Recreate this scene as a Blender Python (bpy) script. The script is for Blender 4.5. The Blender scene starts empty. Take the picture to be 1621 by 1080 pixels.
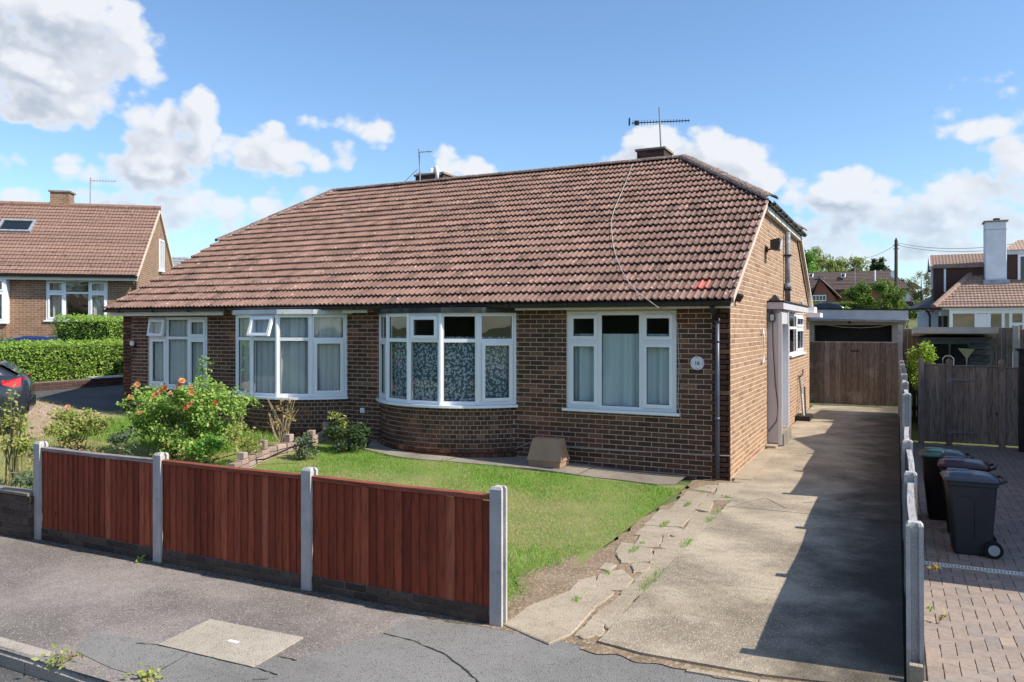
import bpy, bmesh, math, random
import numpy as np
from mathutils import Vector, Matrix
random.seed(7); RNG = np.random.default_rng(11)
SC = bpy.context.scene
COL = SC.collection
R = math.radians

# ------------------------------------------------------------------ camera, sky, sun, exposure
CAM_H = 2.24; YAW = R(26.139); FPX = 1242.0; CXP = 810.5; HOR = 518.0
CAM = np.array([2.1754, -11.6312, CAM_H])
cam = bpy.data.cameras.new('camera'); camo = bpy.data.objects.new('camera', cam); COL.objects.link(camo)
cam.sensor_width = 36; cam.lens = FPX / 1621 * 36; cam.shift_y = -22 / 1621
cam.clip_start = 0.05; cam.clip_end = 4000
camo.location = CAM; camo.rotation_euler = (R(90), 0, YAW)
SC.camera = camo
FW = np.array([-math.sin(YAW), math.cos(YAW), 0]); RT = np.array([math.cos(YAW), math.sin(YAW), 0]); UPV = np.array([0, 0, 1.0])
SUN_DIR = Vector((1.055, 0.10, 1.0)).normalized()       # towards the sun
SUN_EL = math.asin(SUN_DIR.z); SUN_AZ = math.atan2(SUN_DIR.x, SUN_DIR.y)

def N(nt, t, ins=None, **props):
    n = nt.nodes.new(t)
    for k, v in props.items(): setattr(n, k, v)
    for k, v in (ins or {}).items():
        if isinstance(v, bpy.types.NodeSocket): nt.links.new(v, n.inputs[k])
        else: n.inputs[k].default_value = v
    return n
def MATH(nt, op, a, b=0.0, c=0.0, clamp=False):
    n = N(nt, 'ShaderNodeMath', {0: a, 1: b, 2: c}, operation=op); n.use_clamp = clamp
    return n.outputs[0]
def MIXC(nt, f, a, b, blend='MIX'):
    n = nt.nodes.new('ShaderNodeMix'); n.data_type = 'RGBA'; n.blend_type = blend
    for k, v in ((0, f), (6, a), (7, b)):
        if isinstance(v, bpy.types.NodeSocket): nt.links.new(v, n.inputs[k])
        elif k == 0: n.inputs[0].default_value = v
        else: n.inputs[k].default_value = (*v[:3], 1)
    return n.outputs[2]
def MAPR(nt, v, a, b, c=0.0, d=1.0, smooth=True):
    n = N(nt, 'ShaderNodeMapRange', {0: v, 1: a, 2: b, 3: c, 4: d}); n.interpolation_type = 'SMOOTHSTEP' if smooth else 'LINEAR'
    return n.outputs[0]

def cloud_group(blobs, detail):
    """density of the day's cumulus as a function of azimuth and elevation (radians)"""
    g = bpy.data.node_groups.new('cloud_density', 'ShaderNodeTree')
    g.interface.new_socket('p', in_out='INPUT', socket_type='NodeSocketVector')
    g.interface.new_socket('d', in_out='OUTPUT', socket_type='NodeSocketFloat')
    gi = g.nodes.new('NodeGroupInput'); go = g.nodes.new('NodeGroupOutput'); p = gi.outputs[0]
    acc = None
    for (a0, e0, ra, re, w) in blobs:
        q = N(g, 'ShaderNodeVectorMath', {0: p, 1: (1 / ra, 1 / re, 0), 2: (-a0 / ra, -e0 / re, 0)}, operation='MULTIPLY_ADD').outputs[0]
        r2 = N(g, 'ShaderNodeVectorMath', {0: q, 1: q}, operation='DOT_PRODUCT').outputs['Value']
        v = MATH(g, 'MULTIPLY_ADD', r2, -w, w)
        acc = v if acc is None else MATH(g, 'SMOOTH_MAX', acc, v, 0.2)
    pn = N(g, 'ShaderNodeVectorMath', {0: p, 1: (1.0, 1.3, 0), 2: (0, 0, .37)}, operation='MULTIPLY_ADD').outputs[0]
    n1 = N(g, 'ShaderNodeTexNoise', {'Vector': pn, 'Scale': 12.0, 'Detail': detail, 'Roughness': 0.56, 'Distortion': 0.0}, noise_dimensions='2D').outputs[0]
    # the rest of the sky carries scattered clouds of the same sort
    gen = N(g, 'ShaderNodeTexNoise', {'Vector': pn, 'Scale': 2.6, 'Detail': 1.0}, noise_dimensions='2D').outputs[0]
    gen = MAPR(g, gen, 0.5, 0.75, -0.9, 0.9, False)
    sx = N(g, 'ShaderNodeSeparateXYZ', {0: p})
    far = MATH(g, 'MAXIMUM', MAPR(g, MATH(g, 'ABSOLUTE', sx.outputs[0]), 0.66, 0.85), MAPR(g, sx.outputs[1], 0.45, 0.6))
    gen = MATH(g, 'MULTIPLY_ADD', far, MATH(g, 'ADD', gen, 3.0), -3.0)
    acc = MATH(g, 'MAXIMUM', MATH(g, 'MAXIMUM', acc, gen), -2.0)
    d = MATH(g, 'MULTIPLY_ADD', MATH(g, 'SUBTRACT', n1, 0.5), 3.4, acc)
    if detail > 4:
        bil = N(g, 'ShaderNodeTexVoronoi', {'Vector': pn, 'Scale': 30.0}, voronoi_dimensions='2D').outputs[0]
        d = MATH(g, 'MULTIPLY_ADD', MATH(g, 'SUBTRACT', 0.42, bil), 0.95, d)
        bil = N(g, 'ShaderNodeTexVoronoi', {'Vector': pn, 'Scale': 75.0}, voronoi_dimensions='2D').outputs[0]
        d = MATH(g, 'MULTIPLY_ADD', MATH(g, 'SUBTRACT', 0.42, bil), 0.4, d)
    g.links.new(d, go.inputs[0])
    return g

def build_world():
    w = bpy.data.worlds.new('World'); SC.world = w; w.use_nodes = True
    nt = w.node_tree; nt.nodes.clear()
    def blob(u, v, ru, rv, k=1.0):
        d = FW + (u - CXP) / FPX * RT - (v - HOR) / FPX * UPV
        a = math.atan((u - CXP) / FPX); e = math.asin(d[2] / np.linalg.norm(d))
        c = math.cos(a)
        return (a, e, ru / FPX * c * c, rv / FPX * c, k)
    blobs = [blob(*b) for b in [
        (80, 80, 190, 105, 1.5), (195, 100, 72, 55, 1.1), (70, 165, 125, 34, 1.0), (195, 8, 34, 16, .6),
        (255, 225, 85, 62, 1.5), (315, 190, 34, 48, 1.3), (225, 272, 105, 36, 1.1),
        (428, 246, 92, 36, 1.5), (425, 222, 48, 28, 1.2), (608, 212, 32, 24, .75), (525, 198, 48, 14, .35), (540, 240, 16, 16, .2),
        (735, 274, 50, 22, .9), (705, 262, 16, 22, .5), (40, 312, 60, 22, 1.0), (110, 272, 40, 18, .55), (15, 260, 35, 26, .5),
        (290, 345, 250, 42, .75), (60, 345, 160, 34, .7), (470, 330, 60, 20, .25),
        (1022, 232, 52, 38, 1.35), (985, 252, 34, 16, 1.0), (1135, 262, 95, 46, 1.4), (1120, 222, 28, 30, 1.2), (1195, 278, 48, 34, 1.1),
        (1345, 308, 82, 38, 1.3), (1275, 312, 42, 30, 1.1), (1340, 285, 30, 24, .9),
        (1530, 312, 160, 52, 1.3), (1605, 262, 70, 44, 1.2), (1460, 355, 260, 36, 1.05), (1400, 395, 300, 40, .85), (1600, 400, 220, 40, .8),
        (1500, 180, 44, 14, .5), (1580, 150, 60, 24, .35), (1560, 190, 70, 22, .3)]]
    grp = cloud_group(blobs, 6.0); grp2 = cloud_group([b for b in blobs if b[2] * b[3] > 4e-4], 2.0)
    dirv = N(nt, 'ShaderNodeTexCoord').outputs['Generated']
    dirv = N(nt, 'ShaderNodeVectorMath', {0: dirv}, operation='NORMALIZE').outputs[0]
    rot = N(nt, 'ShaderNodeVectorRotate', {'Vector': dirv, 'Angle': -YAW}, rotation_type='Z_AXIS').outputs[0]
    s = N(nt, 'ShaderNodeSeparateXYZ', {0: rot})
    az = MATH(nt, 'ARCTAN2', s.outputs[0], s.outputs[1]); el = MATH(nt, 'ARCSINE', s.outputs[2])
    ae = N(nt, 'ShaderNodeCombineXYZ', {0: az, 1: el, 2: 0.0}).outputs[0]
    def den(gp, off):
        n = nt.nodes.new('ShaderNodeGroup'); n.node_tree = gp
        nt.links.new(N(nt, 'ShaderNodeVectorMath', {0: ae, 1: off}, operation='ADD').outputs[0], n.inputs[0]); return n.outputs[0]
    d0 = den(grp, (0, 0, 0))
    d1 = den(grp2, (0.018, 0.024, 0))
    alpha = MAPR(nt, d0, -0.15, 0.75)
    thick = MAPR(nt, d0, 0.1, 1.5)
    lit = MAPR(nt, MATH(nt, 'SUBTRACT', d1, d0), -0.95, 0.25, 1.0, 0.0)      # denser towards the sun = shaded
    sun_side = MATH(nt, 'MULTIPLY', lit, 1.0)
    shade = MATH(nt, 'MULTIPLY', MATH(nt, 'SUBTRACT', 1.0, sun_side), thick)
    sky = N(nt, 'ShaderNodeTexSky', sky_type='NISHITA')
    sky.sun_disc = False; sky.sun_elevation = SUN_EL; sky.sun_rotation = SUN_AZ
    sky.altitude = 50; sky.air_density = 1.0; sky.dust_density = 0.6; sky.ozone_density = 2.2
    skyc = MIXC(nt, 1.0, sky.outputs[0], SKY_TINT, 'MULTIPLY')
    cl = MIXC(nt, shade, CLOUD_LIT, CLOUD_SHADE)
    low = MAPR(nt, el, 0.02, 0.2, 0.62, 1.0)
    alpha = MATH(nt, 'MULTIPLY', alpha, MATH(nt, 'MULTIPLY', low, 0.97))
    colr = MIXC(nt, alpha, skyc, cl)
    bg = N(nt, 'ShaderNodeBackground', {'Color': colr, 'Strength': 0.14})
    w.cycles.sampling_method = 'MANUAL'; w.cycles.sample_map_resolution = 128
    o = nt.nodes.new('ShaderNodeOutputWorld'); nt.links.new(bg.outputs[0], o.inputs[0])
SKY_TINT = (0.90, 1.04, 1.15); CLOUD_LIT = (4.95, 5.1, 5.35); CLOUD_SHADE = (2.8, 3.15, 3.75)
build_world()

sl = bpy.data.lights.new('sun', 'SUN'); sl.energy = 4.9; sl.angle = R(0.53); sl.color = (1.0, 0.93, 0.82)
so = bpy.data.objects.new('sun', sl); COL.objects.link(so); so.location = (20, 0, 30)
so.rotation_euler = SUN_DIR.to_track_quat('Z', 'Y').to_euler()
SC.view_settings.view_transform = 'Standard'; SC.view_settings.look = 'None'
SC.view_settings.exposure = 0.35; SC.view_settings.gamma = 1.0; SC.view_settings.use_curve_mapping = False
SC.cycles.max_bounces = 6; SC.cycles.transparent_max_bounces = 10
SC.cycles.diffuse_bounces = 2; SC.cycles.glossy_bounces = 2

# ------------------------------------------------------------------ survey helpers (photo pixel -> point in the place)
def ray(u, v): return FW + (u - CXP) / FPX * RT - (v - HOR) / FPX * UPV
def sstep(t): t = min(1.0, max(0.0, t)); return t * t * (3 - 2 * t)
def zt(x, y):
    """height of the land"""
    s = sstep((y + 6.2) / 5.0)
    z = s * (0.035 * max(0.0, -x - 1) + 0.05 * max(0.0, min(-x, 40) - 13))
    z += min(3.2, max(0.0, (y - 22) * 0.055))
    return z
def AT(u, v, dep): return CAM + dep * ray(u, v)
def FY(u, v, Y): d = ray(u, v); return CAM + (Y - CAM[1]) / d[1] * d
def FX(u, v, X): d = ray(u, v); return CAM + (X - CAM[0]) / d[0] * d
def G(u, v, dz=0.0):
    d = ray(u, v); z = 0.0
    for _ in range(12):
        p = CAM + (z - CAM[2]) / d[2] * d; z = 0.5 * z + 0.5 * (zt(p[0], p[1]) + dz)
    return p
def upx(p): return float((np.array(p) - CAM) @ FW) / FPX     # metres per photo pixel at a point

# ------------------------------------------------------------------ mesh helpers
class MB:
    def __init__(s): s.v = []; s.f = []
    def add(s, vs, fs):
        o = len(s.v); s.v += [tuple(map(float, p)) for p in vs]; s.f += [tuple(i + o for i in f) for f in fs]; return s
    def box(s, x0, x1, y0, y1, z0, z1):
        return s.add([(x0, y0, z0), (x1, y0, z0), (x1, y1, z0), (x0, y1, z0), (x0, y0, z1), (x1, y0, z1), (x1, y1, z1), (x0, y1, z1)],
                     [(3, 2, 1, 0), (4, 5, 6, 7), (0, 1, 5, 4), (1, 2, 6, 5), (2, 3, 7, 6), (3, 0, 4, 7)])
    def cham(s, x0, x1, y0, y1, z0, z1, c=0.004):
        """box with chamfered edges on the long faces"""
        xs = (x0, x1); a = [(x0 + c, y0, z0 + c), (x1 - c, y0, z0 + c), (x1 - c, y0, z1 - c), (x0 + c, y0, z1 - c)]
        b = [(x0, y0 + c, z0), (x1, y0 + c, z0), (x1, y0 + c, z1), (x0, y0 + c, z1)]
        d = [(x0, y1, z0), (x1, y1, z0), (x1, y1, z1), (x0, y1, z1)]
        f = [(0, 1, 2, 3)]
        for i in range(4):
            j = (i + 1) % 4; f.append((4 + i, 4 + j, j, i)); f.append((8 + i, 8 + j, 4 + j, 4 + i))
        f.append((11, 10, 9, 8))
        return s.add(a + b + d, f)
    def obox(s, o, ax, ay, az):
        """oriented box from corner o with three edge vectors"""
        o, ax, ay, az = map(np.array, (o, ax, ay, az))
        p = [o, o + ax, o + ax + ay, o + ay]; p += [q + az for q in p]
        return s.add(p, [(3, 2, 1, 0), (4, 5, 6, 7), (0, 1, 5, 4), (1, 2, 6, 5), (2, 3, 7, 6), (3, 0, 4, 7)])
    def prism(s, poly, vec):
        """polygon (3D points) extruded along vec"""
        n = len(poly); vec = np.array(vec); a = [np.array(p, float) for p in poly]; b = [p + vec for p in a]
        return s.add(a + b, [tuple(range(n))[::-1], tuple(range(n, 2 * n))] + [(i, (i + 1) % n, n + (i + 1) % n, n + i) for i in range(n)])
    def tube(s, pts, r, n=8, cap=True):
        pts = [np.array(p, float) for p in pts]; rs = r if isinstance(r, (list, tuple, np.ndarray)) else [r] * len(pts)
        rings = []; up = np.array([0.0, 0, 1])
        for i, p in enumerate(pts):
            t = pts[min(i + 1, len(pts) - 1)] - pts[max(i - 1, 0)]; t = t / (np.linalg.norm(t) + 1e-9)
            a = np.cross(t, up)
            if np.linalg.norm(a) < 0.05: a = np.cross(t, (1.0, 0, 0))
            a /= np.linalg.norm(a); b = np.cross(a, t)
            rings.append([p + rs[i] * (math.cos(2 * math.pi * k / n) * a + math.sin(2 * math.pi * k / n) * b) for k in range(n)])
        vs = [q for ring in rings for q in ring]; fs = []
        for i in range(len(pts) - 1):
            for k in range(n):
                k2 = (k + 1) % n; fs.append((i * n + k, i * n + k2, (i + 1) * n + k2, (i + 1) * n + k))
        if cap: fs.append(tuple(range(n))[::-1]); fs.append(tuple((len(pts) - 1) * n + k for k in range(n)))
        return s.add(vs, fs)
    def loft(s, rings, cap=True):
        n = len(rings[0]); vs = [q for r in rings for q in r]; fs = []
        for i in range(len(rings) - 1):
            for k in range(n):
                k2 = (k + 1) % n; fs.append((i * n + k, i * n + k2, (i + 1) * n + k2, (i + 1) * n + k))
        if cap: fs.append(tuple(range(n))[::-1]); fs.append(tuple((len(rings) - 1) * n + k for k in range(n)))
        return s.add(vs, fs)
    def quad(s, a, b, c, d): return s.add([a, b, c, d], [(0, 1, 2, 3)])
    def build(s, name, m, parent=None, smooth=False, loc=None, **tags):
        me = bpy.data.meshes.new(name); me.from_pydata(s.v, [], s.f); me.update()
        return link(name, me, m, parent, smooth, loc, **tags)
def fixn(me):
    bm = bmesh.new(); bm.from_mesh(me); bmesh.ops.recalc_face_normals(bm, faces=bm.faces); bm.to_mesh(me); bm.free()
def link(name, me, m, parent=None, smooth=False, loc=None, **tags):
    if not me.get('fx'): fixn(me); me['fx'] = 1
    if m and not me.materials: me.materials.append(M[m] if isinstance(m, str) else m)
    if smooth:
        me.polygons.foreach_set('use_smooth', [True] * len(me.polygons)); me.update()
    o = bpy.data.objects.new(name, me); COL.objects.link(o)
    if parent is not None: o.parent = parent
    if loc is not None: o.location = loc
    for k, v in tags.items():
        if v is not None: o[k] = v
    return o
def thing(name, label, category, loc=(0, 0, 0), rotz=0, group=None):
    o = bpy.data.objects.new(name, None); COL.objects.link(o); o.location = loc; o.rotation_euler = (0, 0, rotz)
    o.empty_display_size = 0.2
    o['label'] = label; o['category'] = category
    if group: o['group'] = group
    return o
def inst(src, parent, loc, rot=None):
    o = src.copy(); COL.objects.link(o); o.parent = parent; o.location = loc
    if rot is not None: o.rotation_euler = rot
    return o
def copy_tree(o, parent=None):
    c = o.copy(); COL.objects.link(c)
    if parent is not None: c.parent = parent
    for ch in list(o.children): copy_tree(ch, c)
    return c
def npmesh(name, V, F, m, parent=None, smooth=False, **tags):
    """V (n,3), F (k,4) quads or (k,3) tris"""
    me = bpy.data.meshes.new(name); V = np.asarray(V, np.float32); F = np.asarray(F, np.int32); k = F.shape[1]
    me.vertices.add(len(V)); me.vertices.foreach_set('co', V.ravel())
    me.loops.add(F.size); me.loops.foreach_set('vertex_index', F.ravel())
    me.polygons.add(len(F)); me.polygons.foreach_set('loop_start', np.arange(0, F.size, k, dtype=np.int32))
    try: me.polygons.foreach_set('loop_total', np.full(len(F), k, dtype=np.int32))
    except Exception: pass
    me.update(calc_edges=True); me.validate(); me['fx'] = 1
    return link(name, me, m, parent, smooth, **tags)
def leaves(name, P, size, m, parent=None, aspect=0.55, droop=0.0, up=0.4, **tags):
    """a mass of folded leaf blades at points P"""
    P = np.asarray(P); n = len(P)
    d = RNG.normal(size=(n, 3)); d[:, 2] = d[:, 2] * 0.7 - droop; d /= np.linalg.norm(d, axis=1)[:, None]
    nn = RNG.normal(size=(n, 3)); nn[:, 0] += .9; nn[:, 1] -= .3; nn[:, 2] += up * 3; s = np.cross(d, nn); s /= np.linalg.norm(s, axis=1)[:, None] + 1e-9
    nn = np.cross(s, d)
    L = size * RNG.uniform(0.6, 1.25, n)[:, None]; Wd = L * aspect * 0.5
    a = P; b = P + d * L * 0.45 + s * Wd + nn * L * 0.10; c = P + d * L; e = P + d * L * 0.45 - s * Wd + nn * L * 0.10
    V = np.stack([a, b, c, e], 1).reshape(-1, 3)
    i = np.arange(n) * 4
    F = np.concatenate([np.stack([i, i + 1, i + 2], 1), np.stack([i, i + 2, i + 3], 1)])
    return npmesh(name, V, F, m, parent, **tags)
def clumps(c, r, n, nc=24, cl=0.28, shell=0.55, flat=0.0):
    """n points gathered in nc clumps inside an ellipsoid"""
    c = np.array(c, float); r = np.array(r, float)
    q = RNG.normal(size=(nc, 3)); q /= np.linalg.norm(q, axis=1)[:, None]
    q *= (shell + (1 - shell) * RNG.uniform(0, 1, nc) ** 0.5)[:, None] * RNG.uniform(0.75, 1.05, nc)[:, None]
    if flat: q[:, 2] = np.maximum(q[:, 2], -flat)
    k = RNG.integers(0, nc, n); sz = RNG.uniform(0.6, 1.3, nc)[k][:, None]
    off = RNG.normal(size=(n, 3)); off /= np.linalg.norm(off, axis=1)[:, None]; off *= (RNG.uniform(0, 1, n) ** 0.45)[:, None]
    return c + (q[k] + off * cl * sz) * r
# ------------------------------------------------------------------ materials
M = {}
def newmat(name):
    m = bpy.data.materials.new(name); m.use_nodes = True; nt = m.node_tree; nt.nodes.clear()
    b = nt.nodes.new('ShaderNodeBsdfPrincipled'); o = nt.nodes.new('ShaderNodeOutputMaterial')
    nt.links.new(b.outputs[0], o.inputs[0]); M[name] = m
    return m, nt, b, o
def rnd(nt):
    a = N(nt, 'ShaderNodeObjectInfo').outputs['Random']; g = N(nt, 'ShaderNodeNewGeometry').outputs['Random Per Island']
    return MATH(nt, 'FRACT', MATH(nt, 'ADD', MATH(nt, 'MULTIPLY', a, 7.31), MATH(nt, 'MULTIPLY', g, 1.0)))
def RAMP(nt, f, stops):
    n = nt.nodes.new('ShaderNodeValToRGB'); e = n.color_ramp.elements
    while len(e) < len(stops): e.new(0.5)
    for i, (p, c) in enumerate(stops): e[i].position = p; e[i].color = (*c, 1)
    nt.links.new(f, n.inputs[0]); return n.outputs[0]
def wpos(nt): return N(nt, 'ShaderNodeNewGeometry').outputs['Position']
def NOISE(nt, vec, scale, detail=4.0, rough=0.55): return N(nt, 'ShaderNodeTexNoise', {'Vector': vec, 'Scale': scale, 'Detail': detail, 'Roughness': rough}).outputs[0]
def BUMP(nt, b, h, strength, dist): 
    n = N(nt, 'ShaderNodeBump', {'Height': h, 'Strength': strength, 'Distance': dist}); nt.links.new(n.outputs[0], b.inputs['Normal'])
def setc(nt, b, c):
    if isinstance(c, bpy.types.NodeSocket): nt.links.new(c, b.inputs['Base Color'])
    else: b.inputs['Base Color'].default_value = (*c, 1)
def surf(name, c1, c2, scale=3.0, rough=0.7, bump=0.0, bscale=60.0, spec=0.3, fine=None, fscale=80.0, rv=0.0, dirt=None, dscale=1.2, dth=0.55, bd=0.01):
    """general weathered surface: two tones over a broad noise, optional fine grain, dirt patches, per-piece tone"""
    m, nt, b, o = newmat(name); p = wpos(nt)
    f = MAPR(nt, NOISE(nt, p, scale), 0.3, 0.7)
    c = MIXC(nt, f, c1, c2)
    if fine: c = MIXC(nt, MAPR(nt, NOISE(nt, p, fscale, 2.0), 0.45, 0.72), c, fine)
    if dirt: c = MIXC(nt, MAPR(nt, NOISE(nt, p, dscale, 6.0, 0.65), dth, dth + 0.16), c, dirt)
    if rv:
        r = rnd(nt); c = MIXC(nt, 1.0, c, N(nt, 'ShaderNodeCombineColor', {0: MAPR(nt, r, 0, 1, 1 - rv, 1 + rv * 0.5, False), 1: MAPR(nt, r, 0, 1, 1 - rv, 1 + rv * 0.5, False), 2: MAPR(nt, r, 0, 1, 1 - rv, 1 + rv * 0.5, False)}).outputs[0], 'MULTIPLY')
    setc(nt, b, c); b.inputs['Roughness'].default_value = rough; b.inputs['Specular IOR Level'].default_value = spec
    if bump: BUMP(nt, b, NOISE(nt, p, bscale, 4.0), bump, bd)
    return m
def brickmat(name, stops, red=0.0):
    m, nt, b, o = newmat(name); p = wpos(nt); r = rnd(nt)
    c = RAMP(nt, r, stops)
    c = MIXC(nt, MAPR(nt, NOISE(nt, p, .9, 4.0, .6), .48, .68, 0, red), c, MIXC(nt, 1.0, c, (1.9, 1.3, 1.1), 'MULTIPLY'))
    c = MIXC(nt, MAPR(nt, NOISE(nt, p, 26.0, 4.0), 0.35, 0.75, 0, 0.55), c, MIXC(nt, 1.0, c, (0.62, 0.6, 0.58), 'MULTIPLY'))
    c = MIXC(nt, MAPR(nt, NOISE(nt, p, 90.0, 2.0), 0.62, 0.75, 0, 0.35), c, (0.42, 0.34, 0.27))
    setc(nt, b, c); b.inputs['Roughness'].default_value = 0.88; b.inputs['Specular IOR Level'].default_value = 0.2
    BUMP(nt, b, NOISE(nt, p, 140.0, 4.0), 0.5, 0.004)
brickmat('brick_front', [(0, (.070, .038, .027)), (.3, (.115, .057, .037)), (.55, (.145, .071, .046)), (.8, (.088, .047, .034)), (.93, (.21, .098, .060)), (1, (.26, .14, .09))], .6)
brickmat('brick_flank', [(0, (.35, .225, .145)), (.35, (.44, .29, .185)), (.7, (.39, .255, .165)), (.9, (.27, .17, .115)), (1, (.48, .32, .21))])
brickmat('brick_plinth', [(0, (.06, .045, .038)), (.5, (.095, .068, .055)), (1, (.13, .09, .07))])
brickmat('brick_left', [(0, (.24, .13, .08)), (.5, (.32, .185, .11)), (.85, (.19, .10, .07)), (1, (.38, .24, .15))])
brickmat('brick_edging', [(0, (.28, .20, .17)), (.5, (.38, .28, .24)), (1, (.46, .35, .30))])
brickmat('brick_dark', [(0, (.05, .03, .028)), (1, (.10, .055, .045))])
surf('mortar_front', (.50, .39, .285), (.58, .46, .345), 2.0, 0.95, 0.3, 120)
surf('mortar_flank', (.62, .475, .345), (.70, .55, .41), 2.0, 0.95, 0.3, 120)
surf('mortar_dark', (.13, .11, .09), (.2, .17, .14), 3.0, 0.95, 0.3, 120)
surf('verge_mortar', (.55, .45, .36), (.66, .56, .46), 6.0, 0.95, 0.4, 60)
def tilemat(name, stops, moss=True):
    m, nt, b, o = newmat(name); p = wpos(nt); r = rnd(nt)
    c = RAMP(nt, r, stops)
    c = MIXC(nt, MAPR(nt, NOISE(nt, p, 7.0, 4.0), 0.4, 0.7, 0, 0.45), c, MIXC(nt, 1.0, c, (.72, .7, .68), 'MULTIPLY'))
    c = MIXC(nt, MAPR(nt, NOISE(nt, p, 55.0, 3.0), 0.55, 0.75, 0, 0.4), c, (.36, .22, .17))
    # pale lichen spots and dark moss
    v = N(nt, 'ShaderNodeTexVoronoi', {'Vector': p, 'Scale': 5.5, 'Randomness': 1.0}); dsp = v.outputs['Distance']
    keep = N(nt, 'ShaderNodeSeparateColor', {0: v.outputs['Color']}).outputs[0]
    spot = MATH(nt, 'MULTIPLY', MAPR(nt, MATH(nt, 'ADD', dsp, MATH(nt, 'MULTIPLY', NOISE(nt, p, 30.0), 0.25)), 0.23, 0.30, 1.0, 0.0), MAPR(nt, keep, 0.42, 0.47))
    c = MIXC(nt, MATH(nt, 'MULTIPLY', spot, 0.55), c, (.66, .50, .43))
    if moss:
        mn = NOISE(nt, p, 9.0, 5.0, 0.7); big = NOISE(nt, p, 0.55, 2.0)
        mm = MATH(nt, 'MULTIPLY', MAPR(nt, mn, 0.57, 0.635), MAPR(nt, big, 0.38, 0.54))
        c = MIXC(nt, MATH(nt, 'MULTIPLY', mm, 0.85), c, (.045, .03, .022))
    setc(nt, b, c); b.inputs['Roughness'].default_value = 0.8; b.inputs['Specular IOR Level'].default_value = 0.25
    BUMP(nt, b, NOISE(nt, p, 90.0, 3.0), 0.4, 0.004)
tilemat('tile', [(0, (.165, .100, .078)), (.25, (.245, .150, .118)), (.55, (.215, .130, .103)), (.85, (.295, .180, .143)), (1, (.15, .094, .077))])
tilemat('tile_left', [(0, (.255, .155, .118)), (.5, (.31, .19, .145)), (1, (.225, .14, .11))])
tilemat('tile_buff', [(0, (.30, .20, .155)), (.5, (.37, .255, .20)), (1, (.25, .165, .13))])
tilemat('tile_brown', [(0, (.10, .075, .065)), (.5, (.13, .095, .082)), (1, (.09, .065, .058))], False)
tilemat('tile_shaded', [(0, (.06, .055, .055)), (.5, (.075, .07, .07)), (1, (.05, .048, .05))], False)  # chimney house side slope: its shade is put into the tile colour
surf('tile_red', (.46, .13, .10), (.52, .16, .12), 8, 0.75)
surf('ridge', (.12, .075, .065), (.20, .125, .10), 9.0, 0.9, 0.5, 60, fine=(.42, .36, .30), fscale=28)
surf('felt', (.05, .03, .025), (.06, .035, .03), 3, 0.95)
surf('upvc', (.85, .87, .89), (.88, .89, .91), 2.0, 0.32, spec=0.5)
surf('upvc_warm', (.72, .71, .67), (.78, .77, .73), 3.0, 0.5)
surf('soffit', (.60, .59, .52), (.7, .68, .6), 3.0, 0.6)
surf('old_white', (.52, .54, .56), (.68, .69, .70), 5.0, 0.7, 0.2, 40, dirt=(.10, .10, .10), dscale=9, dth=.6)
surf('old_black', (.035, .035, .038), (.07, .07, .07), 5.0, 0.8, 0.3, 40, dirt=(.5, .5, .48), dscale=9, dth=.66)
surf('black', (.012, .012, .014), (.02, .02, .022), 5, 0.35, spec=0.5)
surf('iron', (.02, .02, .022), (.035, .033, .033), 20, 0.55, 0.2, 80)
surf('pipe', (.055, .07, .10), (.075, .09, .12), 6, 0.4, spec=0.5)
surf('pipe_grey', (.16, .18, .21), (.24, .26, .29), 9, 0.6, dirt=(.42, .42, .42), dscale=14, dth=.52)
surf('alu', (.25, .26, .27), (.34, .35, .36), 9, 0.45)
surf('lead', (.22, .25, .28), (.33, .36, .40), 6, 0.55)
surf('porch_grey', (.52, .505, .53), (.57, .55, .575), 2.5, 0.55)
surf('door_frame', (.74, .74, .76), (.78, .78, .8), 3, 0.4)
surf('cable_white', (.42, .38, .34), (.48, .44, .40), 4, 0.6)
surf('room', (.36, .33, .30), (.42, .39, .36), 2, 0.9)
surf('post', (.37, .36, .36), (.48, .46, .44), 7.0, 0.92, 0.5, 130, fine=(.60, .57, .52), fscale=150, dirt=(.24, .23, .21), dscale=3, dth=.58)
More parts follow.
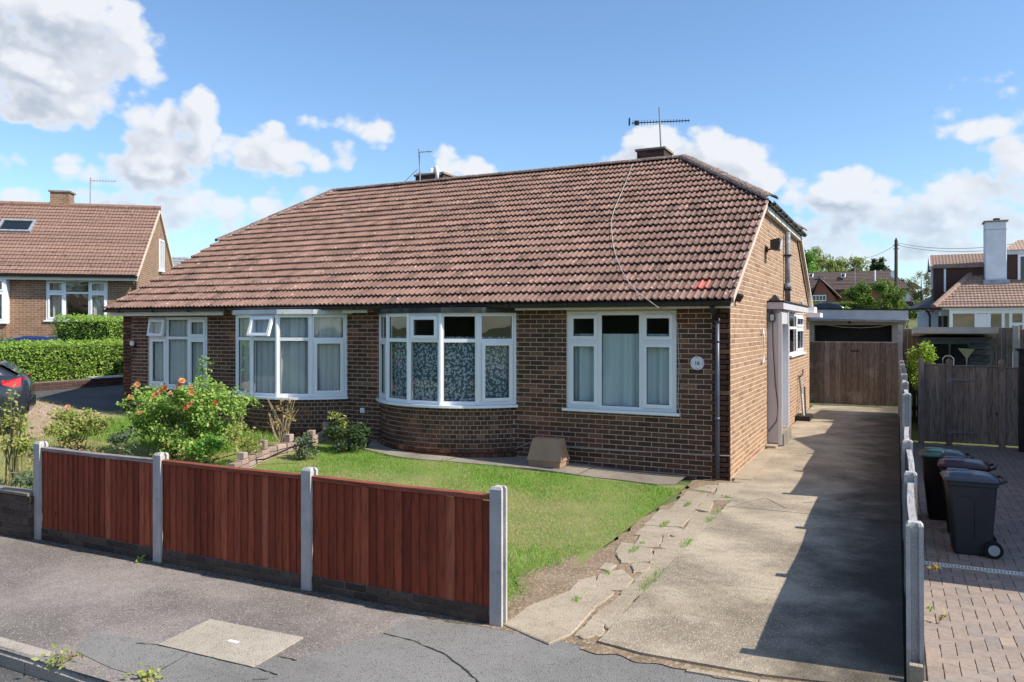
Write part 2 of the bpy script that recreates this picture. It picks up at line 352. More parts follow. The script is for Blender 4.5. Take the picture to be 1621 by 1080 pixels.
def woodmat(name, stops, grain=(1.0, 1.0, .12), dark=(.02, .012, .01), gk=0.6, fade=None):
    m, nt, b, o = newmat(name); p = wpos(nt); r = rnd(nt)
    c = RAMP(nt, r, stops)
    off = N(nt, 'ShaderNodeCombineXYZ', {0: MATH(nt, 'MULTIPLY', r, 17.0), 1: 0.0, 2: MATH(nt, 'MULTIPLY', r, 9.0)}).outputs[0]
    q = N(nt, 'ShaderNodeVectorMath', {0: N(nt, 'ShaderNodeVectorMath', {0: p, 1: grain}, operation='MULTIPLY').outputs[0], 1: off}, operation='ADD').outputs[0]
    g1 = NOISE(nt, q, 42.0, 5.0, 0.6); g2 = NOISE(nt, q, 9.0, 3.0)
    c = MIXC(nt, MAPR(nt, g1, 0.42, 0.72, 0, gk), c, dark)
    c = MIXC(nt, MAPR(nt, g2, 0.45, 0.75, 0, 0.5), c, MIXC(nt, 1.0, c, (1.45, 1.4, 1.35), 'MULTIPLY'))
    kn = N(nt, 'ShaderNodeTexVoronoi', {'Vector': N(nt, 'ShaderNodeVectorMath', {0: N(nt, 'ShaderNodeVectorMath', {0: p, 1: (1, 1, .6)}, operation='MULTIPLY').outputs[0], 1: off}, operation='ADD').outputs[0], 'Scale': 3.2}).outputs['Distance']
    c = MIXC(nt, MAPR(nt, kn, 0.03, 0.075, 0.8, 0), c, dark)
    if fade: c = MIXC(nt, MAPR(nt, NOISE(nt, p, 2.2, 5.0, .65), 0.52, 0.7, 0, 0.55), c, fade)
    setc(nt, b, c); b.inputs['Roughness'].default_value = 0.72; b.inputs['Specular IOR Level'].default_value = 0.25
    BUMP(nt, b, g1, 0.35, 0.004)
woodmat('wood_red', [(0, (.18, .037, .018)), (.3, (.285, .060, .028)), (.6, (.23, .047, .022)), (.85, (.35, .082, .040)), (1, (.44, .13, .068))], gk=.5)
woodmat('wood_gate', [(0, (.16, .112, .082)), (.4, (.24, .172, .128)), (.8, (.19, .135, .10)), (1, (.33, .25, .195))], fade=(.38, .315, .26))
woodmat('wood_side', [(0, (.32, .24, .18)), (.4, (.44, .335, .26)), (.8, (.37, .28, .215)), (1, (.56, .45, .36))])
woodmat('wood_grey', [(0, (.20, .165, .145)), (.5, (.25, .21, .185)), (1, (.17, .14, .125))])
woodmat('wood_shed', [(0, (.075, .095, .10)), (.5, (.10, .12, .125)), (1, (.06, .075, .08))], grain=(.12, 1, 1))
woodmat('wood_pole', [(0, (.09, .07, .055)), (1, (.11, .085, .065))])
woodmat('wood_cap', [(0, (.30, .25, .235)), (1, (.42, .37, .34))], grain=(.1, 1, 1))
woodmat('wood_cap_red', [(0, (.24, .062, .035)), (1, (.32, .10, .06))], grain=(.1, 1, 1))
woodmat('wood_panel_top', [(0, (.36, .35, .36)), (1, (.46, .45, .44))], grain=(1, .1, 1))
# paving and ground
def concrete(name, c1, c2, stone, stain_shade=None):
    m, nt, b, o = newmat(name); p = wpos(nt)
    c = MIXC(nt, MAPR(nt, NOISE(nt, p, 1.1, 5.0, .6), .35, .65), c1, c2)
    c = MIXC(nt, MAPR(nt, NOISE(nt, p, 9.0, 4.0), .4, .7, 0, .4), c, MIXC(nt, 1.0, c, (.7, .68, .64), 'MULTIPLY'))
    v = N(nt, 'ShaderNodeTexVoronoi', {'Vector': p, 'Scale': 62.0}); k = N(nt, 'ShaderNodeSeparateColor', {0: v.outputs['Color']}).outputs[1]
    ag = MATH(nt, 'MULTIPLY', MAPR(nt, v.outputs['Distance'], .28, .4, 1, 0), MAPR(nt, k, .55, .6))
    c = MIXC(nt, MATH(nt, 'MULTIPLY', ag, .75), c, stone)
    ag2 = MATH(nt, 'MULTIPLY', MAPR(nt, v.outputs['Distance'], .25, .4, 1, 0), MAPR(nt, k, .30, .25))
    c = MIXC(nt, MATH(nt, 'MULTIPLY', ag2, .6), c, (.10, .085, .07))
    if stain_shade:
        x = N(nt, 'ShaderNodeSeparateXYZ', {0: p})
        side = MAPR(nt, MATH(nt, 'ADD', x.outputs[0], MATH(nt, 'MULTIPLY', NOISE(nt, p, 1.6, 5.0, .65), 1.7)), 1.95, 3.0)  # damp stain by the fence, with extra shadow darkness painted into its colour
        c = MIXC(nt, MATH(nt, 'MULTIPLY', side, .85), c, stain_shade)
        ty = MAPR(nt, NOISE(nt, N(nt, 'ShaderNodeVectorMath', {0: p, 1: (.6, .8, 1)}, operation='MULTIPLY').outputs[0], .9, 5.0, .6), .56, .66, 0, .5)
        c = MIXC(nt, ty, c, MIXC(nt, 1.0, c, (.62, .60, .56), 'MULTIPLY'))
    setc(nt, b, c); b.inputs['Roughness'].default_value = .93; b.inputs['Specular IOR Level'].default_value = .25
    h = MATH(nt, 'ADD', MAPR(nt, v.outputs['Distance'], .1, .5, 1, 0), MATH(nt, 'MULTIPLY', NOISE(nt, p, 160., 3.), 1.2))
    BUMP(nt, b, h, .55, .006)
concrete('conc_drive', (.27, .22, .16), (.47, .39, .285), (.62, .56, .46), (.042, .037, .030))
concrete('conc_path', (.35, .285, .205), (.44, .365, .27), (.50, .43, .33))
concrete('conc_slab', (.40, .35, .28), (.46, .41, .33), (.5, .45, .38))
concrete('conc_kerb', (.36, .32, .27), (.46, .41, .34), (.5, .45, .38))
concrete('conc_grey', (.21, .178, .145), (.32, .275, .225), (.40, .36, .30))
def asphalt(name, c1, c2, chip, amt, scale=70.):
    m, nt, b, o = newmat(name); p = wpos(nt)
    c = MIXC(nt, MAPR(nt, NOISE(nt, p, .8, 5., .62), .35, .65), c1, c2)
    c = MIXC(nt, MAPR(nt, NOISE(nt, p, 6., 4.), .4, .72, 0, .35), c, MIXC(nt, 1.0, c, (.7, .7, .7), 'MULTIPLY'))
    v = N(nt, 'ShaderNodeTexVoronoi', {'Vector': p, 'Scale': scale}); k = N(nt, 'ShaderNodeSeparateColor', {0: v.outputs['Color']}).outputs[0]
    c = MIXC(nt, MATH(nt, 'MULTIPLY', MAPR(nt, v.outputs['Distance'], .3, .42, 1, 0), MAPR(nt, k, 1 - amt, 1 - amt + .05)), c, chip)
    c = MIXC(nt, MATH(nt, 'MULTIPLY', MAPR(nt, v.outputs['Distance'], .3, .42, 1, 0), MAPR(nt, k, .25, .2, 0, .7)), c, (.05, .045, .04))
    setc(nt, b, c); b.inputs['Roughness'].default_value = .92; b.inputs['Specular IOR Level'].default_value = .25
    h = MATH(nt, 'ADD', MAPR(nt, v.outputs['Distance'], .1, .5, 1, 0), NOISE(nt, p, 200., 2.))
    BUMP(nt, b, h, .6, .006)
asphalt('asphalt_old', (.185, .160, .142), (.295, .256, .228), (.46, .41, .37), .3)
asphalt('asphalt_dark', (.20, .190, .178), (.245, .233, .218), (.30, .29, .28), .10)
asphalt('asphalt_road', (.095, .092, .092), (.13, .125, .122), (.26, .25, .24), .2)
asphalt('tarmac_left', (.085, .085, .088), (.12, .115, .115), (.2, .2, .2), .15)
surf('soil', (.19, .135, .082), (.28, .205, .13), 4.0, .98, .8, 40, fine=(.38, .29, .21), fscale=30, bd=.02)
surf('turf_base', (.15, .22, .045), (.25, .25, .085), 1.1, .98, .6, 40, fine=(.24, .19, .10), fscale=16)
surf('ground_far', (.10, .13, .04), (.14, .15, .06), .3, .95)
surf('crack', (.03, .027, .02), (.05, .05, .03), 8, .95)
surf('crack_dirt', (.07, .06, .045), (.13, .11, .085), 14, .98, .8, 60, fine=(.22, .19, .15), fscale=40)
surf('moss', (.06, .065, .02), (.11, .10, .035), 12, .98, .8, 60)
surf('pink_path', (.40, .29, .24), (.46, .34, .28), 2.0, .9, .4, 80)
surf('slab_mark', (.72, .74, .76), (.8, .8, .8), 20, .7)
brickmat('paver', [(0, (.29, .235, .20)), (.4, (.355, .285, .24)), (.7, (.32, .27, .24)), (.9, (.27, .235, .215)), (1, (.40, .32, .26))])
surf('paver_joint', (.15, .115, .085), (.22, .175, .13), 6, .98)
# glass
m, nt, b, o = newmat('glass'); nt.nodes.remove(b)
lw_ = N(nt, 'ShaderNodeLayerWeight', {'Blend': .5}).outputs['Facing']; fr = MATH(nt, 'MULTIPLY_ADD', MATH(nt, 'POWER', lw_, 5.0), .94, .045)
tr = N(nt, 'ShaderNodeBsdfTransparent', {'Color': (.975, .988, .986, 1)}); gl = N(nt, 'ShaderNodeBsdfGlossy', {'Color': (1, 1, 1, 1), 'Roughness': 0.0})
wob = N(nt, 'ShaderNodeBump', {'Height': NOISE(nt, wpos(nt), 2.3, 1.0), 'Strength': .05, 'Distance': .05}); nt.links.new(wob.outputs[0], gl.inputs['Normal'])
mx = N(nt, 'ShaderNodeMixShader', {0: MATH(nt, 'MULTIPLY', fr, 1.0, clamp=True), 1: tr.outputs[0], 2: gl.outputs[0]}); nt.links.new(mx.outputs[0], o.inputs[0])
def cloth(name, c, trans=.35, pattern=False):
    m, nt, b, o = newmat(name); nt.nodes.remove(b); p = wpos(nt); col = c
    if pattern:
        # printed sprigs: five-lobed flowers and paired leaves, one per cell, turned at random
        uv = N(nt, 'ShaderNodeTexCoord').outputs['UV']
        def motif(scale, lobes, r0, off, seed):
            q = N(nt, 'ShaderNodeVectorMath', {0: uv, 1: (off, off * .7, 0)}, operation='ADD').outputs[0]
            v = N(nt, 'ShaderNodeTexVoronoi', {'Vector': q, 'Scale': scale, 'Randomness': .75}, voronoi_dimensions='2D')
            l = N(nt, 'ShaderNodeVectorMath', {0: q, 1: v.outputs['Position']}, operation='SUBTRACT').outputs[0]
            sx = N(nt, 'ShaderNodeSeparateXYZ', {0: l}); rr = N(nt, 'ShaderNodeVectorMath', {0: l}, operation='LENGTH').outputs['Value']
            th = MATH(nt, 'ADD', MATH(nt, 'ARCTAN2', sx.outputs[1], sx.outputs[0]), MATH(nt, 'MULTIPLY', N(nt, 'ShaderNodeSeparateColor', {0: v.outputs['Color']}).outputs[seed], 6.28))
            k = MATH(nt, 'ABSOLUTE', MATH(nt, 'COSINE', MATH(nt, 'MULTIPLY', th, lobes * .5)))
            edge = MATH(nt, 'MULTIPLY', MATH(nt, 'ADD', MATH(nt, 'MULTIPLY', k, .8), .12), r0)
            return MAPR(nt, MATH(nt, 'SUBTRACT', edge, rr), 0, .006)
        f = MATH(nt, 'MAXIMUM', motif(9.0, 3, .034, 0, 0), motif(12.0, 2, .034, 3.3, 1)); f = MATH(nt, 'MAXIMUM', f, motif(15.0, 2, .024, 7.1, 2))
        col = MIXC(nt, MATH(nt, 'MULTIPLY', f, .9), c, (.55, .60, .62))
    d = N(nt, 'ShaderNodeBsdfDiffuse'); t = N(nt, 'ShaderNodeBsdfTranslucent')
    for s in (d, t):
        if isinstance(col, bpy.types.NodeSocket): nt.links.new(col, s.inputs[0])
        else: s.inputs[0].default_value = (*col, 1)
    mx = N(nt, 'ShaderNodeMixShader', {0: trans, 1: d.outputs[0], 2: t.outputs[0]}); nt.links.new(mx.outputs[0], o.inputs[0])
cloth('curtain_teal', (.70, .84, .86), .25); cloth('curtain_grey', (.70, .74, .74), .25); cloth('curtain_print', (.09, .15, .18), .12, True); cloth('curtain_cream', (.66, .63, .58))
# plants
def leafmat(name, stops, trans=.3, rough=.55):
    m, nt, b, o = newmat(name); r = N(nt, 'ShaderNodeNewGeometry').outputs['Random Per Island']; p = wpos(nt)
    c = RAMP(nt, r, stops)
    c = MIXC(nt, MAPR(nt, NOISE(nt, p, 2.5, 3.), .38, .66, 0, .5), c, MIXC(nt, 1.0, c, (.6, .68, .55), 'MULTIPLY'))
    setc(nt, b, c); b.inputs['Roughness'].default_value = rough; b.inputs['Specular IOR Level'].default_value = .35
    t = N(nt, 'ShaderNodeBsdfTranslucent'); nt.links.new(MIXC(nt, 1.0, c, (1.25, 1.3, .7), 'MULTIPLY'), t.inputs[0])
    mx = N(nt, 'ShaderNodeMixShader', {0: trans + .05, 1: b.outputs[0], 2: t.outputs[0]}); nt.links.new(mx.outputs[0], o.inputs[0])
leafmat('leaf_rose', [(0, (.13, .24, .04)), (.4, (.25, .40, .075)), (.8, (.38, .52, .13)), (1, (.55, .58, .22))])
leafmat('leaf_yellow', [(0, (.21, .27, .06)), (.5, (.36, .40, .11)), (.85, (.48, .47, .16)), (1, (.55, .46, .22))])
leafmat('leaf_bright', [(0, (.10, .25, .04)), (.6, (.17, .36, .06)), (1, (.26, .42, .10))])
leafmat('leaf_hedge', [(0, (.14, .26, .035)), (.5, (.27, .43, .065)), (.9, (.38, .53, .10)), (1, (.50, .58, .15))])
leafmat('leaf_dark', [(0, (.03, .065, .025)), (.6, (.055, .10, .035)), (1, (.10, .14, .055))])
leafmat('leaf_grey', [(0, (.10, .15, .09)), (.6, (.16, .21, .12)), (1, (.22, .27, .16))])
leafmat('leaf_willow', [(0, (.21, .25, .09)), (.6, (.32, .36, .13)), (1, (.40, .42, .18))])
leafmat('leaf_bush', [(0, (.07, .13, .025)), (.6, (.14, .22, .04)), (1, (.23, .30, .065))])
leafmat('leaf_lime', [(0, (.24, .36, .05)), (.6, (.33, .45, .07)), (1, (.42, .52, .11))])
leafmat('leaf_dry', [(0, (.30, .21, .09)), (.6, (.42, .31, .14)), (1, (.5, .42, .22))])
leafmat('leaf_twiggy', [(0, (.16, .15, .11)), (1, (.27, .25, .18))])
leafmat('grass', [(0, (.13, .29, .035)), (.45, (.20, .42, .05)), (.8, (.27, .50, .075)), (.95, (.40, .50, .13)), (1, (.52, .45, .24))], .35)
leafmat('grass_dry', [(0, (.32, .34, .12)), (.5, (.50, .43, .23)), (1, (.60, .50, .32))], .3)
leafmat('petal_orange', [(0, (.62, .20, .07)), (.5, (.75, .32, .13)), (1, (.82, .46, .22))], .35)
leafmat('petal_pink', [(0, (.70, .22, .18)), (1, (.80, .42, .34))], .35)
leafmat('petal_red', [(0, (.60, .10, .04)), (1, (.72, .20, .08))], .35)
leafmat('petal_white', [(0, (.75, .72, .66)), (1, (.85, .83, .8))], .35)
surf('stem', (.13, .13, .05), (.20, .16, .08), 9, .8)
surf('stem_dry', (.34, .25, .14), (.45, .36, .22), 9, .85)
surf('bark', (.10, .08, .06), (.16, .13, .10), 9, .95, .6, 30)
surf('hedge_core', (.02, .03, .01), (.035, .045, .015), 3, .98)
# vehicles, bins, odds and ends
def paint(name, c, rough=.25, coat=.6):
    m, nt, b, o = newmat(name); setc(nt, b, c); b.inputs['Roughness'].default_value = rough; b.inputs['Metallic'].default_value = .35; b.inputs['Coat Weight'].default_value = coat; b.inputs['Coat Roughness'].default_value = .04
paint('car_grey', (.035, .04, .055)); paint('car_blue', (.018, .035, .16)); paint('car_silver', (.45, .46, .48)); paint('car_dark', (.02, .02, .022)); paint('car_maroon', (.16, .02, .03))
surf('tail_red', (.55, .015, .02), (.6, .02, .03), 4, .12, spec=.7)
surf('car_glass', (.012, .015, .018), (.016, .018, .02), 3, .06, spec=.8)
surf('rubber', (.014, .014, .014), (.022, .022, .022), 20, .85)
surf('rim', (.42, .43, .45), (.5, .5, .52), 9, .35, spec=.6)
surf('bin_grey', (.030, .034, .040), (.040, .044, .050), 4, .5, .12, 220, dirt=(.07, .065, .055), dscale=3.0, dth=.58)
surf('bin_lid_grey', (.045, .055, .075), (.06, .07, .09), 4, .3, spec=.6)
surf('bin_black', (.012, .012, .013), (.018, .018, .019), 4, .5)
surf('lid_maroon', (.040, .010, .014), (.055, .014, .018), 4, .3, spec=.6)
surf('lid_green', (.010, .034, .030), (.014, .044, .038), 4, .3, spec=.6)
surf('render_white', (.60, .63, .68), (.72, .74, .78), 2.5, .9, .3, 40, dirt=(.32, .34, .38), dscale=2.0, dth=.62)
surf('wall_cream', (.62, .60, .56), (.68, .66, .61), 2, .9)
surf('wall_red', (.26, .075, .05), (.32, .10, .065), 6, .9, .3, 60)
surf('box_brown', (.36, .22, .145), (.42, .27, .18), 5, .92, .4, 90)
surf('shed_roof', (.50, .50, .49), (.60, .59, .57), 4, .85)
surf('plaque', (.74, .74, .75), (.8, .8, .8), 5, .3)
surf('ink', (.02, .022, .03), (.03, .03, .04), 5, .5); surf('ink_grey', (.28, .29, .32), (.34, .35, .38), 40, .5)
surf('sail_green', (.36, .39, .22), (.42, .45, .26), 5, .7)
surf('garage_dark', (.022, .02, .02), (.035, .032, .03), 4, .8)
surf('garage_wall', (.40, .34, .29), (.46, .40, .35), 3, .9, .3, 60)
surf('garage_fascia', (.55, .56, .58), (.66, .67, .68), 3, .7, dirt=(.38, .38, .38), dscale=5, dth=.6)
surf('lens', (.55, .58, .6), (.6, .62, .65), 9, .12, spec=.7)
surf('cream_blind', (.50, .40, .24), (.56, .46, .29), 3, .8)
# ------------------------------------------------------------------ the land, road, pavement, drives
def structure(o): o['kind'] = 'structure'; return o
def zn(y): return -0.15 * sstep((y + 6.5) / 4.0)
def zground(x, y):
    if y < -6.44: return -0.30
    if 2.30 < x < 6.5 and y < 9: return -0.40
    return zt(x, y) - 0.03
def grid(xs, ys, zf):
    V = [(x, y, zf(x, y)) for y in ys for x in xs]; nx = len(xs)
    F = [(j * nx + i, j * nx + i + 1, (j + 1) * nx + i + 1, (j + 1) * nx + i) for j in range(len(ys) - 1) for i in range(nx - 1)]
    return np.array(V), np.array(F)
gx = [-1800, -600, -200, -100, -60, -45] + list(np.arange(-40, -14, 2.0)) + list(np.arange(-14, 2.2, .5)) + [2.28, 2.32, 3, 4, 5, 6, 6.48, 6.52, 8, 12, 20, 40, 80, 200, 600, 1800]
gy = [-1800, -600, -200, -80, -30, -15, -9, -7, -6.46, -6.43] + list(np.arange(-6.4, 3, .4)) + [3.5, 5, 7, 8.9, 9.1, 11, 14, 18, 22, 26, 30, 40, 50, 60, 70, 80.2, 100, 200, 600, 1800]
V, F = grid(gx, gy, zground); structure(npmesh('ground', V, F, 'ground_far', smooth=False))
# lawn
def wob(t, a=1.0): return .04 * math.sin(t * 3.1 * a) + .03 * math.sin(t * 7.7 * a + 1) + .02 * math.sin(t * 17 * a + 2)
V, F = grid(list(np.arange(-7.35, -.54, .2)) + [-.5], list(np.arange(-6.36, -.5, .2)), lambda x, y: zt(x, y) + .002 + .01 * math.sin(x * 2.3 + y) * sstep((y + 6.3)))
lawn = structure(npmesh('lawn', V, F, 'turf_base', smooth=True))
V, F = grid(list(np.arange(-16.2, -7.3, .4)), list(np.arange(-6.36, 0.1, .4)), lambda x, y: zt(x, y) + .002)
structure(npmesh('lawn', V, F, 'turf_base', smooth=True))
def strip(pts_l, pts_r): 
    V = []; F = []
    for a, b in zip(pts_l, pts_r): V += [a, b]
    for i in range(len(pts_l) - 1): F.append((2 * i, 2 * i + 1, 2 * i + 3, 2 * i + 2))
    return np.array(V, float), np.array(F)
ys = np.arange(-6.47, .05, .12)
V, F = strip([(-.57 + .14 * min(1, max(0, (y + 4.6) / 1.2)) + 1.2 * wob(y) - .30 * math.exp(-((y + 5.3) / .7) ** 2) - .10 * math.exp(-((y + 3.2) / .5) ** 2), y, zt(-.9, y) + .006) for y in ys], [(.3, y, .003) for y in ys])
structure(npmesh('soil_border', V, F, 'soil', smooth=True))
# grass blades: fine short turf, worn thin and yellow in the middle of the front lawn
def pnoise(x, y, s, k=0):
    return (np.sin(x * s * 1.3 + k) * np.cos(y * s * 1.7 - k) + np.sin(x * s * 2.9 + y * s * 2.1 + 2 * k) * .6 + np.sin(-x * s * 4.7 + y * s * 5.3 + k) * .35) / 1.95
def blades(name, P, h, w, m, lean=.5, **tags):
    n = len(P); a = RNG.uniform(0, 2 * math.pi, n); t = RNG.uniform(0, 2 * math.pi, n); L = h * RNG.uniform(.5, 1.3, n)
    ln = RNG.uniform(.1, lean, n) * L
    sx, sy = np.cos(a) * w / 2, np.sin(a) * w / 2
    z0 = np.zeros(n)
    A = P + np.stack([sx, sy, z0], 1); B = P - np.stack([sx, sy, z0], 1); C = P + np.stack([np.cos(t) * ln, np.sin(t) * ln, L], 1)
    V = np.stack([A, B, C], 1).reshape(-1, 3); i = np.arange(n) * 3
    return npmesh(name, V, np.stack([i, i + 1, i + 2], 1), m, **tags)
def scatter(n, x0, x1, y0, y1, keep):
    x = RNG.uniform(x0, x1, n); y = RNG.uniform(y0, y1, n); k = keep(x, y) > RNG.uniform(0, 1, n); x = x[k]; y = y[k]
    z = np.array([zt(a, b) for a, b in zip(x, y)]); return np.stack([x, y, z], 1)
def right_edge(y): return -.50 + .14 * (np.clip((y + 4.6) / 1.2, 0, 1)) + 1.2 * (.04 * np.sin(y * 3.1) + .03 * np.sin(y * 7.7 + 1) + .02 * np.sin(y * 17 + 2)) - .28 * np.exp(-((y + 5.3) / .7) ** 2) - .10 * np.exp(-((y + 3.2) / .5) ** 2)
def patch(x, y):      # worn yellow areas
    d = 1.1 * np.exp(-(((x + 1.85) / .85) ** 2 + ((y + 3.1) / .8) ** 2)) + .9 * np.exp(-(((x + 1.4) / .7) ** 2 + ((y + 4.0) / .45) ** 2)) + .55 * np.exp(-(((x + 4.3) / 1.3) ** 2 + ((y + 2.6) / .5) ** 2)) + .7 * np.exp(-(((x + 6.6) / .6) ** 2 + ((y + 2.2) / .5) ** 2))
    return np.clip(d * 1.6 + .33 * pnoise(x, y, 3.1) + .12 * pnoise(x, y, 9, 2), 0, 1)
def lawn_in(x, y): return ((x < right_edge(y) + RNG.normal(0, .03, len(x))) & (y < -.84 + .06 * np.sin(x * 5) + RNG.normal(0, .02, len(x)))).astype(float)
P = scatter(150000, -7.2, -.5, -6.34, -.72, lambda x, y: lawn_in(x, y) * np.clip(1.05 - 1.15 * patch(x, y), .04, 1))
blades('grass', P, .036, .0065, 'grass', .9, kind='stuff', label='short green lawn grass between the red fence and the house')
P = scatter(90000, -7.2, -.5, -6.34, -.72, lambda x, y: lawn_in(x, y) * np.clip(.08 + 1.1 * patch(x, y), 0, 1))
blades('dry_grass', P, .028, .006, 'grass_dry', 1.0, kind='stuff', label='worn straw-coloured grass in patches across the lawn')
P = scatter(60000, -16, -7.3, -6.3, -.4, lambda x, y: np.clip(.75 + .4 * pnoise(x, y, 1.7), 0, 1))
blades('grass', P, .06, .010, 'grass_dry', .8, kind='stuff', label='rough yellowish grass in the left-hand front garden')
P = scatter(9000, -11.8, -7.5, -2.6, -.8, lambda x, y: np.clip(.75 + .4 * pnoise(x, y, 1.7), 0, 1))
blades('grass', P, .13, .012, 'grass', .7, kind='stuff', label='longer green grass below the left bay window')
# pavement, road, kerb
def flat(name, pts, z, m, thick=0.0):
    b = MB()
    if thick: b.prism([(p[0], p[1], z - thick) for p in pts], (0, 0, thick))
    else: b.add([(p[0], p[1], z) for p in pts], [tuple(range(len(pts)))])
    return b
structure(flat('', [(-60, -8.3), (60, -8.3), (60, -6.43), (-60, -6.43)], 0.0, '').build('pavement', 'asphalt_old'))
structure(flat('', [(-200, -15), (200, -15), (200, -8.31), (-200, -8.31)], -.11, '').build('road', 'asphalt_road'))
structure(flat('', [(-60, -17.5), (60, -17.5), (60, -15.01), (-60, -15.01)], 0.0, '').build('pavement', 'asphalt_old'))
g2 = lambda u, v: tuple(G(u, v)[:2])
pa = [g2(648, 980), g2(607, 1004), g2(540, 1024), g2(474, 1045), g2(441, 1041), g2(400, 1057), g2(330, 1040), g2(250, 1021), g2(200, 1008), g2(140, 1002), (-2.9, -8.10), (-2.45, -8.17), (-1.9, -8.17), (5, -8.17), (5, -6.45), (1.9, -6.5), (.6, -6.52), (.31, -6.49), (-.42, -6.43)]
structure(flat('', pa[::-1], .004, '').build('pavement_patch', 'asphalt_dark'))
sl_ = thing('paving_slab', 'square pale concrete slab with a small white mark set in the pavement', 'slab')
cs = [g2(250, 1022), g2(333, 982), g2(480, 1011), g2(400, 1058)]
flat('', cs[::-1], .010, '', .03).build('slab_face', 'conc_slab', sl_)
c = G(369, 1018); MB().box(c[0] - .045, c[0] + .045, c[1] - .018, c[1] + .018, .0105, .0125).build('painted_mark', 'slab_mark', sl_, label='small white painted mark')
def crack(name, px, w, parent, z=.0085, m='crack', dz=0):
    pts = [G(*p) for p in px]; q = []
    for i in range(len(pts) - 1):
        for t in np.linspace(0, 1, 7)[:-1]: q.append(pts[i] * (1 - t) + pts[i + 1] * t + np.array([random.gauss(0, .004), random.gauss(0, .004), 0]))
    q.append(pts[-1]); L = []; Rr = []
    for i, p in enumerate(q):
        t = q[min(i + 1, len(q) - 1)] - q[max(i - 1, 0)]; t /= np.linalg.norm(t) + 1e-9; n = np.array([-t[1], t[0], 0]) * w * .65 * random.uniform(.4, 1.3) / 2
        L.append((*(p + n)[:2], z + dz)); Rr.append((*(p - n)[:2], z + dz))
    V, F = strip(L, Rr); return npmesh(name, V, F, m, parent)
pv = bpy.data.objects['pavement']
for px, w in [([(607, 1004), (655, 1016), (700, 1035), (735, 1060), (762, 1085)], .016), ([(250, 1022), (300, 1034), (400, 1058)], .022), ([(250, 1022), (290, 1003), (333, 982)], .012), ([(215, 1020), (250, 1022)], .012), ([(300, 1036), (255, 1062)], .012), ([(441, 1041), (470, 1047)], .014), ([(400, 1058), (440, 1070)], .014), ([(400, 1078), (425, 1076)], .012)]:
    crack('crack', px, w, pv)
# kerb stones, dropping towards the drive
kb = thing('kerb', 'worn concrete kerb along the edge of the pavement', 'kerb'); kb['kind'] = 'structure'; del kb['category']
def kz(x): return .004 - .085 * sstep((x + 2.75) / 1.3)
x = -14.0
while x < 6:
    x1 = x + .905; b = MB(); ring = []
    for xx in (x + .004, x1 - .004):
        z = kz(xx); ring.append([(xx, -8.31, -.2), (xx, -8.31, z - .035), (xx, -8.28, z - .008), (xx, -8.25, z), (xx, -8.172, z), (xx, -8.172, -.2)])
    b.loft(ring); b.build('kerb_stone', 'conc_kerb', kb); x = x1
# driveway slabs
dw = thing('driveway', 'cracked concrete driveway beside the house', 'driveway'); dw['kind'] = 'structure'; del dw['category']
cuts = [-6.42, -4.15, -1.75, .6, 3.2, 6.0, 9.0, 12.4]
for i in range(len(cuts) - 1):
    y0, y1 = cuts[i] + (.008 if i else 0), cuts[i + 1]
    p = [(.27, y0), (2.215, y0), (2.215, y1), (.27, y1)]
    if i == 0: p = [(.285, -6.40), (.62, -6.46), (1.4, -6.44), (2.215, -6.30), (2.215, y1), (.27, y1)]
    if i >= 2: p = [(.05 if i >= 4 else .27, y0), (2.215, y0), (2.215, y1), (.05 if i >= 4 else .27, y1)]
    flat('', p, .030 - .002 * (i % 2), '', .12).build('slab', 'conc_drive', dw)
structure(flat('', [(.0, .1), (.265, .1), (.265, 3.2), (.0, 3.2)], .028, '', .1).build('slab', 'conc_path', dw))
for px, w in [([(1190, 797), (1213, 793), (1245, 809)], .02), ([(1270, 800), (1330, 795), (1420, 778)], .022), ([(1090, 921), (1150, 932), (1230, 940)], .008), ([(1135, 812), (1190, 797)], .012)]: crack('crack', px, w * .7, dw, .0325)
for i in range(3):
    lip = MB()
    xx = .95 + i * .45; lip.obox((xx, -6.575 + .03 * i, -.05), (.44, .025, 0), (0, .05, 0), (0, 0, .066 + .003 * (i % 2))); lip.build('edging_strip', 'conc_path', dw)
# crazy paving and slab path between lawn and drive
pt = thing('paved_path', 'broken slab path between the lawn and the drive', 'path'); pt['kind'] = 'structure'; del pt['category']
def pslab(pts, z=.019, jit=.003, m='conc_path', px=True):
    q = [tuple(G(*p)[:2]) if px else p for p in pts]; c = np.mean(q, axis=0); ring0 = []; ring1 = []; ring2 = []
    zz = z + random.uniform(-jit, jit); tx, ty = random.uniform(-.006, .006), random.uniform(-.006, .006)
    q = [tuple(np.array(p) + (np.array(p) - c) * .11) for p in q]; n = len(q); den = []
    for i in range(n):
        a = np.array(q[i]); b2 = np.array(q[(i + 1) % n])
        for t in (0, .25, .5, .75): 
            j = 0 if t == 0 else .006
            den.append(a * (1 - t) + b2 * t + np.array([random.gauss(0, j), random.gauss(0, j)]))
    for p in den:
        d = p - c; l = np.linalg.norm(d) + 1e-9; p1 = c + d * (1 + .004 / l); p2 = c + d * (1 - .006 / l)
        base = zt(p[0], p[1]); ht = zz + tx * d[0] + ty * d[1] + base
        ring0.append((*p1, base - .06)); ring1.append((*p1, ht - .006)); ring2.append((*p2, ht))
    MB().loft([ring0, ring1, ring2]).build('slab', m, pt)
